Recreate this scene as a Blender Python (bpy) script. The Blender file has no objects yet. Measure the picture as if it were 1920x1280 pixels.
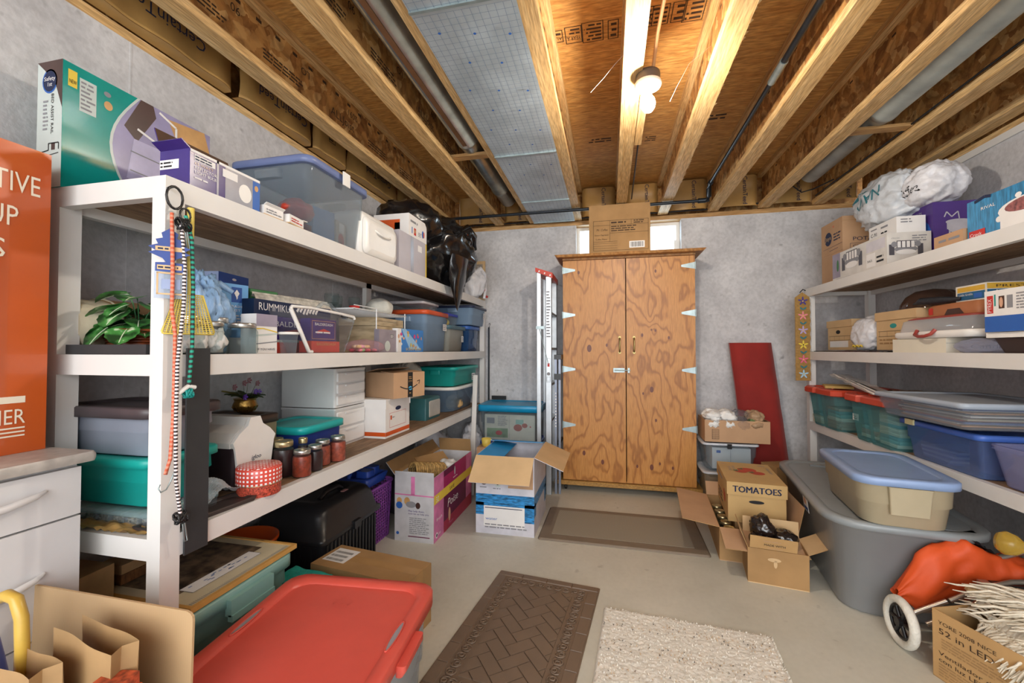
import bpy, bmesh, math, random
from mathutils import Vector as V, Matrix, noise
C = bpy.context.scene.collection
S = bpy.context.scene
R_ = math.radians
# ---------------------------------------------------------------- camera, world, lights, exposure
cam = bpy.data.cameras.new('camera'); co = bpy.data.objects.new('camera', cam); C.objects.link(co)
cam.sensor_width = 36.0; cam.lens = 793.5 / 1920 * 36.0; cam.clip_start = 0.02
co.location = (0, 0, 1.2); co.rotation_euler = (R_(91.143), 0, R_(12.93))
S.camera = co
S.view_settings.view_transform = 'Standard'; S.view_settings.look = 'None'
S.view_settings.gamma = 1.0; S.view_settings.use_curve_mapping = False
S.view_settings.exposure = 0.74
S.cycles.use_denoising = True
S.cycles.max_bounces = 7; S.cycles.diffuse_bounces = 4; S.cycles.glossy_bounces = 3
S.cycles.transmission_bounces = 6; S.cycles.transparent_max_bounces = 24
S.cycles.caustics_reflective = False; S.cycles.caustics_refractive = False
S.cycles.sample_clamp_indirect = 6
world = bpy.data.worlds.new('daylight'); S.world = world; world.use_nodes = True
bg = world.node_tree.nodes['Background']; bg.inputs[0].default_value = (0.86, 0.93, 1.0, 1); bg.inputs[1].default_value = 1.75

def hexc(h):
    h = h.lstrip('#'); o = []
    for i in (0, 2, 4):
        c = int(h[i:i+2], 16) / 255
        o.append(c / 12.92 if c <= 0.04045 else ((c + 0.055) / 1.055) ** 2.4)
    return (*o, 1.0)
def area(name, loc, rot, sx, sy, power, col):
    l = bpy.data.lights.new(name, 'AREA'); l.shape = 'RECTANGLE'; l.size = sx; l.size_y = sy
    l.energy = power; l.color = col
    o = bpy.data.objects.new(name, l); C.objects.link(o); o.location = loc; o.rotation_euler = rot
    return o
# unseen fill panel added behind the camera to brighten the room from that side
area('added_fill_light', (0.1, -1.9, 1.9), (R_(78), 0, 0), 3.2, 1.8, 50, (1.0, 0.97, 0.93))
# daylight falling in through the small window
area('window_daylight', (0.16, 4.35, 2.35), (R_(-115), 0, 0), 1.0, 0.4, 10, (0.75, 0.86, 1.0))

# ---------------------------------------------------------------- materials
MATS = {}
def nt_new(name):
    m = bpy.data.materials.new(name); m.use_nodes = True
    nt = m.node_tree; b = nt.nodes['Principled BSDF']
    return m, nt, b
def N(nt, t, **kw):
    n = nt.nodes.new(t)
    for k, v in kw.items():
        if k in n.inputs: n.inputs[k].default_value = v
        else: setattr(n, k, v)
    return n
def coords(nt, sc=(1, 1, 1), rot=(0, 0, 0)):
    tc = N(nt, 'ShaderNodeTexCoord'); mp = N(nt, 'ShaderNodeMapping')
    mp.inputs['Scale'].default_value = sc; mp.inputs['Rotation'].default_value = rot
    nt.links.new(tc.outputs['Object'], mp.inputs['Vector'])
    return mp.outputs[0]
def ramp(nt, fac, stops):
    r = N(nt, 'ShaderNodeValToRGB'); e = r.color_ramp.elements
    while len(e) < len(stops): e.new(0.5)
    for i, (p, c) in enumerate(stops):
        e[i].position = p; e[i].color = hexc(c) if isinstance(c, str) else c
    nt.links.new(fac, r.inputs[0]); return r.outputs[0]
def mixc(nt, fac, a, b, mode='MIX'):
    m = N(nt, 'ShaderNodeMixRGB', blend_type=mode)
    for i, x in ((0, fac), (1, a), (2, b)):
        if isinstance(x, (int, float)): m.inputs[i].default_value = x
        elif isinstance(x, (tuple, str)): m.inputs[i].default_value = hexc(x) if isinstance(x, str) else x
        else: nt.links.new(x, m.inputs[i])
    return m.outputs[0]
def bump(nt, b, h, st, dist=0.01):
    n = N(nt, 'ShaderNodeBump'); n.inputs['Strength'].default_value = st; n.inputs['Distance'].default_value = dist
    nt.links.new(h, n.inputs['Height']); nt.links.new(n.outputs[0], b.inputs['Normal'])
def mat(name, col, rough=0.5, metal=0.0, var=0.08, sc=14, bmp=0.0, sc3=None, alpha=1.0, emit=0, spec=0.5, coat=0, sheen=0, bsc=None):
    if name in MATS: return MATS[name]
    m, nt, b = nt_new(name)
    c = hexc(col)
    if var or bmp:
        v = coords(nt, sc3 or (1, 1, 1))
        n = N(nt, 'ShaderNodeTexNoise'); n.inputs['Scale'].default_value = sc; n.inputs['Detail'].default_value = 5
        nt.links.new(v, n.inputs['Vector'])
        lo = tuple(max(0, x * (1 - var * 1.6)) for x in c[:3]) + (1,); hi = tuple(min(1, x * (1 + var)) for x in c[:3]) + (1,)
        nt.links.new(ramp(nt, n.outputs[0], [(0.3, lo), (0.7, hi)]), b.inputs['Base Color'])
        if bmp:
            n2 = N(nt, 'ShaderNodeTexNoise'); n2.inputs['Scale'].default_value = bsc or sc * 2.5; n2.inputs['Detail'].default_value = 6
            nt.links.new(v, n2.inputs['Vector']); bump(nt, b, n2.outputs[0], bmp)
    else: b.inputs['Base Color'].default_value = c
    b.inputs['Roughness'].default_value = rough; b.inputs['Metallic'].default_value = metal
    b.inputs['Specular IOR Level'].default_value = spec; b.inputs['Alpha'].default_value = alpha
    b.inputs['Coat Weight'].default_value = coat; b.inputs['Sheen Weight'].default_value = sheen
    if emit: b.inputs['Emission Color'].default_value = c; b.inputs['Emission Strength'].default_value = emit
    MATS[name] = m; return m
def clear(name, col='#e8eef2', a=0.25, rough=0.08, tint=None):
    """see-through plastic or glass: mostly transparent with a tinted skin and clear highlights"""
    if name in MATS: return MATS[name]
    m, nt, b = nt_new(name); c = hexc(col)
    b.inputs['Base Color'].default_value = c; b.inputs['Roughness'].default_value = rough; b.inputs['Specular IOR Level'].default_value = 0.8
    tr = N(nt, 'ShaderNodeBsdfTransparent'); tr.inputs[0].default_value = hexc(tint) if tint else tuple(0.6 + 0.4 * x for x in c[:3]) + (1,)
    lw = N(nt, 'ShaderNodeLayerWeight'); lw.inputs[0].default_value = 0.25
    mr = N(nt, 'ShaderNodeMapRange'); mr.inputs[3].default_value = a * 0.55; mr.inputs[4].default_value = min(1, a * 0.8 + 0.3)
    nt.links.new(lw.outputs['Facing'], mr.inputs[0])
    mx = N(nt, 'ShaderNodeMixShader'); nt.links.new(mr.outputs[0], mx.inputs[0]); nt.links.new(tr.outputs[0], mx.inputs[1]); nt.links.new(b.outputs[0], mx.inputs[2])
    nt.links.new(mx.outputs[0], nt.nodes['Material Output'].inputs[0]); MATS[name] = m; return m
def wood(name, c1, c2, sc3, rough=0.6, dist=3.0, scale=3.0, fine=30, bmp=0.05):
    if name in MATS: return MATS[name]
    m, nt, b = nt_new(name); v = coords(nt, sc3)
    w = N(nt, 'ShaderNodeTexNoise'); w.inputs['Scale'].default_value = scale; w.inputs['Detail'].default_value = 4; w.inputs['Distortion'].default_value = dist
    nt.links.new(v, w.inputs['Vector'])
    f = N(nt, 'ShaderNodeTexNoise'); f.inputs['Scale'].default_value = fine; f.inputs['Detail'].default_value = 6; nt.links.new(v, f.inputs['Vector'])
    a = ramp(nt, w.outputs[0], [(0.3, c1), (0.7, c2)])
    g = ramp(nt, f.outputs[0], [(0.35, '#b8b0a8'), (0.65, '#ffffff')])
    nt.links.new(mixc(nt, 0.8, a, g, 'MULTIPLY'), b.inputs['Base Color']); b.inputs['Roughness'].default_value = rough
    if bmp: bump(nt, b, f.outputs[0], bmp)
    MATS[name] = m; return m
def osb(name, c1, c2, c3):
    m, nt, b = nt_new(name)
    v = coords(nt, (1, 1, 1))
    vo = N(nt, 'ShaderNodeTexVoronoi'); vo.inputs['Scale'].default_value = 22
    d = N(nt, 'ShaderNodeTexNoise'); d.inputs['Scale'].default_value = 9; d.inputs['Detail'].default_value = 3; nt.links.new(v, d.inputs['Vector'])
    nt.links.new(mixc(nt, 0.16, v, d.outputs['Color'], 'ADD'), vo.inputs['Vector'])
    n = N(nt, 'ShaderNodeTexNoise'); n.inputs['Scale'].default_value = 5; n.inputs['Detail'].default_value = 7; n.inputs['Distortion'].default_value = 2.5; nt.links.new(v, n.inputs['Vector'])
    hs = N(nt, 'ShaderNodeSeparateColor'); nt.links.new(vo.outputs['Color'], hs.inputs[0])
    a = ramp(nt, hs.outputs[0], [(0.0, c1), (0.5, c2), (1.0, c3)])
    g = ramp(nt, n.outputs[0], [(0.35, '#9a8c80'), (0.6, '#ffffff')])
    nt.links.new(mixc(nt, 0.8, a, g, 'MULTIPLY'), b.inputs['Base Color']); b.inputs['Roughness'].default_value = 0.75
    bump(nt, b, n.outputs[0], 0.15); MATS[name] = m; return m
def concrete(name, c1, c2, stain, sc=3, rough=0.85, bmp=0.2, fine=0.22):
    m, nt, b = nt_new(name); v = coords(nt)
    n1 = N(nt, 'ShaderNodeTexNoise'); n1.inputs['Scale'].default_value = sc; n1.inputs['Detail'].default_value = 9; n1.inputs['Roughness'].default_value = 0.62; nt.links.new(v, n1.inputs['Vector'])
    n2 = N(nt, 'ShaderNodeTexNoise'); n2.inputs['Scale'].default_value = 45; n2.inputs['Detail'].default_value = 6; nt.links.new(v, n2.inputs['Vector'])
    n3 = N(nt, 'ShaderNodeTexNoise'); n3.inputs['Scale'].default_value = 13; n3.inputs['Detail'].default_value = 2; nt.links.new(v, n3.inputs['Vector'])
    a = ramp(nt, n1.outputs[0], [(0.32, c1), (0.66, c2)])
    a = mixc(nt, fine, a, ramp(nt, n2.outputs[0], [(0.35, '#a8a8a8'), (0.6, '#ffffff')]), 'MULTIPLY')
    a = mixc(nt, ramp(nt, n3.outputs[0], [(0.68, (0, 0, 0, 1)), (0.76, (1, 1, 1, 1))]), a, stain)
    nt.links.new(a, b.inputs['Base Color']); b.inputs['Roughness'].default_value = rough
    if bmp: bump(nt, b, n2.outputs[0], bmp)
    MATS[name] = m; return m
def stripes(name, c1, c2, sc, axis=2, rough=0.7, c3=None, wave='SIN', dist=0.0):
    if name in MATS: return MATS[name]
    m, nt, b = nt_new(name)
    v = coords(nt)
    w = N(nt, 'ShaderNodeTexWave'); w.bands_direction = 'XYZ'[axis]; w.inputs['Scale'].default_value = sc; w.inputs['Distortion'].default_value = dist
    nt.links.new(v, w.inputs['Vector'])
    nt.links.new(ramp(nt, w.outputs['Fac'], [(0.45, c1), (0.55, c2)]), b.inputs['Base Color']); b.inputs['Roughness'].default_value = rough
    MATS[name] = m; return m

CB = mat('kraft_cardboard', '#c19a68', 0.8, var=0.07, sc=6, bmp=0.03, spec=0.2)
CBD = mat('brown_cardboard', '#a9855a', 0.8, var=0.1, sc=6, bmp=0.03, spec=0.2)
CBL = mat('light_cardboard', '#d2b287', 0.8, var=0.06, sc=6, spec=0.2)
CBP = mat('pinkish_cardboard', '#bf9a78', 0.8, var=0.06, sc=6, spec=0.2)
WP = mat('white_paint', '#dedcd9', 0.45, var=0.03, sc=5, bmp=0.03)
WHITE = mat('white_card', '#eceae8', 0.55, var=0.02)
WPL = mat('white_plastic', '#eceae6', 0.35, var=0.02)
BLK = mat('black_plastic', '#1a1a1c', 0.35, var=0.05)
INK = mat('black_ink', '#1b1a1c', 0.7, var=0)
INKB = mat('brown_ink', '#3d2b1c', 0.8, var=0)
INKN = mat('navy_ink', '#1c2748', 0.7, var=0)
INKG = mat('grey_ink', '#8b8b90', 0.7, var=0)
STEEL = mat('galvanised_steel', '#a3b2b4', 0.4, 0.7, var=0.12, sc=20)
ALU = mat('brushed_aluminium', '#c9ced2', 0.38, 0.7, var=0.05, sc=20)
CLR = clear('clear_plastic', '#b4bec6', 0.16, tint='#f2f6f8')
GLS = clear('jar_glass', '#59605f', 0.12, 0.03, tint='#f2f8f8')
CELLO = clear('clear_film', '#9a9ca2', 0.12, 0.1, tint='#f8f8fa')
ORANGE = mat('orange_paint', '#d4571c', 0.35, var=0.12, sc=3)
RED = mat('red_ink', '#c8322c', 0.6, var=0.03)
BLUE = mat('blue_ink', '#2b62b4', 0.5, var=0.04)
YEL = mat('yellow_ink', '#e8c94a', 0.6, var=0.03)
TEAL = mat('teal_plastic', '#17958f', 0.4, var=0.03)
GRN = mat('green_ink', '#3f7a4a', 0.6, var=0.05)
PNK = mat('pink_ink', '#d64f8e', 0.55, var=0.05)
PUR = mat('purple_ink', '#4a2f7c', 0.5, var=0.04)
BRN = mat('brown_plastic', '#5a4334', 0.5, var=0.08)
TAPE = mat('parcel_tape', '#b08a5c', 0.25, var=0.04)
SKIN = mat('peach_ink', '#d9a98c', 0.6, var=0.05)

# ---------------------------------------------------------------- mesh builder
FONTC = {}
def glyphs(s):
    if s in FONTC: return FONTC[s]
    cu = bpy.data.curves.new('t', 'FONT'); cu.body = s; cu.size = 1.0; cu.resolution_u = 2
    o = bpy.data.objects.new('t', cu); C.objects.link(o)
    bpy.context.view_layer.update()
    me = bpy.data.meshes.new_from_object(o.evaluated_get(bpy.context.evaluated_depsgraph_get()))
    vs = [(v.co.x, v.co.y) for v in me.vertices]; fs = [tuple(p.vertices) for p in me.polygons]
    bpy.data.objects.remove(o); bpy.data.meshes.remove(me); bpy.data.curves.remove(cu)
    w = max([v[0] for v in vs], default=0)
    FONTC[s] = (vs, fs, w); return FONTC[s]
class Fr:
    """a flat face seen from outside: o lower left corner, u to the right, v up"""
    def __init__(s, o, u, v, w=1, h=1):
        s.o = V(o); s.u = V(u).normalized(); s.v = V(v).normalized(); s.n = s.u.cross(s.v); s.w = w; s.h = h; s.k = 0
    def p(s, a, b, off=0.0006): return s.o + s.u * a + s.v * b + s.n * off
class MB:
    def __init__(s): s.v = []; s.f = []; s.i = []; s.s = []; s.mats = []; s.M = None
    def mi(s, m):
        if m not in s.mats: s.mats.append(m)
        return s.mats.index(m)
    def add(s, vs, fs, m, smooth=False):
        b = len(s.v)
        for p in vs:
            p = V(p)
            s.v.append(tuple(s.M @ p) if s.M else tuple(p))
        k = s.mi(m)
        for f in fs: s.f.append(tuple(b + q for q in f)); s.i.append(k); s.s.append(smooth)
        return s
    def box(s, x0, x1, y0, y1, z0, z1, m):
        vs = [(x, y, z) for z in (z0, z1) for x, y in ((x0, y0), (x1, y0), (x1, y1), (x0, y1))]
        return s.add(vs, [(3, 2, 1, 0), (4, 5, 6, 7), (0, 1, 5, 4), (1, 2, 6, 5), (2, 3, 7, 6), (3, 0, 4, 7)], m)
    def slab(s, pts, n, t, m, back=None):
        """a flat polygon with thickness t along -n"""
        pts = [V(p) for p in pts]; n = V(n).normalized() * t; k = len(pts)
        s.add(pts, [tuple(range(k))], m)
        s.add([p - n for p in pts], [tuple(reversed(range(k)))], back or m)
        for i in range(k):
            a, b = pts[i], pts[(i + 1) % k]; s.add([a, a - n, b - n, b], [(0, 1, 2, 3)], m)
        return s
    def rings(s, rs, m, cap0=True, cap1=True, smooth=True):
        n = len(rs[0]); vs = [p for r in rs for p in r]; fs = []
        for j in range(len(rs) - 1):
            for i in range(n):
                a = j * n + i; b = j * n + (i + 1) % n; fs.append((a, b, b + n, a + n))
        s.add(vs, fs, m, smooth)
        if cap0: s.add(rs[0], [tuple(reversed(range(n)))], m)
        if cap1: s.add(rs[-1], [tuple(range(n))], m)
        return s
    def tube(s, pts, r, m, n=8, closed=False):
        pts = [V(p) for p in pts]; rs = []; up = V((0, 0, 1)); L = len(pts)
        for i, p in enumerate(pts):
            a = pts[(i - 1) % L] if closed or i else p; b = pts[(i + 1) % L] if closed or i < L - 1 else p
            t = (b - a).normalized()
            x = t.cross(up) if abs(t.dot(up)) < 0.93 else t.cross(V((1, 0, 0)) if not rs else V((1, 0, 0)))
            x.normalize(); y = x.cross(t)
            rr = r[i] if isinstance(r, (list, tuple)) else r
            rs.append([p + (x * math.cos(k * 2 * math.pi / n) + y * math.sin(k * 2 * math.pi / n)) * rr for k in range(n)])
        if closed: rs.append(rs[0])
        return s.rings(rs, m, not closed, not closed)
    def lathe(s, prof, m, n=24, c=(0, 0, 0), axis='z', cap0=True, cap1=True):
        c = V(c); rs = []
        for r, z in prof:
            ring = []
            for k in range(n):
                a = k * 2 * math.pi / n; x, y = r * math.cos(a), r * math.sin(a)
                ring.append(c + (V((x, y, z)) if axis == 'z' else V((x, z, -y)) if axis == 'y' else V((z, x, y))))
            rs.append(ring)
        return s.rings(rs, m, cap0, cap1)
    def grid(s, fn, nu, nv, m, smooth=True):
        vs = [fn(i / nu, j / nv) for j in range(nv + 1) for i in range(nu + 1)]
        fs = [(j * (nu + 1) + i, j * (nu + 1) + i + 1, (j + 1) * (nu + 1) + i + 1, (j + 1) * (nu + 1) + i) for j in range(nv) for i in range(nu)]
        return s.add(vs, fs, m, smooth)
    def rect(s, F, a0, b0, a1, b1, m, off=0.0006):
        return s.add([F.p(a0, b0, off), F.p(a1, b0, off), F.p(a1, b1, off), F.p(a0, b1, off)], [(0, 1, 2, 3)], m)
    def frame(s, F, a0, b0, a1, b1, m, t=0.002, off=0.0012):
        for q in ((a0, b0, a1, b0 + t), (a0, b1 - t, a1, b1), (a0, b0, a0 + t, b1), (a1 - t, b0, a1, b1)): s.rect(F, *q, m, off)
        return s
    def poly(s, F, pts, m, off=0.001):
        return s.add([F.p(a, b, off) for a, b in pts], [tuple(range(len(pts)))], m)
    def disc(s, F, a, b, ra, rb, m, off=0.001, n=20, rot=0):
        c, t = math.cos(rot), math.sin(rot); ps = []
        for k in range(n):
            x = ra * math.cos(2 * math.pi * k / n); y = rb * math.sin(2 * math.pi * k / n)
            ps.append((a + x * c - y * t, b + x * t + y * c))
        return s.poly(F, ps, m, off)
    def line(s, F, pts, w, m, off=0.0014):
        for (a, b), (c, d) in zip(pts, pts[1:]):
            L = math.hypot(c - a, d - b) or 1; nx, ny = -(d - b) / L * w / 2, (c - a) / L * w / 2
            s.add([F.p(a + nx, b + ny, off), F.p(a - nx, b - ny, off), F.p(c - nx, d - ny, off), F.p(c + nx, d + ny, off)], [(0, 1, 2, 3)], m)
        return s
    def text(s, F, t, a, b, h, m, al='L', rot=0, width=None, off=0.0016, shear=0):
        vs, fs, w = glyphs(t); k = h / 0.7; kx = k if width is None or not w else width / w
        dx = {'L': 0, 'C': -w * kx / 2, 'R': -w * kx}[al]; c, q = math.cos(rot), math.sin(rot)
        P = []
        for x, y in vs:
            x2 = x * kx + dx + y * shear * k; y2 = y * k; P.append(F.p(a + x2 * c - y2 * q, b + x2 * q + y2 * c, off))
        return s.add(P, fs, m)
    def scribble(s, F, a0, b0, a1, b1, n, m, h=None):
        """rows of small print"""
        rnd = random.Random(int(a0 * 997 + b1 * 131 + n)); dh = (b1 - b0) / n
        for i in range(n):
            y = b1 - (i + 0.75) * dh; x = a0; e = a1 - rnd.random() * (a1 - a0) * 0.3
            while x < e:
                w = min((0.5 + rnd.random() * 1.6) * dh * 1.5, e - x); s.rect(F, x, y, x + w, y + dh * 0.45, m, 0.0013); x += w + dh * 0.35
        return s
    def wrap(s, n0, n1, o, d, off=0.002):
        """lay vertices n0..end (a print) on to the surface made by vertices before n1, looking from o along d"""
        from mathutils.bvhtree import BVHTree
        t = BVHTree.FromPolygons(s.v[:n1], [f for f in s.f if max(f) < n1]); d = V(d).normalized()
        for k in range(n0, len(s.v)):
            p = V(s.v[k]); h = t.ray_cast(p - d * 0.3, d)
            if h[0] is not None: s.v[k] = tuple(h[0] - d * off)
        return s
    def build(s, name, parent=None, loc=None, rz=0, sub=0):
        me = bpy.data.meshes.new(name); me.from_pydata(s.v, [], s.f)
        for m in s.mats: me.materials.append(m)
        me.polygons.foreach_set('material_index', s.i); me.polygons.foreach_set('use_smooth', s.s)
        me.update()
        o = bpy.data.objects.new(name, me); C.objects.link(o)
        if loc is not None: o.location = loc
        o.rotation_euler[2] = R_(rz)
        if parent: o.parent = parent
        if sub:
            q = o.modifiers.new('s', 'SUBSURF'); q.levels = sub; q.render_levels = sub
        return o
def tag(o, label, cat, group=None):
    o['label'] = label; o['category'] = cat
    if group: o['group'] = group
    return o
def struct(o): o['kind'] = 'structure'; return o
def thing(name, label, cat, loc, rz=0, group=None):
    o = bpy.data.objects.new(name, None); C.objects.link(o); o.empty_display_size = 0.05
    o.location = loc; o.rotation_euler = (0, 0, R_(rz)); return tag(o, label, cat, group)
def rr(w, d, r, z=0, n=4, cx=0, cy=0):
    r = min(r, w / 2 - 1e-4, d / 2 - 1e-4); o = []
    for k, (sx, sy) in enumerate(((1, -1), (1, 1), (-1, 1), (-1, -1))):
        for j in range(n + 1):
            a = (-math.pi / 2 + k * math.pi / 2) + j / n * math.pi / 2
            o.append((cx + sx * (w / 2 - r) + r * math.cos(a), cy + sy * (d / 2 - r) + r * math.sin(a), z))
    return o
def faces(w, d, h, z0=0):
    return {'front': Fr((-w/2, -d/2, z0), (1, 0, 0), (0, 0, 1), w, h), 'back': Fr((w/2, d/2, z0), (-1, 0, 0), (0, 0, 1), w, h),
            'left': Fr((-w/2, d/2, z0), (0, -1, 0), (0, 0, 1), d, h), 'right': Fr((w/2, -d/2, z0), (0, 1, 0), (0, 0, 1), d, h),
            'top': Fr((-w/2, -d/2, z0 + h), (1, 0, 0), (0, 1, 0), w, d)}
def LS(xf, y0, y1, z, dep): return (xf - dep / 2, (y0 + y1) / 2, z), 90, y1 - y0     # left shelf item: front looks to +X
def RS(xf, y0, y1, z, dep): return (xf + dep / 2, (y0 + y1) / 2, z), -90, y1 - y0    # right shelf item: front looks to -X
def blob(mb, c, r, m, seed=0, amp=0.25, fr=2.5, flat=None, sub=4, crease=0.5, fn=None):
    """a crumpled soft shape: sphere pushed about by creased noise"""
    bm = bmesh.new(); bmesh.ops.create_icosphere(bm, subdivisions=sub, radius=1.0); o = V((seed * 3.7, seed * 1.3, seed * 7.1))
    for v in bm.verts:
        p = v.co.copy(); a = noise.noise(p * fr * 0.6 + o)
        b = 1 - 2 * abs(noise.noise(p * fr + o)); d = 1 - 2 * abs(noise.noise(p * fr * 2.3 + o * 2)); e = 1 - 2 * abs(noise.noise(p * fr * 5 + o * 3))
        k = 1 + amp * (a * 0.8 + crease * (b * 0.45 + d * 0.3 + e * 0.16))
        q = V((p.x * r[0] * k, p.y * r[1] * k, p.z * r[2] * k))
        if fn: q = fn(q, p)
        q += V(c)
        if flat is not None and q.z < flat: q.z = flat + (q.z - flat) * 0.02
        v.co = q
    bm.verts.index_update()
    mb.add([tuple(v.co) for v in bm.verts], [tuple(x.index for x in f.verts) for f in bm.faces], m, True); bm.free(); return mb
def carton(name, label, cat, w, d, h, m, loc, rz=0, group=None, draw=None):
    mb = MB(); mb.box(-w/2, w/2, -d/2, d/2, 0, h, m)
    if draw: draw(mb, faces(w, d, h))
    return tag(mb.build(name, None, loc, rz), label, cat, group)
def open_carton(w, d, h, m, parent, flaps, inner=None, t=0.004, draw=None, fm=None):
    """walls of an open box and its flaps: flaps = {side: (length, angle out from straight up in degrees)}"""
    inner = inner or m; mb = MB()
    mb.box(-w/2, w/2, -d/2, d/2, 0, t, inner)
    mb.box(-w/2, w/2, -d/2, -d/2 + t, t, h, m); mb.box(-w/2, w/2, d/2 - t, d/2, t, h, m)
    mb.box(-w/2, -w/2 + t, -d/2 + t, d/2 - t, t, h, m); mb.box(w/2 - t, w/2, -d/2 + t, d/2 - t, t, h, m)
    if draw: draw(mb, faces(w, d, h))
    mb.build('body', parent)
    for sd, (L, ang) in flaps.items():
        a = R_(ang); f = MB(); q = 0.001
        ox, oz = math.sin(a) * L, math.cos(a) * L
        if sd == 'front': P = [(-w/2+q, -d/2, h), (w/2-q, -d/2, h), (w/2-q, -d/2 - ox, h + oz), (-w/2+q, -d/2 - ox, h + oz)]; n = (0, -math.cos(a), -math.sin(a))
        if sd == 'back': P = [(w/2-q, d/2, h), (-w/2+q, d/2, h), (-w/2+q, d/2 + ox, h + oz), (w/2-q, d/2 + ox, h + oz)]; n = (0, math.cos(a), -math.sin(a))
        if sd == 'left': P = [(-w/2, d/2-q, h), (-w/2, -d/2+q, h), (-w/2 - ox, -d/2+q, h + oz), (-w/2 - ox, d/2-q, h + oz)]; n = (-math.cos(a), 0, -math.sin(a))
        if sd == 'right': P = [(w/2, -d/2+q, h), (w/2, d/2-q, h), (w/2 + ox, d/2-q, h + oz), (w/2 + ox, -d/2+q, h + oz)]; n = (math.cos(a), 0, -math.sin(a))
        f.slab(P, n, t * 0.8, (fm or {}).get(sd, (m, inner))[0], (fm or {}).get(sd, (m, inner))[1]); f.build('flap', parent)
def tub_mesh(w, d, h, m, taper=0.1, r=0.04, step=0.55, wall=0.004, hollow=True, ledge=0.012):
    """moulded tub: narrow foot, a step part way up, a rolled rim, open top"""
    mb = MB(); f = lambda t: 1 - taper * (1 - t)
    prof = [(f(0) - 0.0, 0.0), (f(step), step * h - 0.004), (f(step) + ledge / w, step * h), (1.0, h * 0.95), (1.0 + 0.02, h * 0.96), (1.0 + 0.02, h)]
    rs = [rr(w * k, d - w * (1 - k), r, z) for k, z in prof]
    rb = rr(w * prof[0][0] - 0.02, d - w * (1 - prof[0][0]) - 0.02, r, 0)
    mb.rings([rb, [(x, y, 0.006) for x, y, _ in rs[0]]] + rs[1:], m, True, False)
    if hollow:
        i = [rr(w * k - wall * 2, d - w * (1 - k) - wall * 2, r, max(z, wall)) for k, z in reversed(prof[:4])]
        mb.rings([rs[-1], rr(w - wall * 2, d - wall * 2, r, h)] + i, m, False, True)
    else: mb.add(rs[-1], [tuple(range(len(rs[-1])))], m)
    return mb
def lid_mesh(w, d, z, m, r=0.05, over=0.014, skirt=0.02, panel=0.006, inset=0.05, thick=0.012):
    mb = MB(); W, D = w + over * 2, d + over * 2
    mb.rings([rr(W - 0.006, D - 0.006, r, z - skirt), rr(W, D, r, z - skirt), rr(W, D, r, z + thick - 0.004), rr(W - 0.008, D - 0.008, r, z + thick),
              rr(W - inset * 1.4, D - inset * 1.4, r, z + thick), rr(W - inset * 1.4 - 0.012, D - inset * 1.4 - 0.012, r, z + thick - panel)], m, True, True)
    return mb
def handles(w, d, h, m, par, sides='x', hw=0.09, hh=0.03, z=0.86):
    for sx in (-1, 1):
        mb = MB()
        if sides == 'x': mb.rings([rr(0.026, hw, 0.008, z*h - hh, cx=sx*(w/2 + 0.006)), rr(0.034, hw, 0.01, z*h, cx=sx*(w/2 + 0.008)), rr(0.03, hw, 0.01, z*h + 0.004, cx=sx*(w/2 + 0.008))], m)
        else: mb.rings([rr(hw, 0.026, 0.008, z*h - hh, cy=sx*(d/2 + 0.006)), rr(hw, 0.034, 0.01, z*h, cy=sx*(d/2 + 0.008)), rr(hw, 0.03, 0.01, z*h + 0.004, cy=sx*(d/2 + 0.008))], m)
        mb.build('handle', par)
def tote(name, label, w, d, h, m, lm, loc, rz=0, group=None, cat='storage tote', lid=True, taper=0.1, r=0.035, step=0.55, hs='x', hollow=True, hw=0.09, lab=None, **lk):
    t = thing(name, label, cat, loc, rz, group)
    tub_mesh(w, d, h, m, taper, r, step, hollow=hollow).build('tub', t)
    if lid: lid_mesh(w + 0.006, d + 0.006, h, lm, r=r + 0.01, **lk).build('lid', t)
    if hs: handles(w, d, h, m, t, hs, hw)
    if lab:
        sd, a, b, c, e = lab; F = faces(w + 0.012, d + 0.012, h)[sd]; mb = MB()
        o = 0.003; mb.add([F.p(a, b, o), F.p(c, b, o), F.p(c, e, o), F.p(a, e, o)], [(0, 1, 2, 3)], WHITE)
        mb.add([F.p(a, b, o-0.002), F.p(c, b, o-0.002), F.p(c, e, o-0.002), F.p(a, e, o-0.002)], [(3, 2, 1, 0)], WHITE)
        F2 = Fr(F.o + F.n * o, F.u, F.v); mb.scribble(F2, a + 0.004, b + 0.004, c - 0.004, e - 0.004, 3, INKG); mb.build('label', t)
    return t
# ================================================================ SETTING
XL, XR, YB, ZT_, ZC = -1.77, 2.09, 3.99, 2.37, 2.71
CW = concrete('poured_concrete', '#b9b8bb', '#d9d8da', '#a3a2a4')
CWR = CW
CF = concrete('floor_concrete', '#bab7a9', '#cfccbf', '#b0ac9f', sc=1.4, rough=0.5, bmp=0.02, fine=0.06)
PLY = wood('subfloor_ply', '#c98f48', '#e6b268', (1.2, 7, 1), 0.7, 2.5, 2.2, 14)
OSB = osb('osb_web', '#a06c38', '#c9924f', '#e3b878')
PINE = wood('pine_flange', '#d3a566', '#f0cf98', (14, 1.0, 14), 0.6, 1.0, 2.0, 12)
PINEX = wood('pine_cross', '#b98a50', '#dbb27a', (1.0, 14, 14), 0.6, 1.0, 2.0, 12)
SHW = wood('shelf_board_wood', '#7d6149', '#a98a6a', (8, 0.9, 8), 0.7, 1.5, 2.0, 16)
KP = mat('kraft_paper', '#b58e54', 0.4, var=0.18, sc=5, bmp=0.25, bsc=9)
FOIL = mat('foil_faced', '#c3ced6', 0.35, 0.4, var=0.14, sc=5, bmp=0.08, bsc=7)
GALV = mat('duct_metal', '#a9adab', 0.28, 0.9, var=0.18, sc=9)
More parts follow.
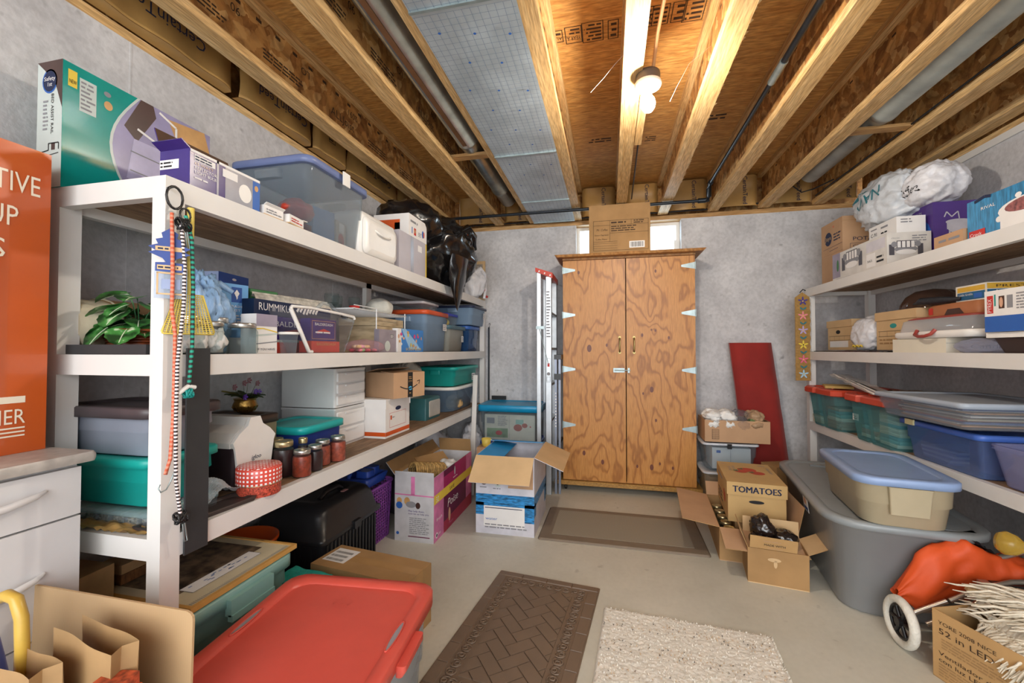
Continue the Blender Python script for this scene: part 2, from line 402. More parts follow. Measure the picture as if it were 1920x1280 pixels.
IRON = mat('black_pipe', '#2b3036', 0.35, 0.6, var=0.15)
fl = MB(); fl.box(-3.2, 3.6, -3.0, 4.2, -0.12, 0, CF); struct(fl.build('floor'))
b = MB(); b.box(XL - 0.2, XL, -1.6, YB + 0.2, 0, ZT_, CW)
for y in (0.35, 1.22, 2.44, 3.3): b.box(XL, XL + 0.0015, y, y + 0.006, 0, ZT_, CW)
struct(b.build('wall_left'))
b = MB(); b.box(XR, XR + 0.2, -1.6, YB + 0.2, 0, ZT_, CW)
for y in (1.4, 2.6, 2.63): b.box(XR - 0.0015, XR, y, y + 0.006, 0, ZT_, CW)
struct(b.build('wall_right'))
b = MB(); wx0, wx1, wz0 = -0.3, 0.63, 2.06
b.box(XL, wx0, YB, YB + 0.2, 0, ZT_, CW); b.box(wx1, XR, YB, YB + 0.2, 0, ZT_, CW); b.box(wx0, wx1, YB, YB + 0.2, 0, wz0, CW)
for x in (-0.84, 1.03, 1.13): b.box(x, x + 0.005, YB - 0.0015, YB, 0, ZT_, CW)
struct(b.build('wall_back'))
w = MB(); y0 = YB + 0.10
w.box(wx0, wx1, y0, y0 + 0.05, ZT_ - 0.03, ZT_, WPL); w.box(wx0, wx1, y0, y0 + 0.05, wz0, wz0 + 0.03, WPL)
w.box(wx0, wx0 + 0.03, y0, y0 + 0.05, wz0 + 0.03, ZT_ - 0.03, WPL); w.box(wx1 - 0.03, wx1, y0, y0 + 0.05, wz0 + 0.03, ZT_ - 0.03, WPL); w.box(0.15, 0.18, y0, y0 + 0.05, wz0 + 0.03, ZT_ - 0.03, WPL)
wf = struct(w.build('window_1'))
g = MB(); g.box(wx0 + 0.03, 0.15, y0 + 0.02, y0 + 0.025, wz0 + 0.03, ZT_ - 0.03, GLS); g.build('pane', wf)
g = MB(); g.box(0.18, wx1 - 0.03, y0 + 0.02, y0 + 0.025, wz0 + 0.03, ZT_ - 0.03, GLS); g.build('pane', wf)
g = MB(); g.box(wx1 - 0.05, wx1 - 0.03, y0 - 0.02, y0, 2.12, 2.2, WPL); g.build('latch', wf)
c = MB(); c.box(XL - 0.2, XR + 0.2, -1.6, YB + 0.2, ZC, ZC + 0.03, PLY)
F = Fr((0, 0, ZC), (-1, 0, 0), (0, 1, 0)); F.n = V((0, 0, -1))
def stamp(x, y, w, h, t='', rows=3):
    c.frame(F, -x, y, -x + w, y + h, INKB, 0.004); 
    if t: c.text(F, t, -x + w / 2, y + h * 0.55, h * 0.25, INKB, 'C', width=w * 0.8)
    c.scribble(F, -x + 0.01, y + 0.01, -x + w - 0.01, y + h * (0.5 if t else 0.95), rows, INKB)
stamp(-0.21, 1.97, 0.06, 0.08, 'AUG', 1); stamp(-0.12, 1.96, 0.08, 0.11, 'YEAR A', 2); stamp(-0.02, 1.95, 0.10, 0.13, '', 5); stamp(0.05, 1.96, 0.05, 0.12, '', 3)
stamp(0.20, 1.92, 0.06, 0.12, '', 3); stamp(0.27, 1.92, 0.1, 0.12, '', 4); stamp(0.34, 1.92, 0.06, 0.12, '', 3); stamp(0.42, 1.92, 0.09, 0.13, '', 4)
c.scribble(F, -0.02, 3.05, 0.17, 3.12, 2, INKB); c.scribble(F, -0.33, 3.1, -0.25, 3.18, 3, INKB); c.scribble(F, -0.74, 2.9, -0.58, 2.98, 2, INKB); c.scribble(F, -1.12, 2.9, -1.0, 2.96, 2, INKB)
struct(c.build('ceiling'))
s = MB(); s.box(XL - 0.1, -0.0 + XR + 0.1, YB + 0.0, YB + 0.14, ZT_, ZT_ + 0.038, PINEX); s.box(XL - 0.1, XR + 0.1, YB + 0.14, YB + 0.17, ZT_ + 0.038, ZC, OSB); struct(s.build('trim_1'))
s = MB(); s.box(XL - 0.14, XL - 0.0, -1.6, YB, ZT_, ZT_ + 0.038, PINE); s.box(XL - 0.17, XL - 0.14, -1.6, YB, ZT_ + 0.038, ZC, OSB); struct(s.build('trim_2'))
s = MB(); s.box(XR, XR + 0.14, -1.6, YB, ZT_, ZT_ + 0.038, PINE); s.box(XR + 0.02, XR + 0.05, -1.6, YB, ZT_ + 0.038, ZC, OSB); struct(s.build('trim_3'))
s = MB(); s.box(XR - 0.012, XR, 0.2, 3.98, 2.33, 2.37, WP); struct(s.build('trim_4'))
# ---- ceiling joists
JO = [(-1.50, 'first ceiling joist out from the left wall, over the shelf'), (-1.03, 'second ceiling joist from the left wall, printed web'),
      (-0.705, 'narrow ceiling joist along the left edge of the foil duct panel'), (-0.285, 'ceiling joist along the right edge of the foil duct panel'),
      (0.105, 'ceiling joist beside the bare light bulb'), (0.47, 'bright ceiling joist with a ragged edge, right of the bulb'),
      (0.885, 'ceiling joist just right of the overhead black pipe run'), (1.285, 'ceiling joist left of the round grey duct on the right'),
      (1.695, 'ceiling joist between the round grey duct and right wall'), (2.02, 'last ceiling joist against the right wall')]
for k, (x, lab) in enumerate(JO):
    t = thing('ceiling_joist', lab, 'joist', (x, 1.2, 2.41), 0, 'ceiling joists')
    hw = 0.028 if k == 2 else 0.042
    m = MB(); m.box(-hw, hw, -2.7, 2.77, 0, 0.038, PINE)
    if k == 5:
        rnd = random.Random(4)
        for i in range(90): yy = -0.6 + i * 0.03; m.add([(hw, yy, 0.0), (hw + rnd.random() * 0.014, yy + 0.012, 0.004), (hw, yy + 0.028, 0.0)], [(0, 1, 2)], PINE)
    m.build('bottom_flange', t)
    m = MB(); m.box(-0.006, 0.006, -2.7, 2.77, 0.038, 0.262, OSB)
    FX = Fr((0.006, -2.7, 0.038), (0, 1, 0), (0, 0, 1)); FN = Fr((-0.006, 2.77, 0.038), (0, -1, 0), (0, 0, 1))
    if x < 0:
        rnd = random.Random(k)
        for i in range(7):
            y = 1.8 + i * 0.42 + (0.1 if k else 0)
            if k in (0, 1) and i == 4: m.text(FX, 'ALLJoist', y + 0.05, 0.06, 0.045, INKB)
            else: m.scribble(FX, y, 0.05, y + 0.26, 0.10, 3, INKB)
            if k < 2: m.text(FX, ('LL 01', 'X36', '90', 'LO', '2091', '16', '01')[i], y + 0.3, 0.17, 0.035, INKB, rot=math.pi)
        for i in range(26): m.rect(FX, 1.7 + i * 0.11, 0.19, 1.7 + i * 0.11 + 0.03, 0.205, INKB)
    else:
        for i in range(9): m.rect(FN, 0.3 + i * 0.35, 0.19, 0.33 + i * 0.35, 0.2, INKB)
    m.build('web', t)
    m = MB(); m.box(-hw, hw, -2.7, 2.77, 0.262, 0.299, PINE); m.build('top_flange', t)
for (x0, x1, y, z, lab) in ((-1.0, -0.73, 2.6, 2.45, 'short wooden block between joists over the left shelf'), (1.328, 1.652, 2.8, 2.45, 'short wooden block between joists crossing the right duct'),):
    m = MB(); m.box(x0, x1, y - 0.03, y + 0.03, z, z + 0.018, PINEX); tag(m.build('wood_block'), lab, 'wood block')
m = MB(); m.box(0.149, 0.187, 2.0, 2.56, 2.40, 2.438, PINE); tag(m.build('wood_batten'), 'short wooden batten fixed beside the joist behind the bulb', 'batten')
# ---- insulation batts with kraft facing
def batt(y0, y1, lab, txt=True, left=True):
    m = MB(); L = y1 - y0; o = random.random() * 9
    def fn(u, v):
        e = (min(1, min(u, 1 - u) * 9) ** 0.5 * 0.6 + 0.4) * min(1, (1 - v) * 5 + 0.25) ** 0.5
        return (0.045 * e + 0.014 * noise.noise(V((u * L * 7 + o, v * 3, o))), u * L, v * 0.295)
    m.grid(fn, 30, 8, KP); m.grid(lambda u, v: (-0.02 + (fn(u, 0)[0] + 0.02) * v, u * L, -0.002 * v), 30, 2, KP)
    if txt:
        F = Fr((0.058, 0, 0), (0, 1, 0), (0, 0, 1)); w = min(0.34, L * 0.7)
        m.text(F, 'CertainTeed', L / 2 + w / 2, 0.105, 0.05, INKN, rot=math.pi, width=w, off=0.004)
    else:
        F = Fr((0.055, 0, 0), (0, 1, 0), (0, 0, 1)); m.frame(F, L * 0.3, 0.08, L * 0.5, 0.2, INKB, 0.004, 0.005); m.scribble(F, L * 0.32, 0.09, L * 0.48, 0.19, 5, INKB)
    return tag(m.build('insulation_batt', None, (-1.745, y0, 2.412), 0), lab, 'insulation', 'kraft paper insulation batts')
batt(0.95, 1.62, 'kraft paper insulation batt with navy lettering, nearest on the left'); batt(1.66, 2.16, 'kraft insulation batt with navy lettering above the purple light box')
batt(2.18, 2.5, 'kraft insulation batt with a printed square, above the clear tote', False); batt(2.52, 3.2, 'kraft insulation batt with lettering, behind the black bag'); batt(3.22, 3.9, 'farthest kraft insulation batt on the left wall', False)
bx = [(-1.45, -1.08), (-0.98, -0.74), (-0.24, 0.06), (0.15, 0.43), (0.515, 0.84), (0.93, 1.24), (1.33, 1.65), (1.74, 1.975)]
bl = ['in the left corner', 'behind the left round duct', 'left of the box on cabinet', 'behind the box on cabinet', 'above the window', 'right of the pipe elbow', 'behind the right round duct', 'in the far right corner']
for (x0, x1), s_ in zip(bx, bl):
    m = MB(); L = x1 - x0; o = x0 * 5
    m.grid(lambda u, v: (u * L, -0.04 * min(1, min(u, 1 - u) * 9) ** 0.5 + 0.012 * noise.noise(V((u * L * 7 + o, v * 3, o))), v * 0.26), 16, 8, KP)
    F = Fr((0, -0.05, 0), (1, 0, 0), (0, 0, 1)); m.text(F, 'CertainTeed', L * 0.6, 0.25, 0.035, INKN, rot=-math.pi / 2, width=0.24)
    tag(m.build('insulation_batt', None, (x0, 3.975, 2.43)), 'kraft insulation between joist ends, ' + s_, 'insulation', 'kraft paper insulation batts')
# ---- foil faced duct panels
for y0, y1, lab in ((0.2, 1.37, 'nearest foil panel under the joists, at the top edge of the photo'), (1.375, 2.53, 'long foil duct panel with a blue printed grid'), (2.535, 3.36, 'smaller foil duct panel toward the back wall'), (3.365, 3.93, 'last foil panel, above the black pipe')):
    m = MB(); m.grid(lambda u, v: (0.385 * u, (y1 - y0) * v, -0.004 - 0.004 * noise.noise(V((u * 3, v * (y1 - y0) * 3, y0)))), 10, 24, FOIL)
    m.box(0, 0.385, y1 - y0 - 0.012, y1 - y0, -0.012, -0.002, STEEL)
    F = Fr((0, 0, -0.009), (-1, 0, 0), (0, 1, 0)); F.n = V((0, 0, -1)); gi = mat('pale_blue_ink', '#7f93ad', 0.5, 0.3, var=0)
    n = int((y1 - y0) / 0.03)
    for i in range(13): m.rect(F, -0.01 - i * 0.03, 0.01, -0.0085 - i * 0.03, y1 - y0 - 0.01, gi)
    for j in range(n): m.rect(F, -0.38, 0.01 + j * 0.03, -0.005, 0.0115 + j * 0.03, gi)
    for j in range(int((y1 - y0) / 0.18)):
        for i in range(2 if j % 2 else 3): m.disc(F, -0.07 - i * 0.13 - (0.06 if j % 2 else 0), 0.1 + j * 0.18 + i * 0.03, 0.006, 0.006, BLUE, n=10)
    tag(m.build('foil_duct_panel', None, (-0.69, y0, 2.405)), lab, 'duct panel', 'foil faced duct panels')
t = thing('round_duct', 'shiny round metal duct between joists above the left shelf', 'duct', (-0.86, 0, 2.53))
m = MB(); m.lathe([(0.073, 0.3), (0.073, 2.48), (0.076, 2.48), (0.076, 2.5)], GALV, 28, axis='y'); m.build('duct_section', t)
m = MB(); m.lathe([(0.071, 2.5), (0.071, 3.3), (0.077, 3.3), (0.077, 3.33), (0.071, 3.33), (0.071, 3.6), (0.05, 3.64), (0.0, 3.65)], GALV, 28, axis='y'); m.build('duct_section', t)
m = MB(); m.box(-0.012, 0.012, 0.3, 2.45, -0.078, -0.071, mat('rusty_seam', '#8a6242', 0.5, 0.5)); m.build('seam', t)
t = thing('round_duct', 'dull grey round duct between joists over the right shelf', 'duct', (1.49, 0, 2.535))
DG = mat('dull_duct', '#a7a79f', 0.45, 0.5, var=0.15, sc=8)
m = MB(); m.lathe([(0.074, 0.6), (0.074, 2.7), (0.078, 2.7), (0.078, 2.73), (0.068, 2.73)], DG, 28, axis='y'); m.build('duct_section', t)
m = MB(); m.lathe([(0.07, 2.73), (0.07, 3.6), (0.05, 3.64), (0.0, 3.65)], DG, 28, axis='y'); m.build('duct_section', t)
t = thing('gas_pipe', 'black iron pipe crossing the ceiling before back wall and turning toward the bulb', 'pipe', (0, 0, 0))
m = MB(); m.tube([(-1.7, 3.62, 2.395), (0.72, 3.62, 2.395)], 0.013, IRON, 12); m.build('cross_pipe', t)
m = MB(); m.tube([(0.70, 3.62, 2.395), (0.75, 3.62, 2.395), (0.775, 3.615, 2.4), (0.78, 3.61, 2.42), (0.78, 3.61, 2.48), (0.78, 3.58, 2.51), (0.78, 3.54, 2.51)], 0.02, IRON, 12); m.build('elbow', t)
m = MB(); m.tube([(0.78, 3.54, 2.51), (0.78, 2.28, 2.51)], 0.0125, IRON, 12); m.build('long_pipe', t)
m = MB(); m.tube([(0.78, 2.28, 2.51), (0.78, 2.12, 2.51)], 0.018, STEEL, 12); m.build('coupling', t)
m = MB(); m.tube([(0.78, 2.12, 2.51), (0.78, 0.4, 2.51)], 0.0145, IRON, 12); m.build('near_pipe', t)
CABM = mat('black_cable', '#16181c', 0.5, var=0)
def cable(name, lab, pts, r, m=CABM, cat='cable'):
    mb = MB(); mb.tube(pts, r, m, 6); return tag(mb.build(name), lab, cat)
cable('cable', 'thin black cable along the top of the back wall', [(-1.7, 3.965, 2.425), (-1.0, 3.96, 2.42), (-0.4, 3.96, 2.425), (0.2, 3.96, 2.43), (0.8, 3.96, 2.425), (1.1, 3.955, 2.45), (1.5, 3.95, 2.44)], 0.006)
cable('cable', 'black cable stapled along the joist right of the grey duct', [(1.648, 3.9, 2.46), (1.646, 3.0, 2.455), (1.648, 2.2, 2.46), (1.646, 1.4, 2.458), (1.648, 0.8, 2.46)], 0.005)
cable('cable', 'black cable looping down at the end of right duct', [(1.40, 3.7, 2.56), (1.42, 3.74, 2.5), (1.50, 3.78, 2.455), (1.58, 3.76, 2.47), (1.642, 3.6, 2.475)], 0.005)
cable('cable', 'tan electric cable running along the joist bay to the light fixture', [(0.235, 0.5, 2.66), (0.235, 1.2, 2.64), (0.225, 1.6, 2.6), (0.2, 1.8, 2.5), (0.19, 1.92, 2.41)], 0.008, mat('tan_cable', '#b98a5e', 0.5, var=0))
cable('cable', 'thin dark rod between joist and cardboard box on cabinet', [(0.175, 2.6, 2.44), (0.178, 3.2, 2.42), (0.18, 3.5, 2.41)], 0.005)
for pts, lab in (([(0.099, 1.95, 2.56), (0.03, 1.96, 2.50), (-0.02, 1.97, 2.45), (-0.08, 2.0, 2.41)], 'dusty cobweb strand left of the bulb'), ([(0.27, 1.98, 2.31), (0.30, 2.0, 2.38), (0.36, 2.03, 2.50), (0.462, 2.08, 2.6)], 'cobweb strand right of the bulb')):
    cable('cobweb', lab, pts, 0.0007, WHITE, 'cobweb')
# ---- lamp
t = thing('ceiling_lamp', 'bare glowing bulb in a porcelain holder on the joist', 'lamp', (0.172, 1.93, 2.405))
m = MB(); m.lathe([(0.05, -0.03), (0.052, 0.0), (0.05, 0.012), (0.0, 0.012)], mat('dark_box', '#4a4038', 0.6), 24); m.build('junction_box', t)
m = MB(); m.lathe([(0.03, -0.058), (0.052, -0.05), (0.058, -0.04), (0.056, -0.03), (0.0, -0.03)], mat('porcelain', '#f2efe8', 0.3), 28); m.build('lamp_holder', t)
m = MB(); m.lathe([(0.016, -0.075), (0.016, -0.058)], mat('socket', '#8a8880', 0.4, 0.5), 16); m.build('socket', t)
m = MB(); m.lathe([(0.002, -0.158), (0.018, -0.154), (0.028, -0.138), (0.031, -0.122), (0.027, -0.103), (0.016, -0.086), (0.013, -0.075)], mat('lit_bulb', '#fff3e2', 0.4, var=0, emit=520), 24); m.build('bulb', t)
m = MB(); m.tube([(-0.03, -0.01, 0.012), (-0.045, -0.04, 0.04), (-0.05, -0.09, 0.06)], 0.005, mat('grey_wire', '#9a9a94', 0.5, var=0), 6); m.build('wire', t)
# ================================================================ SHELVES
ZU, ZM, ZL = 1.675, 1.187, 0.69
def shelf_unit(name, lab, xf, xb, y0, y1, lows, sgn):
    t = thing(name, lab, 'shelf unit', ((xf + xb) / 2, (y0 + y1) / 2, 0)); cx, cy = (xf + xb) / 2, (y0 + y1) / 2
    def bx(nm, a0, a1, b0, b1, c0, c1, m):
        q = MB(); q.box(min(a0, a1) - cx, max(a0, a1) - cx, b0 - cy, b1 - cy, c0, c1, m); q.build(nm, t)
    P = 0.045
    for x in (xf, xb):
        s = -1 if x == max(xf, xb) else 1
        for y in ((y0, y0 + 0.054), (y1 - 0.05, y1)): bx('post', x, x + s * P, y[0], y[1], 0, 1.675, WP)
    for y in ((y0 + y1) / 2 + 0.1,): bx('post', xb, xb + (0.03 if xb < xf else -0.03), y, y + 0.06, 0, 1.66, WP)
    for z in lows:
        s = -1 if xf > xb else 1
        bx('shelf_rail', xf, xf + s * 0.03, y0 + 0.054, y1 - 0.05, z - 0.062, z, WP)
        bx('shelf_rail', xb, xb - s * 0.03, y0 + 0.054, y1 - 0.05, z - 0.062, z - 0.004, WP)
        bx('end_rail', xf + s * P, xb - s * P, y0, y0 + 0.03, z - 0.058, z, WP); bx('end_rail', xf + s * P, xb - s * P, y1 - 0.03, y1, z - 0.058, z, WP)
        mid = (xf + xb) / 2
        bx('shelf_board', xf + s * 0.03, mid + s * -0.001, y0 + 0.03, y1 - 0.03, z - 0.03, z - 0.0005, SHW); bx('shelf_board', mid + s * 0.001, xb - s * 0.03, y0 + 0.03, y1 - 0.03, z - 0.03, z - 0.0005, SHW)
    return t
shelf_unit('storage_shelf', 'long white painted wooden shelf unit with three shelves along the left wall', -1.17, -1.605, 0.90, 3.95, (ZU, ZM, ZL), 1)
shelf_unit('storage_shelf', 'white painted wooden shelf unit with three shelves along the right wall', 1.50, 1.945, 0.9, 3.74, (ZU, ZM, 0.655), -1)
# ================================================================ CABINET
def door_wood():
    m, nt, b = nt_new('oiled_plywood'); v = coords(nt)
    knots = [(-.165, 1.213, .045), (.376, 1.851, .02), (.267, 1.323, .022), (.34, 1.366, .014), (.372, 1.36, .016), (.476, 1.30, .02), (.340, .874, .035), (.272, .84, .016), (.372, .622, .02), (.336, .237, .035), (.222, .239, .02), (.40, .27, .018), (.50, .24, .02), (-.212, .325, .03), (-.058, .257, .03), (-.253, 1.864, .022), (-.02, 1.24, .02)]
    acc = None
    sep = N(nt, 'ShaderNodeSeparateXYZ'); nt.links.new(v, sep.inputs[0])
    n0 = N(nt, 'ShaderNodeTexNoise'); n0.inputs['Scale'].default_value = 2.6; n0.inputs['Detail'].default_value = 3; mp = coords(nt, (1.5, 1, 0.55)); nt.links.new(mp, n0.inputs['Vector'])
    dark = None
    for kx, kz, r in knots:
        d = N(nt, 'ShaderNodeCombineXYZ')
        sx = N(nt, 'ShaderNodeMath', operation='SUBTRACT'); nt.links.new(sep.outputs[0], sx.inputs[0]); sx.inputs[1].default_value = kx
        sz = N(nt, 'ShaderNodeMath', operation='SUBTRACT'); nt.links.new(sep.outputs[2], sz.inputs[0]); sz.inputs[1].default_value = kz
        s2 = N(nt, 'ShaderNodeMath', operation='MULTIPLY'); nt.links.new(sz.outputs[0], s2.inputs[0]); s2.inputs[1].default_value = 0.6
        nt.links.new(sx.outputs[0], d.inputs[0]); nt.links.new(s2.outputs[0], d.inputs[2])
        ln = N(nt, 'ShaderNodeVectorMath', operation='LENGTH'); nt.links.new(d.outputs[0], ln.inputs[0])
        a = N(nt, 'ShaderNodeMath', operation='DIVIDE'); nt.links.new(ln.outputs['Value'], a.inputs[0]); a.inputs[1].default_value = r * 3.2
        e = N(nt, 'ShaderNodeMath', operation='MULTIPLY'); nt.links.new(a.outputs[0], e.inputs[0]); nt.links.new(a.outputs[0], e.inputs[1])
        g = N(nt, 'ShaderNodeMath', operation='MULTIPLY_ADD'); nt.links.new(e.outputs[0], g.inputs[0]); g.inputs[1].default_value = 1.0; g.inputs[2].default_value = 1.0
        h = N(nt, 'ShaderNodeMath', operation='DIVIDE'); h.inputs[0].default_value = 0.8; nt.links.new(g.outputs[0], h.inputs[1])
        dk = N(nt, 'ShaderNodeMath', operation='LESS_THAN'); nt.links.new(ln.outputs['Value'], dk.inputs[0]); dk.inputs[1].default_value = r * 0.42
        if acc is None: acc = h.outputs[0]; dark = dk.outputs[0]
        else:
            q = N(nt, 'ShaderNodeMath', operation='ADD'); nt.links.new(acc, q.inputs[0]); nt.links.new(h.outputs[0], q.inputs[1]); acc = q.outputs[0]
            q = N(nt, 'ShaderNodeMath', operation='MAXIMUM'); nt.links.new(dark, q.inputs[0]); nt.links.new(dk.outputs[0], q.inputs[1]); dark = q.outputs[0]
    f = N(nt, 'ShaderNodeMath', operation='MULTIPLY_ADD'); nt.links.new(n0.outputs[0], f.inputs[0]); f.inputs[1].default_value = 5.5; nt.links.new(acc, f.inputs[2])
    w = N(nt, 'ShaderNodeMath', operation='MULTIPLY'); nt.links.new(f.outputs[0], w.inputs[0]); w.inputs[1].default_value = 10
    sn = N(nt, 'ShaderNodeMath', operation='SINE'); nt.links.new(w.outputs[0], sn.inputs[0])
    col = ramp(nt, sn.outputs[0], [(0.0, '#c68a45'), (0.6, '#be803b'), (0.97, '#a56a2d')])
    fine = N(nt, 'ShaderNodeTexNoise'); fine.inputs['Scale'].default_value = 40; fine.inputs['Detail'].default_value = 4; nt.links.new(coords(nt, (6, 1, 0.4)), fine.inputs['Vector'])
    col = mixc(nt, 0.5, col, ramp(nt, fine.outputs[0], [(0.35, '#c9b9a8'), (0.6, '#ffffff')]), 'MULTIPLY')
    col = mixc(nt, dark, col, '#6a3520')
    nt.links.new(col, b.inputs['Base Color']); b.inputs['Roughness'].default_value = 0.42; return m
DW = door_wood()
CWD = wood('cabinet_edge', '#a8733a', '#c48e50', (4, 4, 1.5), 0.5, 1.0, 2.0, 12)
t = thing('cabinet', 'tall plywood cabinet with two knotty doors against back wall', 'cabinet', (0, 0, 0))
m = MB(); m.box(-0.385, -0.367, 3.68, 3.93, 0.09, 1.985, CWD); m.box(0.657, 0.675, 3.68, 3.93, 0.09, 1.985, CWD); m.box(-0.367, 0.657, 3.915, 3.93, 0.09, 1.985, CWD); m.box(-0.367, 0.657, 3.69, 3.915, 0.09, 0.1, CWD)
m.box(-0.367, 0.657, 3.69, 3.915, 1.0, 1.02, CWD); m.build('carcass', t)
m = MB(); m.box(-0.463, 0.722, 3.64, 3.95, 0.055, 0.09, wood('cabinet_base', '#a87c3e', '#c6984f', (2, 6, 6), 0.6)); m.build('base', t)
m = MB(); m.add([(-.43, 3.575, 1.985), (.73, 3.575, 1.985), (.73, 3.95, 1.985), (-.43, 3.95, 1.985), (-.45, 3.565, 2.005), (.75, 3.565, 2.005), (.75, 3.95, 2.005), (-.45, 3.95, 2.005)], [(3, 2, 1, 0), (4, 5, 6, 7), (0, 1, 5, 4), (1, 2, 6, 5), (2, 3, 7, 6), (3, 0, 4, 7)], CWD)
m.box(-.39, .68, 3.64, 3.68, 1.97, 1.985, CWD); m.build('top', t)
BR = mat('dull_brass', '#9a8a58', 0.35, 0.8, var=0.1)
for x0, x1, sd in ((-0.388, 0.133, -1), (0.141, 0.68, 1)):
    m = MB(); m.box(x0, x1, 3.66, 3.678, 0.095, 1.968, DW); d = m.build('door', t)
    for z in (1.885, 1.50, 1.035, 0.56):
        m = MB(); xx = x0 if sd < 0 else x1; L = 0.105
        m.slab([V((xx, 3.657, z - 0.028)), V((xx - sd * L, 3.657, z - 0.008)), V((xx - sd * L, 3.657, z + 0.008)), V((xx, 3.657, z + 0.028))][::(1 if sd < 0 else -1)], (0, -1, 0), 0.003, STEEL)
        m.tube([(xx + sd * 0.004, 3.658, z - 0.03), (xx + sd * 0.004, 3.658, z + 0.03)], 0.006, STEEL); m.build('hinge', d)
    hx = 0.086 if sd < 0 else 0.202
    m = MB(); m.tube([(hx, 3.66, 1.30), (hx, 3.635, 1.295), (hx, 3.63, 1.27), (hx, 3.632, 1.24), (hx, 3.63, 1.21), (hx, 3.635, 1.187), (hx, 3.66, 1.182)], 0.006, BR); m.lathe([(0.011, 0), (0.011, 0.004)], BR, 12, (hx, 3.654, 1.305), 'y'); m.lathe([(0.011, 0), (0.011, 0.004)], BR, 12, (hx, 3.654, 1.178), 'y'); m.build('handle', d)
m = MB(); m.box(0.033, 0.125, 3.655, 3.66, 1.012, 1.048, STEEL); m.tube([(0.045, 3.648, 1.03), (0.171, 3.648, 1.03)], 0.005, STEEL); m.box(0.15, 0.165, 3.645, 3.66, 1.01, 1.05, STEEL); m.build('slide_bolt', t)
for x in (-0.37, 0.63):
    for y in (3.7, 3.9):
        m = MB(); m.lathe([(0.02, -0.009), (0.024, -0.005), (0.024, 0.005), (0.02, 0.009)], BLK, 16, (x, y, 0.024), 'x'); m.box(x - 0.012, x + 0.012, y - 0.02, y + 0.02, 0.045, 0.055, STEEL); m.build('caster', t)
# carton on the cabinet
t = thing('cardboard_carton', 'upright shipping carton with a raised flap on top of the cabinet', 'carton', (0.085, 3.71, 2.006))
def dr(m, F):
    f = F['front']; W = f.w
    m.frame(f, 0.035, 0.015, W - 0.015, 0.265, INKB, 0.0025); m.line(f, [(0.035, 0.225), (W - 0.015, 0.225)], 0.002, INKB); m.line(f, [(0.17, 0.09), (0.17, 0.265)], 0.002, INKB); m.line(f, [(0.035, 0.09), (0.23, 0.09)], 0.002, INKB); m.line(f, [(0.17, 0.16), (W - 0.015, 0.16)], 0.002, INKB); m.line(f, [(0.34, 0.225), (0.34, 0.265)], 0.002, INKB)
    for z in (0.035, 0.055, 0.075): m.line(f, [(0.035, z), (0.23, z)], 0.0015, INKB)
    m.text(f, 'Mr. Coffee', 0.06, 0.18, 0.018, INKB, width=0.09, shear=0.2); m.text(f, 'Steam Espresso', 0.045, 0.14, 0.012, INKB, width=0.115); m.text(f, 'Coffee Maker', 0.055, 0.105, 0.012, INKB, width=0.095)
    m.scribble(f, 0.18, 0.17, 0.42, 0.222, 3, INKB); m.scribble(f, 0.18, 0.232, 0.32, 0.26, 1, INKB); m.scribble(f, 0.36, 0.23, 0.45, 0.262, 2, INKB)
    m.rect(f, 0.325, 0.03, 0.445, 0.085, WHITE)
    x = 0.335
    while x < 0.435: q = random.choice((0.002, 0.004)); m.rect(f, x, 0.037, x + q, 0.078, INK, 0.0012); x += q + 0.003
random.seed(3)
open_carton(0.49, 0.27, 0.295, CBD, t, {'front': (0.10, 2), 'back': (0.10, 8), 'left': (0.08, -25), 'right': (0.08, -25)}, draw=dr)
# ================================================================ LADDERS
t = thing('step_ladder', 'folded aluminium step ladder with a red top, standing left of the cabinet', 'ladder', (-0.53, 3.52, 0))
RP = mat('red_plastic', '#c8402c', 0.4, var=0.05)
for y in (0.0, 0.36):
    m = MB(); m.box(0.01, 0.062, y, y + 0.004, 0, 1.815, ALU); m.box(0.01, 0.014, y, y + 0.02, 0, 1.815, ALU); m.box(0.058, 0.062, y, y + 0.02, 0, 1.815, ALU)
    if y == 0:
        f = Fr((0.01, y, 0), (1, 0, 0), (0, 0, 1)); m.scribble(f, 0.008, 1.3, 0.044, 1.7, 16, INKG); m.frame(f, 0.008, 0.93, 0.042, 1.13, INK, 0.002); m.rect(f, 0.016, 1.06, 0.034, 1.09, RED); m.disc(f, 0.025, 1.0, 0.014, 0.014, INKG); m.frame(f, 0.01, 0.94, 0.04, 0.975, INK, 0.0015)
    m.build('front_rail', t)
    m = MB(); m.box(-0.062, -0.03, y, y + 0.025, 0, 1.86, ALU); m.build('rear_rail', t)
for z in (0.3, 0.6, 0.9, 1.2, 1.5):
    m = MB(); m.box(0.016, 0.06, 0.02, 0.36, z, z + 0.02, ALU); m.build('tread', t)
m = MB(); m.add([(-.075, -.01, 1.86), (-.075, -.01, 1.895), (.07, -.01, 1.80), (.07, -.01, 1.845), (-.075, .39, 1.86), (-.075, .39, 1.895), (.07, .39, 1.80), (.07, .39, 1.845)], [(0, 2, 3, 1), (4, 5, 7, 6), (0, 1, 5, 4), (2, 6, 7, 3), (1, 3, 7, 5), (0, 4, 6, 2)], RP)
f = Fr((-.075, -.01, 1.86), (1, 0, -0.4), (0.4, 0, 1)); [m.disc(f, a, 0.014, 0.006, 0.008, WHITE) for a in (0.03, 0.08, 0.13)]; m.build('top_cap', t)
m = MB(); m.tube([(-0.045, -0.005, 1.39), (0.035, -0.005, 1.08)], 0.003, STEEL); m.box(-0.07, 0.0, -0.008, 0, 1.375, 1.4, STEEL); m.build('spreader', t)
t = thing('step_stool', 'narrow folded black and grey step stool between the ladder and cabinet', 'step stool', (-0.422, 3.55, 0))
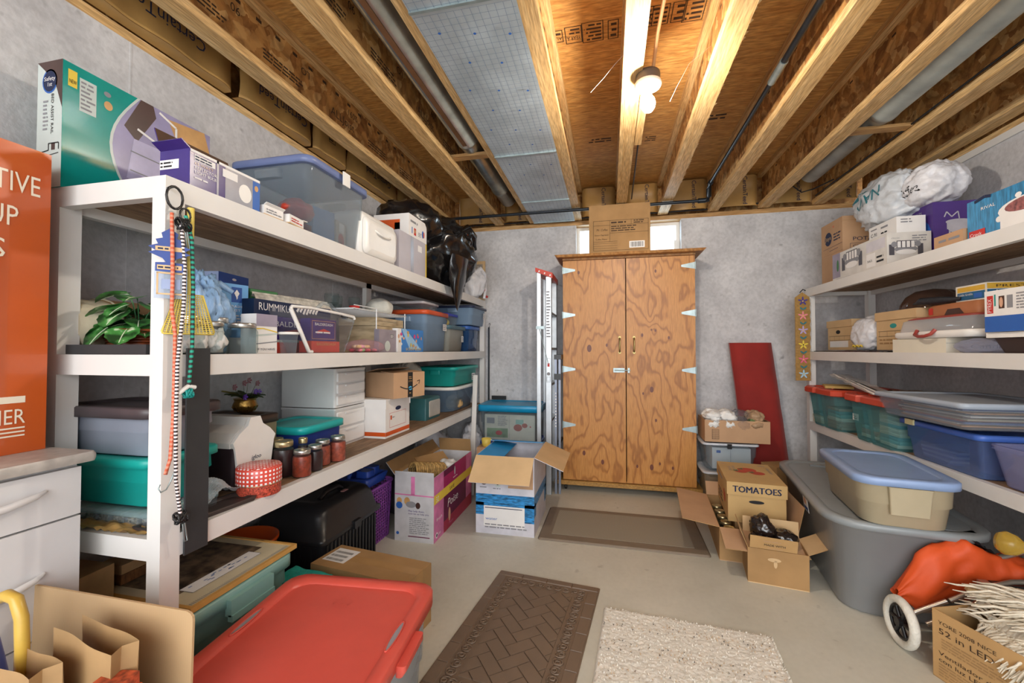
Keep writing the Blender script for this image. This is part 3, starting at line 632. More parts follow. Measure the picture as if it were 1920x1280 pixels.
for x in (-0.016, 0.016):
    m = MB(); m.box(x - 0.009, x + 0.009, 0, 0.02, 0, 1.12, mat('grey_tube', '#8c94a4', 0.4, 0.5)); 
    if x < 0:
        f = Fr((x - 0.009, 0, 0), (1, 0, 0), (0, 0, 1)); m.scribble(f, 0.003, 0.55, 0.015, 0.85, 12, WHITE)
    m.build('leg', t)
m = MB(); m.box(-0.03, 0.03, -0.006, 0.3, 1.12, 1.16, BLK); m.build('top_cap', t)
m = MB(); m.box(-0.03, 0.03, -0.008, 0.03, 0.95, 1.0, BLK); m.build('bracket', t)
m = MB(); m.box(-0.016, 0.016, 0.03, 0.28, 0.4, 0.42, BLK); m.build('tread', t)
# ================================================================ MATS
BM = mat('brown_rubber', '#73604f', 0.5, var=0.05, sc=10)
m = MB(); W, D = 0.53, 0.86
m.box(-W/2, W/2, -D/2, D/2, 0, 0.006, BM)
def rb(x0, x1, y0, y1, z0, z1, mm, g=0.002): m.add([(x0, y0, z0), (x1, y0, z0), (x1, y1, z0), (x0, y1, z0), (x0 + g, y0 + g, z1), (x1 - g, y0 + g, z1), (x1 - g, y1 - g, z1), (x0 + g, y1 - g, z1)], [(4, 5, 6, 7), (0, 1, 5, 4), (1, 2, 6, 5), (2, 3, 7, 6), (3, 0, 4, 7)], mm)
n = 7
for i in range(n):
    a = -D/2 + 0.045 + i * (D - 0.09) / n; e = a + (D - 0.09) / n
    rb(-W/2 + 0.004, -W/2 + 0.052, a + 0.0015, e - 0.0015, 0.006, 0.0105, BM); rb(W/2 - 0.052, W/2 - 0.004, a + 0.0015, e - 0.0015, 0.006, 0.0105, BM)
for i in range(4):
    a = -W/2 + 0.004 + i * (W - 0.008) / 4; e = a + (W - 0.008) / 4
    for y in (-D/2 + 0.004, D/2 - 0.042): rb(a + 0.0015, e - 0.0015, y, y + 0.038, 0.006, 0.0105, BM)
def curl(cx, cy, s, a0):
    for sg in (1, -1):
        pts = [(cx + s * (0.2 + 0.8 * k / 9) * math.cos(a0 + sg * k * 0.62) , cy + s * (0.2 + 0.8 * k / 9) * math.sin(a0 + sg * k * 0.62), 0.0085) for k in range(10)]
        m.tube(pts, 0.0034, BM, 5)
for i in range(17):
    y = -D/2 + 0.075 + i * (D - 0.15) / 16
    for x in (-W/2 + 0.083, W/2 - 0.083): curl(x, y, 0.022, i * 1.57); m.tube([(x + 0.02 * math.cos(q * 1.05), y + 0.02 * math.sin(q * 1.05), 0.0075) for q in range(6)], 0.002, BM, 4, True)
for i in range(8):
    x = -W/2 + 0.11 + i * (W - 0.22) / 7
    for y in (-D/2 + 0.075, D/2 - 0.075): curl(x, y, 0.02, i * 1.57)
bx0, bx1, by0, by1 = -W/2 + 0.118, W/2 - 0.118, -D/2 + 0.11, D/2 - 0.11
def clip(poly):
    for ax, lim, sg in ((0, bx0, 1), (0, bx1, -1), (1, by0, 1), (1, by1, -1)):
        o = []
        for i in range(len(poly)):
            p, q = poly[i], poly[(i + 1) % len(poly)]; dp, dq = (p[ax] - lim) * sg, (q[ax] - lim) * sg
            if dp >= 0: o.append(p)
            if dp * dq < 0: tt = dp / (dp - dq); o.append((p[0] + (q[0] - p[0]) * tt, p[1] + (q[1] - p[1]) * tt))
        poly = o
        if len(poly) < 3: return []
    return poly
bw, bl_ = 0.058, 0.116; cs = math.cos(R_(45)); g = 0.0022
for i in range(-14, 15):
    for j in range(-8, 9):
        X0 = i * bw; Y0 = i * bw + j * 2 * bl_ * 1.0
        for (x0, y0, x1, y1) in ((X0, Y0, X0 + bl_, Y0 + bw), (X0 - bw, Y0 + 0.0, X0, Y0 + bl_)):
            pl = [(x0 + g, y0 + g), (x1 - g, y0 + g), (x1 - g, y1 - g), (x0 + g, y1 - g)]
            pl = clip([((x - y) * cs, (x + y) * cs) for x, y in pl])
            if pl: m.add([(x, y, 0.0105) for x, y in pl] + [(x, y, 0.006) for x, y in pl], [tuple(range(len(pl)))] + [(k, k + len(pl), (k + 1) % len(pl) + len(pl), (k + 1) % len(pl)) for k in range(len(pl))], BM)
tag(m.build('door_mat', None, (-0.362, 1.79, 0.0), -6.5), 'brown rubber door mat with herringbone bricks and a scroll border', 'mat')
# taupe anti-fatigue mat
m = MB(); TM = mat('taupe_mat', '#7c6e5e', 0.6, var=0.05); m.rings([rr(1.02, 0.56, 0.02, 0), rr(1.02, 0.56, 0.02, 0.004), rr(1.0, 0.54, 0.02, 0.012)], TM)
tw = stripes('woven_taupe', '#a09684', '#857b6b', 60, 0, 0.9, dist=1.2)
m.box(-0.43, 0.43, -0.2, 0.215, 0.012, 0.0135, tw); tag(m.build('kitchen_mat', None, (0.065, 2.945, 0.0), -0.8), 'long taupe woven mat in front of the cabinet', 'mat')
# shaggy cream rug
RUG = mat('cream_pile', '#e6e1d6', 1.0, var=0.05, sc=30, bmp=0.4, spec=0.1)
RG2 = mat('rug_grey_tuft', '#57524c', 1.0, var=0); RG3 = mat('rug_tan_tuft', '#b9a184', 1.0, var=0)
m = MB(); W, D = 0.68, 0.66
m.grid(lambda u, v: (-W/2 + W * u, -D/2 + D * v, 0.002 + 0.012 * min(1, min(u, 1-u) * 90, min(v, 1-v) * 90) + 0.002 * noise.noise(V((u * 45, v * 45, 0))) + 0.003 * noise.noise(V((u * 140, v * 140, 5)))), 130, 130, RUG)
rnd = random.Random(8)
for i in range(2600):
    u, v = rnd.random(), rnd.random(); x, y = -W/2 + 0.01 + (W - 0.02) * u, -D/2 + 0.01 + (D - 0.02) * v
    band = abs(((y / 0.15) % 1.0) - 0.5) < 0.24
    mm = RUG if not band or rnd.random() < 0.45 else (RG2 if rnd.random() < 0.3 else RG3)
    a = rnd.random() * 6.28; dx, dy = 0.006 * math.cos(a), 0.006 * math.sin(a)
    m.add([(x - dy * 0.5, y + dx * 0.5, 0.0165), (x + dy * 0.5, y - dx * 0.5, 0.0165), (x + dx, y + dy, 0.021)], [(0, 1, 2)], mm)
for i in range(700):
    s4 = rnd.randrange(4); q = rnd.random(); x, y = ((-W/2 + W * q, D/2), (W/2, -D/2 + D * q), (-W/2 + W * q, -D/2), (W/2, -D/2 + D * q))[s4]; a = rnd.random() * 6.28
    m.add([(x - 0.004, y, 0.001), (x + 0.004, y + 0.002, 0.012), (x + 0.007 * math.cos(a), y + 0.007 * math.sin(a), 0.004)], [(0, 1, 2)], RUG)
tag(m.build('shag_rug', None, (0.285, 1.675, 0.0), -4.5), 'shaggy cream rug with speckled grey and tan stripes', 'rug')
# ================================================================ LEFT SHELF, TOP
TG = mat('teal_print', '#12958c', 0.18, var=0.05, coat=0.5); GYP = mat('pale_print', '#c6d0cc', 0.3, var=0.03); LIL = mat('lilac_print', '#9a94b8', 0.25, var=0.15, sc=8); TANP = mat('tan_print', '#c99b62', 0.35, var=0.15)
DBR = mat('dark_brown_print', '#4a3430', 0.3, var=0.1); PURP = mat('purple_print', '#3d2c78', 0.25, var=0.08, coat=0.3)
loc, rz, w = LS(-1.55, 0.895, 1.36, ZU, 0.10)
def dr(m, F):
    f = F['front']; W, H = f.w, f.h
    arc = [(0.14 + 0.055 * math.cos(a), H * 0.5 + H * 0.5 * math.sin(a)) for a in [R_(t) for t in range(90, 271, 15)]]
    m.poly(f, [(0.20, H)] + [(0.12 + 0.08 * (1 - math.sin(R_(k * 15))) , H - H * k / 12) for k in range(13)] + [(W, 0), (W, H)], GYP, 0.0006)
    m.poly(f, [(0.205, H)] + [(0.128 + 0.08 * (1 - math.sin(R_(k * 15))), H - H * k / 12) for k in range(13)] + [(W, 0), (W, H)], LIL, 0.001)
    m.poly(f, [(0.21, H), (0.16, H * 0.7), (0.2, H * 0.6), (0.26, H * 0.9), (0.25, H)], DBR, 0.0014)
    m.poly(f, [(0.19, H * 0.62), (0.40, H * 0.62), (0.41, H * 0.2), (0.17, H * 0.25)], mat('lilac_light', '#b3aed0', 0.3, var=0.1), 0.0016)
    m.poly(f, [(0.30, H * 0.95), (0.44, H), (W, H * 0.8), (W, H * 0.5), (0.36, H * 0.62)], TANP, 0.0018)
    m.line(f, [(0.18, H * 0.5), (0.41, H * 0.47)], 0.004, INKG, 0.002); m.line(f, [(0.18, H * 0.33), (0.41, H * 0.3)], 0.004, INKG, 0.002); m.line(f, [(0.3, H * 0.62), (0.29, H * 0.22)], 0.004, INKG, 0.002)
    m.line(f, [(0.2, H * 0.72), (0.27, H * 0.66), (0.33, H * 0.66), (0.33, H * 0.9), (0.27, H * 0.97)], 0.008, WHITE, 0.0022)
    m.poly(f, [(0.14, 0), (W, 0), (W, H * 0.14), (0.3, H * 0.2), (0.16, H * 0.14)], TG, 0.002); m.poly(f, [(0.13, 0), (0.19, 0), (0.18, H * 0.2), (0.13, H * 0.18)], DBR, 0.0022)
    m.rect(f, 0.012, H - 0.07, 0.034, H - 0.02, YEL); m.rect(f, 0.04, H - 0.13, 0.083, H - 0.03, GYP); m.scribble(f, 0.043, H - 0.125, 0.08, H - 0.035, 7, INKG); m.text(f, 'NEW', 0.023, H - 0.06, 0.012, INK, 'C', rot=math.pi / 2 * 0, width=0.018)
    m.disc(f, 0.115, H - 0.075, 0.012, 0.014, TANP); m.disc(f, 0.112, H - 0.04, 0.01, 0.008, INKG); m.scribble(f, 0.19, 0.01, 0.36, 0.03, 1, WHITE)
    f = F['left']; W = f.w
    m.rect(f, 0, 0, W, H, GYP, 0.0004); m.poly(f, [(0, H), (W, H), (W, H * 0.62), (W * 0.75, H * 0.8), (W * 0.3, H * 0.93)], DBR); m.disc(f, W * 0.5, H * 0.84, 0.03, 0.036, BLUE); m.disc(f, W * 0.5, H * 0.84, 0.026, 0.031, INKN, 0.0013); m.text(f, 'Safety', W * 0.5, H * 0.845, 0.012, WHITE, 'C', width=0.045); m.text(f, '1st', W * 0.5, H * 0.80, 0.012, WHITE, 'C')
    m.text(f, 'BED ASSIST RAIL', W * 0.58, H * 0.74, 0.010, INK, rot=-math.pi / 2, width=0.12); m.scribble(f, W * 0.25, H * 0.45, W * 0.45, H * 0.7, 8, INKG); m.line(f, [(W * 0.1, 0.105), (W * 0.5, 0.11), (W * 0.5, 0.13), (W * 0.9, 0.13), (W * 0.9, 0.11)], 0.003, INK); m.rect(f, W * 0.6, 0.11, W * 0.75, 0.13, DBR); m.line(f, [(W * 0.1, 0.09), (W * 0.9, 0.1)], 0.002, INK)
carton('bed_rail_box', 'tall glossy teal box showing a bed picture, standing on end of top left shelf', 'box', w, 0.10, 0.375, TG, loc, rz, draw=dr)
loc, rz, w = LS(-1.62, 1.40, 1.52, ZU, 0.10)
def dr(m, F):
    f = F['front']; m.disc(f, f.w / 2, f.h * 0.5, 0.05, 0.05, mat('cyan_ink', '#47b0e0', 0.4)); m.disc(f, f.w / 2, f.h * 0.5, 0.042, 0.042, BLUE, 0.0013); m.text(f, 'WE', f.w / 2, f.h * 0.53, 0.02, WHITE, 'C', rot=0); m.text(f, 'Free', f.w / 2, f.h * 0.42, 0.02, WHITE, 'C')
carton('purple_box', 'purple box with a round blue emblem behind the teal bed rail box', 'box', 0.16, 0.05, 0.245, PURP, (-1.57, 1.46, ZU), 90, draw=dr)
# reflector light box, open lid flap at the near end
t = thing('light_bulb_box', 'long purple and silver light bulb box on the near corner of top left shelf', 'box', (-1.235, 1.10, ZU), 90)
SLV = mat('silver_print', '#b8bcc8', 0.15, 0.3, var=0.1)
def dr(m, F):
    f = F['front']; W, H = f.w, f.h
    m.rect(f, 0.115, 0, W, H - 0.008, SLV, 0.0008); m.rect(f, 0.085, 0, 0.092, H, SLV, 0.001); m.rect(f, 0, H - 0.008, W, H, WHITE, 0.001)
    m.rect(f, 0.013, H - 0.03, 0.08, H - 0.012, WHITE); m.scribble(f, 0.015, H - 0.029, 0.078, H - 0.013, 2, INKN); m.text(f, '65 WATT', 0.013, H - 0.042, 0.008, TAPE, width=0.06); m.text(f, 'REFLECTOR', 0.013, H - 0.055, 0.009, WHITE, width=0.072); m.text(f, 'LIGHT BULB', 0.013, H - 0.068, 0.009, WHITE, width=0.07); m.scribble(f, 0.013, 0.025, 0.06, 0.035, 1, WHITE)
    m.rect(f, 0.105, H - 0.04, 0.16, H - 0.015, WHITE, 0.0012); m.rect(f, W - 0.03, 0, W, H - 0.01, BLUE, 0.0012); m.disc(f, W - 0.06, H * 0.4, 0.025, 0.03, WPL, 0.0014); m.disc(f, W - 0.015, H * 0.7, 0.008, 0.01, TANP, 0.0014)
    f = F['left']; m.rect(f, 0.0, H * 0.5, 0.07, H * 0.75, WHITE); m.scribble(f, 0.003, H * 0.53, 0.065, H * 0.72, 2, INK)
open_carton(0.25, 0.11, 0.11, PURP, t, {'left': (0.03, 60), 'back': (0.08, 20)}, inner=BRN, draw=dr)
# clear tote with grey-blue lid
GBL = mat('grey_blue_lid', '#6d7ba6', 0.4, var=0.04); GBR = clear('smoky_clear', '#b9c4cc', 0.32)
t = tote('clear_storage_tote', 'large clear tote with a blue-grey lid on top left shelf', 0.42, 0.37, 0.315, GBR, GBL, (-1.385, 1.70, ZU), 90, None, hs='x', hw=0.12, taper=0.12)
m = MB(); m.box(-0.025, 0.025, -0.222, -0.217, 0.27, 0.33, WPL); m.build('lid_label', t)
carton('small_blue_box', 'blue box packed inside the clear tote on top left shelf', 'box', 0.12, 0.08, 0.15, mat('mid_blue', '#4a7fb8', 0.5), (-1.30, 1.68, ZU + 0.012), 80)
carton('small_photo_box', 'box with a price sticker inside the clear tote on top left shelf', 'box', 0.10, 0.05, 0.13, mat('pale_box', '#c2b7ae', 0.5), (-1.29, 1.80, ZU + 0.012), 100, draw=lambda m, F: (m.rect(F['front'], 0.03, 0.08, 0.08, 0.125, WHITE), m.disc(F['front'], 0.05, 0.045, 0.03, 0.03, RED), m.disc(F['front'], 0.04, 0.03, 0.02, 0.02, INK)))
m = MB(); blob(m, (0, 0, 0), (0.1, 0.13, 0.06), mat('cream_cloth', '#d8cfb8', 0.9, bmp=0.1), 3, 0.2, flat=-0.05); tag(m.build('folded_cloth', None, (-1.44, 1.72, ZU + 0.065), 0), 'cream cloth bundle in the back of the clear tote on top left shelf', 'cloth')
m = MB(); blob(m, (0, 0, 0), (0.07, 0.06, 0.05), RP, 5, 0.3, flat=-0.045); tag(m.build('red_cloth', None, (-1.33, 1.575, ZU + 0.13), 0), 'red cloth bundle seen through the clear tote on top left shelf', 'cloth')
carton('dark_red_box', 'dark red box under the red cloth inside the clear tote', 'box', 0.10, 0.12, 0.06, mat('dark_red', '#7c2a2c', 0.5), (-1.34, 1.575, ZU + 0.012), 90)
for k, (y, x, lab, mm) in enumerate(((1.285, -1.20, 'small white carton lying on the front shelf edge before clear tote', WHITE), (1.39, -1.195, 'small white carton with an open brown end beside the other on shelf edge', WHITE))):
    t = thing('small_carton', lab, 'carton', (x, y, ZU + 0.001), 90 + k * 8)
    def dr(m, F): m.scribble(F['front'], 0.01, 0.008, 0.08, 0.026, 2, RED if k else INKG); m.rect(F['top'], 0.01, 0.01, 0.05, 0.03, CBL)
    open_carton(0.09, 0.05, 0.034, mm, t, {'right': (0.03, 85)} if k else {'front': (0.012, 60)}, inner=CBL, draw=dr)
# white drawer bin
t = thing('white_bin', 'white plastic drawer bin with a bow handle beside clear tote', 'bin', (-1.36, 2.055, ZU), 90)
m = MB(); m.rings([rr(0.35, 0.30, 0.03, 0.0), rr(0.37, 0.31, 0.03, 0.02), rr(0.375, 0.315, 0.035, 0.2), rr(0.36, 0.30, 0.03, 0.225), rr(0.3, 0.24, 0.03, 0.232)], WPL); m.build('body', t)
m = MB(); m.rings([[(x, -0.158, 0.11 + y) for x, y, _ in rr(0.33, 0.19, 0.03)], [(x, -0.172, 0.11 + y) for x, y, _ in rr(0.31, 0.17, 0.03)], [(x, -0.176, 0.11 + y) for x, y, _ in rr(0.27, 0.13, 0.03)]], WPL); m.build('drawer_front', t)
m = MB(); m.tube([(-0.08, -0.17, 0.15), (-0.06, -0.185, 0.135), (0.0, -0.19, 0.128), (0.06, -0.185, 0.135), (0.08, -0.17, 0.15)], 0.006, WPL); m.build('handle', t)
def dr(m, F):
    m.rect(F['front'], F['front'].w - 0.018, 0, F['front'].w, F['front'].h, YEL); m.rect(F['front'], 0.25, 0.16, 0.31, 0.2, WHITE); m.rect(F['front'], 0.15, 0, 0.19, 0.235, SLV)
LG = mat('lavender_grey_card', '#b9b3ba', 0.4, var=0.03)
loc, rz, w = LS(-1.20, 2.262, 2.645, ZU, 0.32); carton('lavender_grey_box', 'plain lavender-grey box beside the white bin, under an orange-striped box', 'box', w, 0.32, 0.235, LG, loc, rz, draw=dr)
def dr(m, F):
    f = F['left']; m.rect(f, 0.0, 0.02, f.w * 0.75, 0.1, ORANGE); m.rect(f, f.w * 0.6, 0.03, f.w * 0.75, 0.08, INK)
    f = F['front']; m.scribble(f, 0.02, 0.08, 0.14, 0.11, 1, INKG); m.rect(f, 0.04, 0.02, 0.05, 0.06, BLUE); m.rect(f, 0.07, 0.015, 0.10, 0.06, RED); m.rect(f, 0.075, 0.03, 0.095, 0.05, TANP, 0.001); m.disc(f, 0.2, 0.05, 0.014, 0.025, BLUE); m.disc(f, 0.215, 0.05, 0.01, 0.02, ORANGE, 0.0014); m.scribble(f, 0.13, 0.02, 0.18, 0.05, 3, INKG)
loc, rz, w = LS(-1.20, 2.385, 2.645, ZU + 0.236, 0.24); carton('orange_striped_box', 'white box with orange print stacked on the lavender-grey box', 'box', w, 0.24, 0.135, WHITE, loc, rz, draw=dr)
# black bin bag
BAG = mat('black_bag_plastic', '#141315', 0.22, var=0.1, sc=8, bmp=0.3, bsc=16, coat=0.4)
t = thing('black_bin_bag', 'bulging shiny black bin bag hanging over the far end of top left shelf', 'bag', (-1.36, 3.05, ZU))
m = MB()
def fn(q, p):
    if p.x > 0.35 and p.z < 0.1: q.z -= 0.0
    return q
blob(m, (0, 0.05, 0.27), (0.28, 0.37, 0.30), BAG, 11, 0.3, 2.2, flat=0.0, sub=5, crease=0.8)
blob(m, (0.0, -0.33, 0.40), (0.20, 0.18, 0.16), BAG, 12, 0.3, 2.2, sub=4, crease=0.8)
m.rings([[(0.265 + (0.13 - 0.13 * k / 7) * math.cos(a) * 0.55 - 0.01 * k * 0 , -0.09 + 0.0 * k + (0.17 * (1 - k / 7) ** 0.8 + 0.008) * math.sin(a) * (1 + 0.2 * math.sin(a * 5 + k * 1.7)), 0.20 - 0.055 * k) for a in [2 * math.pi * j / 28 for j in range(28)]] for k in range(8)], BAG)
m.build('bag_body', t)
m = MB(); blob(m, (0.16, 0.16, 0.40), (0.10, 0.10, 0.09), BAG, 13, 0.5, 2.5, sub=4, crease=1.0); m.tube([(0.2, 0.08, 0.42), (0.26, 0.14, 0.48), (0.28, 0.22, 0.44), (0.27, 0.26, 0.36), (0.23, 0.24, 0.31)], [0.035, 0.045, 0.04, 0.035, 0.02], BAG, 10); m.build('knot', t)
m = MB(); m.tube([(0.27, 0.1, 0.425), (0.285, 0.15, 0.415)], 0.011, ORANGE); m.tube([(0.27, 0.24, 0.30), (0.28, 0.29, 0.29)], 0.01, ORANGE); m.build('drawstring', t)
WBAG = mat('white_bag_plastic', '#dfdfe4', 0.35, var=0.06, bmp=0.5, bsc=26)
t = thing('white_carrier_bag', 'white plastic carrier bag with red print at far end of top left shelf', 'bag', (-1.22, 3.66, ZU))
m = MB(); blob(m, (0, 0, 0.12), (0.10, 0.10, 0.14), WBAG, 21, 0.35, 2.4, flat=0.0, crease=0.9); m.tube([(0.03, -0.05, 0.2), (0.08, 0.0, 0.26), (0.1, 0.08, 0.22), (0.1, 0.12, 0.08), (0.09, 0.1, 0.0)], [0.02, 0.025, 0.02, 0.018, 0.012], WBAG, 8); m.build('bag_body', t)
m = MB(); m.tube([(0.085, 0.02, 0.09), (0.10, 0.07, 0.075)], 0.014, RED); m.tube([(0.09, 0.13, 0.03), (0.1, 0.17, 0.025)], 0.012, RED); m.build('red_print', t)
m = MB(); m.box(-0.10, 0.10, -0.012, 0.012, 0, 0.37, CBL); f = Fr((-0.10, -0.012, 0), (1, 0, 0), (0, 0, 1)); m.rect(f, 0.02, 0.02, 0.18, 0.34, mat('taupe_panel', '#a0968c', 0.6)); m.rect(f, 0.09, 0.18, 0.11, 0.26, YEL, 0.001); m.rect(f, 0.13, 0.24, 0.15, 0.32, WHITE, 0.001)
tag(m.build('framed_board', None, (-1.25, 3.86, ZU), 0), 'flat brown framed board standing at the far end of top left shelf', 'board')
# ================================================================ LEFT SHELF, MIDDLE
CANV = mat('beige_canvas', '#cdc4aa', 0.85, var=0.08, bmp=0.15, bsc=90); TANC = mat('brown_fabric', '#a3835c', 0.85, var=0.1, bmp=0.1)
t = thing('storage_bag', 'beige and brown fabric storage bag at the near end of middle left shelf', 'bag', (-1.64, 1.10, ZM))
m = MB(); m.rings([[(0.11 * k * math.cos(R_(q)), -0.15 + 0.06 * j, 0.09 + 0.085 * k * math.sin(R_(q))) for q in range(0, 360, 20)] for j, k in ((0, 0.82), (0.3, 0.97), (1.7, 1.0), (3, 1.02), (4.6, 0.97), (5, 0.85))], CANV); m.build('body', t)
m = MB(); m.rings([[(math.cos(R_(q)) * 0.114, y, 0.09 + 0.089 * math.sin(R_(q))) for q in range(0, 360, 20)] for y in (-0.05, 0.15)], TANC, True, True); m.build('cover', t)
m = MB(); m.tube([(math.cos(R_(q)) * 0.116, -0.05, 0.09 + 0.091 * math.sin(R_(q))) for q in range(0, 360, 20)], 0.003, CANV, 6, True); m.build('piping', t)
# plant in a basket
WICK = mat('wicker', '#7c3b1c', 0.35, var=0.35, sc=40)
t = thing('potted_plant', 'green variegated plant in a round brown wicker basket on middle left shelf', 'potted plant', (-1.475, 1.06, ZM))
m = MB()
for k in range(9):
    z = 0.006 + k * 0.0085; r = 0.068 + 0.014 * k / 8
    m.tube([((r + 0.0035 * math.cos(j * math.pi + k * math.pi)) * math.cos(j * 2 * math.pi / 32), (r + 0.0035 * math.cos(j * math.pi + k * math.pi)) * math.sin(j * 2 * math.pi / 32), z) for j in range(32)], 0.0048, WICK, 6, True)
m.lathe([(0.06, 0.002), (0.066, 0.01), (0.074, 0.075)], BRN, 24, cap1=True); m.build('basket', t)
def leafmat():
    mm, nt, b = nt_new('variegated_leaf'); v = coords(nt); n = N(nt, 'ShaderNodeTexNoise'); n.inputs['Scale'].default_value = 28; n.inputs['Detail'].default_value = 3; nt.links.new(v, n.inputs['Vector'])
    nt.links.new(ramp(nt, n.outputs[0], [(0.38, '#1d3d1c'), (0.5, '#3c7a38'), (0.6, '#4f9148'), (0.68, '#c9dbb6')]), b.inputs['Base Color']); b.inputs['Roughness'].default_value = 0.4; return mm
LEAF = leafmat(); LV = mat('leaf_vein', '#d6e2c4', 0.5)
def leaf(m, c, d, L, W, droop, mm=None, vein=True):
    c = V(c); d = V(d).normalized(); sd = d.cross(V((0, 0, 1))).normalized(); up = sd.cross(d)
    def P(u, s):
        ww = W * math.sin(math.pi * min(1, u * 0.93 + 0.07)) ** 0.65 * (1 + 0.06 * math.sin(u * 30)); return c + d * (L * u) + sd * (ww * s) + up * (0.10 * L * abs(s) - droop * L * u * u)
    m.grid(lambda u, v: P(u, (v - 0.5) * 2), 10, 6, mm or LEAF)
    if vein: m.tube([P(k / 6, 0) + up * 0.001 for k in range(6)], 0.0014, LV, 4)
rnd = random.Random(5)
m = MB()
LS_ = [((-0.02, -0.07, 0.085), (-0.15, -1, -0.75), 0.085, 0.042, 0.3), ((-0.035, -0.05, 0.145), (-0.7, -0.7, -0.1), 0.07, 0.04, 0.5), ((-0.05, -0.05, 0.09), (-0.8, -0.7, -0.5), 0.075, 0.042, 0.4), ((0.04, -0.06, 0.08), (0.5, -0.8, -0.4), 0.08, 0.042, 0.4),
       ((-0.02, -0.02, 0.19), (-0.9, -0.5, 0.05), 0.085, 0.032, 0.4), ((0.03, -0.03, 0.175), (0.5, -0.8, 0.1), 0.08, 0.04, 0.4), ((0.02, 0.02, 0.14), (0.9, 0.4, 0.0), 0.08, 0.04, 0.4), ((0.01, -0.05, 0.13), (0.1, -1, -0.3), 0.075, 0.048, 0.5), ((-0.05, 0, 0.12), (-1, 0.1, -0.1), 0.07, 0.038, 0.5)]
for L in LS_: leaf(m, *L)
for i in range(16):
    a = rnd.random() * 6.28; leaf(m, (0.03 * math.cos(a), 0.03 * math.sin(a), 0.08 + rnd.random() * 0.09), (math.cos(a), math.sin(a), rnd.random() * 0.5 - 0.3), 0.06 + rnd.random() * 0.02, 0.032 + rnd.random() * 0.01, 0.4)
m.build('foliage', t)
m = MB()
for c, d, *_ in LS_: m.tube([(0, 0, 0.06), (c[0] * 0.6, c[1] * 0.6, c[2] * 0.75 + 0.02), c], 0.002, GRN, 5)
m.build('stems', t)
m = MB(); m.box(-1.52, -1.225, 0.897, 0.93, ZM + 0.001, ZM + 0.028, mat('slate_strip', '#2f3032', 0.7))
tag(m.build('dark_strip'), 'dark grey strip lying on end rail of middle left shelf below the plant', 'strip')
# tied blue bag
BLB = mat('blue_bag_plastic', '#8fb2d8', 0.3, var=0.08, bmp=0.5, bsc=30, sc3=(2.5, 2.5, 0.7))
t = thing('blue_bag', 'light blue tied plastic bag with handwriting above the glass jars', 'bag', (-1.40, 1.20, ZM))
m = MB(); blob(m, (0, 0, 0.125), (0.085, 0.085, 0.135), BLB, 31, 0.4, 2.6, flat=0.0, crease=1.0, sub=5, fn=lambda q, p: V((q.x * (1 - 0.45 * max(0, p.z)), q.y * (1 - 0.45 * max(0, p.z)), q.z)))
m.build('bag_body', t)
m = MB(); m.tube([(0.0, 0, 0.245), (-0.02, -0.04, 0.265), (-0.03, -0.09, 0.27)], [0.012, 0.012, 0.018], BLB, 8); m.tube([(0, 0, 0.245), (0.03, 0.05, 0.25), (0.05, 0.085, 0.225)], [0.012, 0.014, 0.008], BLB, 8); blob(m, (0, 0, 0.25), (0.02, 0.02, 0.014), BLB, 2, 0.3, sub=2); m.build('knot', t)
m = MB(); f = Fr((0.085, -0.02, 0.13), (0, 1, 0.0), (0, 0, 1)); m.line(f, [(0, 0), (0.005, 0.025), (0.015, 0.0), (0.022, 0.026), (0.03, 0.0)], 0.002, INK, 0.006); m.line(f, [(0.035, 0.01), (0.05, 0.02), (0.045, 0.0), (0.055, 0.0)], 0.002, INK, 0.006); m.line(f, [(-0.01, -0.04), (0.0, -0.02), (0.01, -0.045), (0.02, -0.02), (0.03, -0.04)], 0.002, INK, 0.008); m.build('handwriting', t)
NVY = mat('navy_card', '#1d4d9a', 0.4, var=0.04); GBX = mat('grey_blue_card', '#8d9cbf', 0.4, var=0.04); LBX = mat('light_blue_card', '#6aa6dc', 0.4, var=0.03)
def dr(m, F):
    f = F['front']; m.rect(f, 0, f.h - 0.045, f.w, f.h, NVY); m.text(f, 'WALKER', f.w * 0.55, f.h - 0.075, 0.012, INKN, 'C', width=0.07); m.text(f, 'SKIS', f.w * 0.6, f.h - 0.095, 0.011, INKN, 'C'); m.disc(f, f.w / 2, f.h - 0.02, 0.012, 0.005, WHITE); m.scribble(f, 0.05, 0.12, 0.13, 0.17, 4, INKN)
carton('walker_box', 'taller grey-blue medical box with a navy top behind the tied blue bag', 'box', 0.17, 0.06, 0.315, GBX, (-1.50, 1.40, ZM), 100, draw=dr)
def dr(m, F):
    f = F['front']; m.rect(f, 0, 0, f.w, 0.06, WHITE); m.rect(f, f.w * 0.35, f.h - 0.07, f.w * 0.75, f.h - 0.012, NVY); m.poly(f, [(f.w * 0.55, f.h - 0.06), (f.w * 0.6, f.h - 0.05), (f.w * 0.57, f.h - 0.05), (f.w * 0.65, f.h - 0.035), (f.w * 0.55, f.h - 0.02), (f.w * 0.45, f.h - 0.035), (f.w * 0.53, f.h - 0.05)], WHITE, 0.0014); m.text(f, 'TRASH', f.w * 0.5, f.h - 0.09, 0.009, WHITE, 'C', width=0.05); m.text(f, 'MIST', f.w * 0.5, f.h - 0.105, 0.009, WHITE, 'C', width=0.04); m.scribble(f, 0.02, f.h - 0.16, 0.08, f.h - 0.115, 4, WHITE)
carton('medical_box', 'slim light blue medical box with a white base beside the blue bag', 'box', 0.10, 0.05, 0.265, LBX, (-1.42, 1.345, ZM), 78, draw=dr)
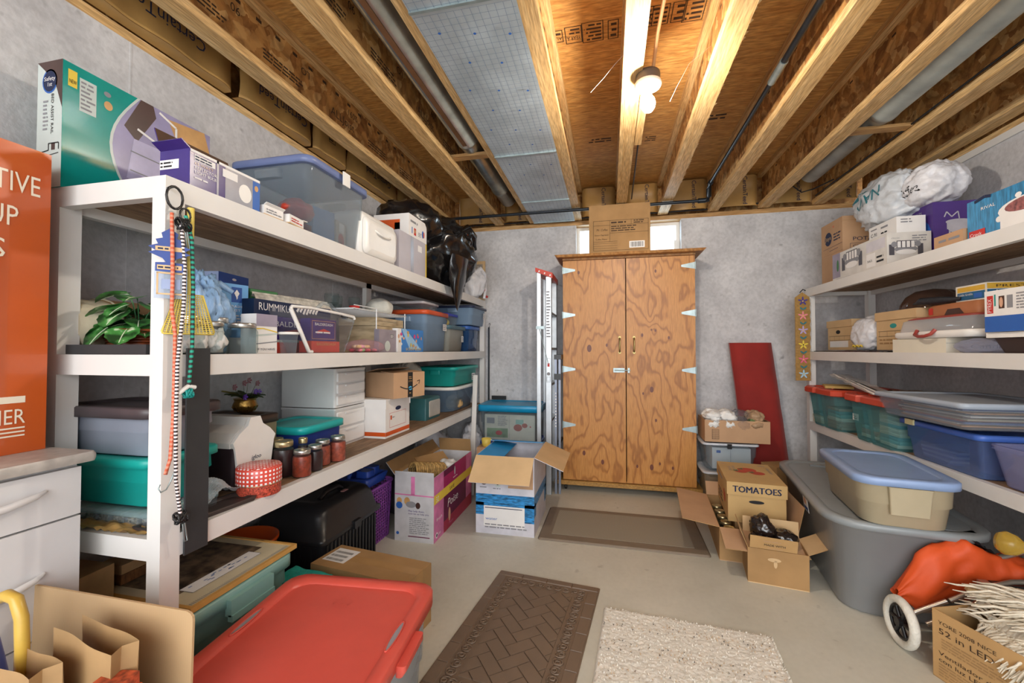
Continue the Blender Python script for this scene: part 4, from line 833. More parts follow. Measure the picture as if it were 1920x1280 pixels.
# empty glass jars
LID = mat('silver_lid', '#c8c8c4', 0.28, 0.9, var=0.1); PAPERW = mat('white_tissue', '#e6e6e4', 0.8, bmp=0.2)
def jar(name, lab, x, y, z, r, h, fill, group, lid=LID, band=None, stuffc=False, cat='jar'):
    t = thing(name, lab, cat, (x, y, z), 0, group)
    m = MB(); n = r * 0.80
    m.lathe([(r * 0.9, 0), (r, h * 0.05), (r, h * 0.70), (r * 0.96, h * 0.77), (n, h * 0.84), (n, h * 0.9)], GLS, 24, cap1=False); m.build('glass', t)
    if fill:
        m = MB()
        if stuffc: blob(m, (0, 0, h * 0.4), (r * 0.8, r * 0.8, h * 0.38), fill, int(x * 100), 0.5, 3, flat=0.004, sub=4, crease=1.0)
        else: m.lathe([(r * 0.88, 0.003), (r * 0.965, h * 0.06), (r * 0.965, h * 0.69), (r * 0.9, h * 0.76)], fill, 24)
        m.build('contents', t)
    m = MB(); q = n * 1.09
    m.lathe([(q * 0.98, h * 0.845), (q * 1.02, h * 0.86), (q * 1.02, h * 0.96), (q * 0.97, h), (q * 0.85, h * 1.0), (q * 0.82, h * 0.985)], lid, 24); m.build('lid', t); return t
G = 'empty canning jars on the middle shelf'
jar('canning_jar', 'empty glass jar stuffed with white tissue, half behind the yellow fly swatter', -1.235, 1.035, ZM, 0.034, 0.105, PAPERW, G, stuffc=True)
jar('canning_jar', 'taller glass jar with two stacked lids behind the front row of jars', -1.32, 1.10, ZM, 0.034, 0.125, PAPERW, G, stuffc=True)
jar('canning_jar', 'second glass jar from the near post, narrow, on middle left shelf', -1.245, 1.115, ZM, 0.033, 0.105, PAPERW, G, stuffc=True)
jar('canning_jar', 'widest clear glass jar under the tied blue bag', -1.235, 1.215, ZM, 0.048, 0.105, None, G)
jar('canning_jar', 'small glass jar half hidden behind the widest clear jar', -1.32, 1.205, ZM, 0.03, 0.125, None, G)
def dr(m, F):
    f = F['front']; m.rect(f, 0, 0.1, f.w, 0.145, mat('grey_print', '#9d95a8', 0.6)); m.line(f, [(0, 0.09), (0.03, 0.092), (f.w, 0.08)], 0.004, YEL); m.line(f, [(0, 0.035), (f.w, 0.045)], 0.004, INKG); m.text(f, 'IF YOU HAVE', 0.004, 0.012, 0.008, INKN, width=0.08); m.line(f, [(0, 0.065), (f.w, 0.075)], 0.006, GYP)
t = carton('paper_parcel', 'small parcel wrapped in printed white paper beside the jars', 'parcel', 0.095, 0.07, 0.145, WHITE, (-1.275, 1.33, ZM), 88, draw=dr)
# board games
def dr(m, F):
    for q in ('front', 'left'):
        f = F[q]; m.rect(f, 0, 0, f.w, f.h, PURP, 0.0004); m.text(f, 'BALDERDASH', f.w * 0.5, f.h * 0.58, 0.022, WHITE, 'C', width=min(0.26, f.w * 0.8)); m.poly(f, [(f.w * 0.3, f.h * 0.2), (f.w * 0.5, f.h * 0.34), (f.w * 0.7, f.h * 0.2), (f.w * 0.7, f.h * 0.36), (f.w * 0.5, f.h * 0.5), (f.w * 0.3, f.h * 0.36)], RED)
REDB = mat('red_card', '#c94436', 0.45, var=0.05)
t = carton('board_game', 'bright red board game box at the bottom of the game stack', 'board game', 0.44, 0.26, 0.055, REDB, (-1.465, 1.60, ZM), 90, 'board games on middle shelf', draw=lambda m, F: m.rect(F['front'], 0, 0.045, F['front'].w, 0.055, GYP))
carton('board_game', 'purple word board game box in the middle of the stack', 'board game', 0.43, 0.26, 0.095, PURP, (-1.465, 1.60, ZM + 0.0555), 90, 'board games on middle shelf', draw=dr)
def dr(m, F):
    f = F['front']; m.text(f, 'RUMMIKUB', 0.02, 0.02, 0.03, WHITE, width=0.19); rnd = random.Random(2)
    for i in range(7): m.line(f, [(0.23 + i * 0.02, 0.02 + rnd.random() * 0.01), (0.245 + i * 0.02, 0.05)], 0.012, WHITE)
carton('board_game', 'navy blue tile board game box on top of the stack', 'board game', 0.46, 0.27, 0.062, mat('navy_game', '#172a4c', 0.35), (-1.47, 1.595, ZM + 0.151), 90, 'board games on middle shelf', draw=dr)
def dr2(m, F):
    f = F['front']; m.frame(f, 0.008, 0.008, f.w - 0.008, f.h - 0.008, TANP, 0.002); m.text(f, 'BALDERDASH', f.w * 0.5, f.h * 0.7, 0.012, WHITE, 'C', width=0.12); m.poly(f, [(f.w * 0.25, f.h * 0.32), (f.w * 0.5, f.h * 0.42), (f.w * 0.75, f.h * 0.32), (f.w * 0.75, f.h * 0.45), (f.w * 0.5, f.h * 0.56), (f.w * 0.25, f.h * 0.45)], RED); m.scribble(f, 0.03, 0.03, f.w - 0.03, 0.045, 1, WHITE)
# zip bag with boxes in it
t = thing('clear_zip_bag', 'clear zip bag with white piping holding small purple and red boxes', 'bag', (-1.265, 1.615, ZM + 0.001), 90)
m = MB(); top = [(-0.21, -0.06, 0.175), (0.21, -0.06, 0.165), (0.21, 0.05, 0.165), (-0.21, 0.05, 0.175)]; bot = [(-0.10, -0.055, 0.0), (0.14, -0.055, 0.0), (0.14, 0.05, 0.0), (-0.10, 0.05, 0.0)]
def lp(k): return [tuple(V(a).lerp(V(b), k) + V((0, (-0.006 if i < 2 else 0.006) * math.sin(k * 9 + i), 0))) for i, (a, b) in enumerate(zip(bot, top))]
m.rings([lp(k / 8) for k in range(9)], CELLO, True, False, False); m.build('film', t)
m = MB(); m.tube([(-0.21, -0.062, 0.17), (-0.205, -0.062, 0.182), (-0.1, -0.062, 0.186), (0.1, -0.062, 0.178), (0.205, -0.062, 0.172), (0.212, -0.062, 0.16)], 0.0065, WPL, 8); m.tube([(-0.21, -0.062, 0.172), (-0.155, -0.06, 0.09), (-0.10, -0.056, 0.006), (-0.08, -0.056, 0.004)], 0.008, WPL, 8); m.tube([(0.212, -0.062, 0.162), (0.18, -0.06, 0.09), (0.142, -0.056, 0.006)], 0.003, CLR, 6); m.tube([(-0.06, -0.06, 0.185), (-0.01, -0.05, 0.215), (0.04, -0.05, 0.215), (0.09, -0.06, 0.18)], 0.008, CLR, 6); m.build('piping', t)
carton('card_game', 'small purple card box seen through the clear zip bag', 'box', 0.17, 0.05, 0.095, PURP, (-1.25, 1.63, ZM + 0.052), 90, draw=dr2)
carton('red_card_box', 'small red box below the purple one in clear zip bag', 'box', 0.19, 0.06, 0.048, REDB, (-1.25, 1.64, ZM + 0.003), 90, draw=lambda m, F: m.text(F['front'], 'BALDERDASH', 0.095, 0.03, 0.012, TANP, 'C', width=0.13))
m = MB(); m.lathe([(0.026, 0), (0.028, 0.005), (0.034, 0.075)], CLR, 24, cap1=False); t = thing('plastic_cup', 'clear plastic cup with a white rim lid on front shelf edge', 'cup', (-1.225, 1.42, ZM)); m.build('cup', t)
m = MB(); m.lathe([(0.036, 0.073), (0.038, 0.075), (0.038, 0.081), (0.034, 0.083)], WPL, 24); m.build('lid', t)
# newspaper roll
NP = mat('newsprint', '#c9c5ba', 0.8, var=0.25, sc=40)
m = MB(); sp = [(0.012 + 0.0011 * k, k * 0.55) for k in range(24)]
def fnr(u, v): r, a = 0.010 + 0.024 * u, u * 13; return (0.75 * r * math.cos(a) * 1.5, (v - 0.5) * 0.42, 0.03 + 0.75 * r * math.sin(a) * 0.85)
m.grid(fnr, 60, 2, NP); m.grid(lambda u, v: (0.037 + 0.03 * u, (v - 0.5) * 0.42, 0.025 - 0.02 * u + 0.01 * math.sin(u * 5)), 8, 2, NP); m.box(-0.04, 0.03, -0.212, -0.08, 0.004, 0.05, GRN); m.lathe([(0.026, -0.213), (0.026, -0.07)], mat('colour_print', '#35503c', 0.5, var=0.6, sc=60), 16, (0, 0, 0.03), 'y')
tag(m.build('rolled_newspaper', None, (-1.44, 1.66, ZM + 0.2145), -6), 'rolled newspaper lying on the tile board game', 'newspaper')
# wire rack and things on and under it
WIRE = mat('white_wire', '#e8ebee', 0.4, var=0)
t = thing('wire_rack', 'white wire shelf rack standing over the pale wooden box', 'rack', (-1.415, 2.19, ZM), 90)
m = MB(); W, D = 0.57, 0.31
for i in range(22): x = -W/2 + i * W / 21; m.tube([(x, -D/2, 0.222), (x, D/2, 0.222)], 0.0018, WIRE, 4)
m.tube([(-W/2, -D/2, 0.226), (W/2, -D/2, 0.226), (W/2, D/2, 0.226), (-W/2, D/2, 0.226)], 0.003, WIRE, 6, True); m.tube([(-W/2, -D/2 - 0.002, 0.242), (-0.07, -D/2 - 0.002, 0.242)], 0.0025, WIRE, 5); m.build('wire_top', t)
for x, y in ((-0.07, -D/2), (W/2 - 0.02, -D/2), (-0.07, D/2), (W/2 - 0.02, D/2)):
    m = MB(); m.tube([(x, y, 0.24), (x, y, 0.02), (x + 0.02, y, 0.003), (x + 0.05, y, 0.003)], 0.0035, WIRE, 6); m.build('leg', t)
PALEW = wood('pale_wood', '#cdb891', '#dccaa8', (1.5, 1.5, 6), 0.6, 0.5, 2, 6, 0)
t = thing('wooden_box', 'pale wooden box with a small brass catch under the wire rack', 'box', (-1.45, 2.395, ZM), 90)
m = MB(); m.box(-0.165, 0.165, -0.12, 0.12, 0, 0.155, PALEW); m.build('body', t)
m = MB(); m.box(-0.168, 0.168, -0.123, 0.123, 0.157, 0.205, PALEW); m.build('lid', t)
m = MB(); m.box(-0.09, -0.06, -0.135, -0.12, 0.095, 0.12, BRN); m.box(-0.15, -0.135, -0.126, -0.12, 0.02, 0.09, BR); m.build('catch', t)
m = MB(); m.lathe([(0.012, 0), (0.014, 0.012), (0.012, 0.03), (0.004, 0.034)], BLK, 16, (0, 0, 0), 'y'); tag(m.build('black_peg', None, (-1.31, 1.93, ZM + 0.185), 120), 'black knob poking out beside the clear zip bag', 'knob')
m = MB(); blob(m, (0, 0, 0.05), (0.085, 0.075, 0.062), mat('grey_white_cap', '#d0d0c8', 0.7, var=0.15, sc=20), 41, 0.1, flat=0.0); tag(m.build('white_hat', None, (-1.43, 2.44, ZM + 0.23), 0), 'off-white rounded cap sitting on the wire rack', 'cap')
for x, y, r, lab in ((-1.47, 2.02, 0.04, 'clear glass bowl on the near end of the wire rack'), (-1.45, 2.2, 0.035, 'clear glass with red decoration on the wire rack'), (-1.5, 2.11, 0.03, 'small clear glass at the back of the wire rack')):
    m = MB(); m.lathe([(0.012, 0), (0.014, 0.008), (r * 0.8, 0.025), (r, 0.07), (r * 0.9, 0.09)], GLS, 20, cap1=False); m.lathe([(r * 0.8, 0.026), (r * 0.9, 0.04)], RED if 'red' in lab else GLS, 20)
    tag(m.build('drinking_glass', None, (x, y, ZM + 0.23), 0), lab, 'glass', 'glasses on the wire rack')
# sweets bag
t = thing('sweets_bag', 'zip bag of pastel sweets lying on front edge of middle left shelf', 'bag', (-1.255, 2.01, ZM))
cols = ['#e58a94', '#e9d98a', '#9cc48a', '#f0b6c6', '#d95a6c', '#e8e0b0']; rnd = random.Random(9)
m = MB(); blob(m, (0, 0, 0.03), (0.06, 0.15, 0.036), clear('pink_film', '#f4ccd8', 0.2, 0.1), 51, 0.2, flat=0.0); m.build('film', t)
for k in range(22):
    m = MB(); mm = mat('sweet_%d' % (k % 6), cols[k % 6], 0.5); blob(m, (0, 0, 0), (0.013, 0.018, 0.009), mm, k, 0.2, sub=2)
    tag(m.build('sweet', None, (-1.255 + rnd.uniform(-0.03, 0.03), 2.01 + rnd.uniform(-0.10, 0.10), ZM + 0.012 + (k % 2) * 0.018), rnd.random() * 180), 'pastel wrapped sweet inside the zip bag', 'sweet', 'sweets in the zip bag')
def dr(m, F): f = F['front']; m.rect(f, 0.12, 0.08, 0.16, 0.105, INKG); m.scribble(f, 0.125, 0.083, 0.155, 0.1, 3, WHITE); m.disc(f, 0.09, 0.035, 0.03, 0.03, GYP)
carton('silver_box', 'silver-grey thin box standing beside the blue picture box', 'box', 0.19, 0.03, 0.128, mat('grey_silver', '#a09aa6', 0.3, 0.3), (-1.24, 2.185, ZM), 90, draw=dr)
def dr(m, F):
    f = F['front']; W, H = f.w, f.h; m.rect(f, 0.045, 0, W, H, mat('sky_print', '#3a86d4', 0.4)); m.poly(f, [(0.045, H), (0.1, H), (0.26, 0.05), (0.3, 0.02), (0.15, 0.02)], mat('pale_sky', '#9cc8ee', 0.4), 0.001); m.text(f, 'SCRAMBLER', 0.1, 0.01, 0.016, YEL, width=0.22); rnd = random.Random(6)
    for i in range(16): m.disc(f, rnd.uniform(0.01, W - 0.02), rnd.uniform(0.03, H - 0.015), rnd.uniform(0.006, 0.016), rnd.uniform(0.006, 0.014), random.Random(i).choice([YEL, SKIN, WHITE, TANP, PNK, BLUE]), 0.0014 + i * 0.0002)
carton('picture_box', 'blue childrens picture box with yellow lettering, standing on middle left shelf', 'box', 0.35, 0.035, 0.142, WHITE, (-1.235, 2.46, ZM), 90, draw=dr)
BTU = mat('slate_blue_plastic', '#7f98b3', 0.4, var=0.03)
t = tote('blue_grey_tote', 'slate blue tote with an orange lid on middle left shelf', 0.40, 0.34, 0.285, BTU, mat('orange_lid', '#d2562a', 0.4, var=0.04), (-1.42, 2.95, ZM), 90, None, taper=0.07, step=0.72, lab=('front', 0.30, 0.16, 0.37, 0.21), hw=0.12)
m = MB(); m.rings([rr(0.27, 0.26, 0.02, 0), rr(0.28, 0.27, 0.02, 0.055)], CLR, True, False); t = thing('clear_organiser', 'flat clear plastic organiser on top of the orange-lidded tote', 'box', (-1.43, 2.94, ZM + 0.298), 90); m.build('tray', t); lid_mesh(0.285, 0.275, 0.056, mat('frosted_lid', '#c4c0c4', 0.4), r=0.02, over=0.003, skirt=0.008).build('lid', t)
t = tote('grey_tote', 'small grey tote with a dark teal lid beside the orange-lidded tote', 0.36, 0.30, 0.20, mat('stone_plastic', '#9c9d96', 0.45, var=0.03), mat('dark_teal_lid', '#4c6b78', 0.4), (-1.385, 3.33, ZM), 90, None, taper=0.08, lab=('front', 0.27, 0.08, 0.32, 0.13))
t = thing('clear_food_box', 'small clear box with a bright blue lid on the grey tote', 'box', (-1.36, 3.30, ZM + 0.213), 90)
m = MB(); m.rings([rr(0.25, 0.17, 0.02, 0), rr(0.27, 0.19, 0.02, 0.085)], CLR, True, False); m.build('tub', t); lid_mesh(0.27, 0.19, 0.086, mat('bright_blue_lid', '#3a46b8', 0.4), r=0.02, over=0.004, skirt=0.01).build('lid', t)
for k, (dx, mm) in enumerate(((-0.05, SKIN), (0.04, YEL), (0.0, BLUE))):
    m = MB(); blob(m, (0, 0, 0), (0.025, 0.025, 0.028), mm, k, 0.2, sub=3); tag(m.build('small_toy', None, (-1.34, 3.30 + dx * 1.3, ZM + 0.245), 0), ('round peach toy', 'yellow toy', 'blue toy')[k] + ' inside the small clear box with bright blue lid', 'toy')
t = tote('clear_blue_tote', 'blue see-through tote near the far end of middle left shelf', 0.30, 0.30, 0.215, clear('blue_clear', '#3f6ea8', 0.55), mat('blue_rim_lid', '#3b68b4', 0.4), (-1.36, 3.695, ZM), 90, None, taper=0.05, hs=None)
t = tote('slate_tote', 'slate tote with a dark navy lid, highest at the far end of middle left shelf', 0.40, 0.36, 0.16, BTU, mat('navy_lid', '#26304c', 0.4), (-1.33, 3.68, ZM + 0.232), 90, None, taper=0.08, lab=('front', 0.30, 0.06, 0.35, 0.12), skirt=0.012, thick=0.008)
# hanging things on the near post
HX = -1.115
t = thing('snap_ring', 'black oval ring hook at the top of the near shelf post', 'hook', (-1.145, 0.905, 1.612))
m = MB(); m.tube([(0.0, 0.022 * math.cos(a) , 0.03 * math.sin(a)) for a in [j * math.pi / 8 for j in range(16)]], 0.0035, BLK, 6, True); m.tube([(-0.03, 0, 0.028), (0, 0, 0.03)], 0.003, STEEL); m.build('ring', t)
m = MB(); m.tube([(0.0, 0.03 + 0.015 * math.cos(a), -0.04 + 0.02 * math.sin(a)) for a in [j * math.pi / 6 for j in range(12)]], 0.003, BLK, 6, True); m.build('small_ring', t)
def bungee(lab, pts, r, c1, c2, per=0.012):
    mm = stripes('cord_' + c1[1:], c1, c2, 1 / per * 0.32, 2, 0.6)
    m = MB(); m.tube(pts, r, mm, 8); return tag(m.build('bungee_cord'), lab, 'bungee cord', 'bungee cords on the near post')
bungee('orange bungee cord hanging from the near post, ending in a wire hook', [(-1.15, 0.902, 1.57), (-1.14, 0.896, 1.508), (-1.14, 0.899, 1.394), (-1.14, 0.898, 1.308), (-1.14, 0.908, 1.244), (-1.143, 0.91, 1.137), (-1.145, 0.91, 1.008), (-1.145, 0.904, 0.909), (-1.14, 0.888, 0.872)], 0.0045, '#c95a3a', '#d88a70')
bungee('black and white bungee cord hanging down the near post', [(-1.135, 0.916, 1.543), (-1.13, 0.923, 1.428), (-1.13, 0.922, 1.325), (-1.13, 0.915, 1.245), (-1.132, 0.909, 1.165), (-1.132, 0.907, 0.994), (-1.132, 0.91, 0.85), (-1.135, 0.926, 0.752)], 0.0045, '#2a1f22', '#e8dcdc', 0.01)
bungee('teal green bungee cord hanging beside the yellow fly swatter', [(-1.14, 0.932, 1.571), (-1.132, 0.944, 1.507), (-1.13, 0.948, 1.373), (-1.13, 0.948, 1.209), (-1.135, 0.944, 1.098)], 0.0048, '#1fa087', '#2b2b2b', 0.014)
for c, s_, lab, mm in (((-1.135, 0.922, 1.543), 1.0, 'black spiral cord clip knotted at the top of the near post', BLK), ((-1.135, 0.942, 1.08), 0.7, 'teal and white clip at the end of green bungee cord', TEAL), ((-1.138, 0.929, 0.745), 0.9, 'black clip at the low end of the striped bungee cord', BLK)):
    m = MB(); 
    for k in range(6): m.tube([(0.012 * s_ * math.cos(a + k), 0.014 * s_ * math.sin(a), 0.016 * s_ * math.sin(a * 1.0 + k * 0.9)) for a in [j * math.pi / 5 for j in range(10)]], 0.0028, mm, 5, True)
    if mm is TEAL: m.tube([(0, -0.03, 0.0), (0, 0.0, 0.02), (0, 0.02, 0.015)], 0.006, WPL)
    else: m.tube([(0, 0.01, -0.01), (0, 0.02, -0.07), (0, 0.012, -0.07), (0, 0.006, -0.02)], 0.002, STEEL, 5)
    tag(m.build('cord_clip', None, c, 0), lab, 'clip')
m = MB(); m.tube([(0, 0.02, 0.02), (0, 0.008, -0.01), (0, -0.004, -0.03), (0, -0.018, -0.033), (0, -0.024, -0.022), (0, -0.02, -0.012)], 0.0018, STEEL, 6); tag(m.build('wire_hook', None, (-1.14, 0.895, 0.862), 0), 'silver wire hook at the end of orange bungee cord', 'hook')
# fly swatter
t = thing('fly_swatter', 'yellow plastic fly swatter hanging among the bungee cords', 'fly swatter', (-1.15, 0.955, 1.30), 70)
YP = mat('yellow_plastic', '#e0c75c', 0.45, var=0.04); m = MB()
for i in range(15):
    u = -1 + 2 * i / 14; m.tube([(u * 0.032, 0, 0.055), (u * 0.062, 0, -0.055)], 0.0014, YP, 4)
for j in range(20):
    k = j / 19; m.tube([(-(0.032 + 0.03 * k), 0, 0.055 - 0.11 * k), (0.032 + 0.03 * k, 0, 0.055 - 0.11 * k)], 0.0012, YP, 4)
m.tube([(-0.032, 0, 0.055), (0.032, 0, 0.055), (0.062, 0, -0.05), (0.058, 0, -0.055), (-0.058, 0, -0.055), (-0.062, 0, -0.05)], 0.0028, YP, 6, True); m.build('paddle', t)
m = MB(); m.tube([(0, 0, 0.055), (0, 0, 0.20), (0, 0, 0.30)], [0.006, 0.008, 0.009], YP, 6); m.build('handle', t)
# air freshener tree
m = MB(); P2 = [(-0.006, -0.055), (-0.03, -0.055), (-0.03, -0.032), (-0.008, -0.03), (-0.015, -0.02), (-0.045, -0.006), (-0.03, 0.0), (-0.045, 0.01), (-0.025, 0.018), (-0.03, 0.03), (-0.015, 0.035), (-0.018, 0.048), (0.0, 0.062)]
P2 = P2 + [(-x, z) for x, z in reversed(P2[:-1])]
m.slab([(x, 0, z) for x, z in reversed(P2)][::-1], (0, -1, 0), 0.0015, mat('freshener_blue', '#1c3c88', 0.5)); f = Fr((0, 0, 0), (1, 0, 0), (0, 0, 1)); m.rect(f, -0.03, 0.0, 0.03, 0.012, CBL); m.rect(f, -0.026, -0.05, 0.026, -0.038, CBL); m.scribble(f, -0.025, 0.001, 0.02, 0.011, 1, INKN); m.scribble(f, -0.024, -0.049, 0.02, -0.039, 1, INKN)
tag(m.build('air_freshener', None, (-1.150, 0.898, 1.465), 45), 'blue tree-shaped card air freshener hanging on the near post', 'air freshener')
m = MB(); m.slab([(-0.035, 0, -0.04), (0.035, 0, -0.04), (0.035, 0, 0.045), (-0.035, 0, 0.045)], (0, -1, 0), 0.003, clear('tag_clear', '#c4d4e8', 0.45)); f = Fr((0, 0, 0), (1, 0, 0), (0, 0, 1)); m.frame(f, -0.03, -0.03, 0.03, 0.03, CBL, 0.004); m.rect(f, -0.02, -0.015, 0.02, 0.012, GBX)
tag(m.build('plastic_tag', None, (-1.150, 0.902, 1.378), 50), 'clear blue plastic card pouch hanging below the air freshener', 'card pouch')
m = MB(); m.box(0, 0.006, -0.035, 0.035, -0.29, 0.29, mat('slate_strip', '#2f3032', 0.7)); q = tag(m.build('magnetic_strip', None, (-1.166, 0.995, 0.915), 0), 'long dark grey strip hanging vertically beside the near shelf post', 'strip'); q.rotation_euler[0] = R_(0)
# ================================================================ LEFT SHELF, LOW
t = thing('bit_organiser', 'flat clear compartment organiser under the teal tote', 'box', (-1.42, 1.05, ZL), 90)
m = MB(); m.rings([rr(0.20, 0.33, 0.012, 0), rr(0.205, 0.335, 0.012, 0.036)], CLR, True, False)
for i in range(6): m.box(-0.095, 0.095, -0.15 + i * 0.055, -0.148 + i * 0.055, 0.003, 0.034, CLR)
for i in range(5):
    for j in range(2): m.box(-0.085 + j * 0.09, -0.02 + j * 0.09, -0.14 + i * 0.055, -0.10 + i * 0.055, 0.004, 0.02 + 0.006 * ((i + j) % 2), mat('small_parts', '#9a9482', 0.6, var=0.6, sc=120))
m.build('tray', t); lid_mesh(0.205, 0.335, 0.037, clear('pale_teal_clear', '#bcd8dc', 0.4), r=0.015, over=0.002, skirt=0.006, thick=0.008).build('lid', t)
TL = mat('turquoise_plastic', '#16a39a', 0.4, var=0.03); GT = mat('slate_tote_plastic', '#8f95a4', 0.45, var=0.03)
tote('teal_tote', 'turquoise storage tote at the near end of the low left shelf', 0.21, 0.36, 0.14, TL, TL, (-1.475, 1.07, ZL + 0.047), 90, None, taper=0.08, hs=None, skirt=0.02, thick=0.006)
tote('grey_lidded_tote', 'grey storage tote with a dark brown lid stacked on the turquoise tote', 0.21, 0.36, 0.135, GT, mat('dark_brown_lid', '#4a4144', 0.4), (-1.475, 1.07, ZL + 0.195), 90, None, taper=0.08, hs=None, over=0.018)
m = MB(); m.grid(lambda u, v: (-0.16 + 0.32 * u, -0.03 + 0.05 * v, 0.004 + 0.02 * abs(noise.noise(V((u * 9, v * 4, 1.5))))), 24, 6, KP)
tag(m.build('brown_paper', None, (-1.40, 0.935, ZL), 0), 'crumpled brown paper along the near edge of low left shelf', 'paper')
# cooler
CD = mat('maroon_cooler', '#33282c', 0.4, var=0.05)
t = thing('picnic_cooler', 'picnic cooler with a dark body and white tent-shaped lid on low left shelf', 'cooler', (-1.425, 1.352, ZL), 90)
m = MB(); m.rings([rr(0.165, 0.20, 0.012, 0), rr(0.185, 0.235, 0.015, 0.155)], CD); m.build('body', t)
prof = [(-0.096, 0.155), (-0.098, 0.175), (-0.07, 0.205), (-0.035, 0.228), (-0.022, 0.258), (0.022, 0.258), (0.035, 0.228), (0.07, 0.205), (0.098, 0.175), (0.096, 0.155)]
m = MB(); m.rings([[(x, -0.10, z) for x, z in prof], [(x, 0.115, z) for x, z in prof]], WPL, True, True, False)
fr = [(-0.09, 0.155)] + prof[1:9] + [(0.09, 0.155), (0.075, 0.06), (0.0, 0.045), (-0.075, 0.06)]
m.rings([[(x, -0.118, z) for x, z in fr], [(x, -0.104, z) for x, z in fr]], WPL, True, True, False)
m.build('lid', t)
m = MB(); f = Fr((-0.023, 0.05, 0.2), (0, -1, 0), (0.2, 0, 1)); m.poly(f, [(0.0, 0.045), (0.005, 0.03), (0.02, 0.02), (0.045, 0.02), (0.06, 0.03), (0.065, 0.045)], CD, 0.006); m.build('grip_slot', t)
m = MB(); f = Fr((-0.02, -0.118, 0.10), (1, 0, 0), (0, 0, 1)); m.text(f, 'igloo', 0, 0, 0.016, INKN, width=0.045, shear=0.2); m.build('lettering', t)
OLV = mat('olive_box', '#8a8268', 0.5, var=0.06)
t = thing('lidded_box', 'olive grey box with a dark brown lid behind the cooler', 'box', (-1.56, 1.525, ZL), 90)
m = MB(); m.rings([rr(0.125, 0.27, 0.015, 0), rr(0.135, 0.285, 0.02, 0.215)], OLV); m.build('body', t); lid_mesh(0.135, 0.285, 0.217, mat('umber_lid', '#493a33', 0.4), r=0.02, over=0.004, skirt=0.016, thick=0.02).build('lid', t)
BRS = mat('antique_brass', '#b08a48', 0.28, 0.9, var=0.25, sc=30, bmp=0.2)
t = thing('flower_pot', 'small brass pot of artificial violets standing on the brown-lidded box', 'flower pot', (-1.56, 1.555, ZL + 0.235))
m = MB(); m.lathe([(0.022, 0), (0.03, 0.004), (0.046, 0.02), (0.048, 0.035), (0.041, 0.052), (0.044, 0.062), (0.046, 0.064), (0.04, 0.062), (0.0, 0.055)], BRS, 28)
for k in range(12): a = k * math.pi / 6; m.tube([(0.036 * math.cos(a), 0.036 * math.sin(a), 0.008), (0.049 * math.cos(a), 0.049 * math.sin(a), 0.03)], 0.003, BRS, 5)
m.build('pot', t)
m = MB(); rnd = random.Random(3); DLF = mat('dark_leaf', '#3c4a2a', 0.5, var=0.2); VIO = mat('violet_petal', '#6a3fae', 0.5); DP = mat('dusty_pink_petal', '#8c5560', 0.6)
for k in range(13): a = k * 0.5 + 0.3; leaf(m, (0.01 * math.cos(a), 0.01 * math.sin(a), 0.06), (math.cos(a), math.sin(a), 0.25 + rnd.random() * 0.9), 0.05 + rnd.random() * 0.025, 0.016, 0.4, DLF, False)
leaf(m, (-0.01, -0.03, 0.075), (-0.3, -1, 0.5), 0.07, 0.018, 0.1, mat('olive_leaf', '#6b6436', 0.5), False)
m.build('leaves', t)
m = MB()
for (x, y, z, c) in ((0.03, -0.035, 0.072, VIO), (0.02, 0.03, 0.09, VIO), (0.0, 0.07, 0.085, VIO), (0.0, -0.01, 0.13, DP), (0, 0.015, 0.14, DP), (0.01, 0.05, 0.125, DP), (-0.01, -0.05, 0.115, DP)):
    m.tube([(0, 0, 0.05), (x * 0.6, y * 0.6, z * 0.7), (x, y, z)], 0.0012, DLF, 4)
    for q in range(6): a = q * math.pi / 3; m.add([(x, y, z), (x + 0.004, y + 0.012 * math.cos(a - 0.4), z + 0.012 * math.sin(a - 0.4)), (x + 0.008, y + 0.014 * math.cos(a), z + 0.014 * math.sin(a)), (x + 0.004, y + 0.012 * math.cos(a + 0.4), z + 0.012 * math.sin(a + 0.4))], [(0, 1, 2, 3)], c)
m.build('flowers', t)
RB = mat('royal_blue_plastic', '#2f4fae', 0.35, var=0.04)
tote('blue_storage_box', 'royal blue box with a turquoise lid behind the jars of sauce', 0.29, 0.27, 0.155, RB, mat('aqua_lid', '#1fb0b0', 0.35, var=0.03), (-1.455, 1.765, ZL), 90, None, taper=0.12, hs=None, over=0.012)
# drawer towers
t = thing('drawer_tower', 'white plastic drawer tower of two stacked units on the low left shelf', 'drawers', (-1.55, 2.075, ZL), 90)
OFFW = mat('milky_plastic', '#dcdcdc', 0.4, var=0.02); MLK = mat('frosted_white', '#e6e6e6', 0.3, var=0.03)
for k in (0, 1):
    z = k * 0.208; m = MB(); m.rings([rr(0.28, 0.33, 0.012, z), rr(0.28, 0.33, 0.012, z + 0.19), rr(0.285, 0.335, 0.012, z + 0.192), rr(0.285, 0.335, 0.012, z + 0.203)], OFFW); m.build('casing', t)
    for j in range(2 if not k else 3):
        n = 2 if not k else 3; h = 0.182 / n; m = MB(); a = z + 0.006 + j * h
        m.rings([[(x, -0.166, a + h / 2 + y * 1.0) for x, y, _ in rr(0.255, h - 0.008, 0.008)], [(x, -0.172, a + h / 2 + y) for x, y, _ in rr(0.25, h - 0.012, 0.008)], [(x, -0.171, a + h / 2 + y) for x, y, _ in rr(0.23, h - 0.03, 0.006)]], MLK); m.box(-0.06, 0.06, -0.178, -0.171, a + h - 0.018, a + h - 0.012, MLK); m.build('drawer', t)
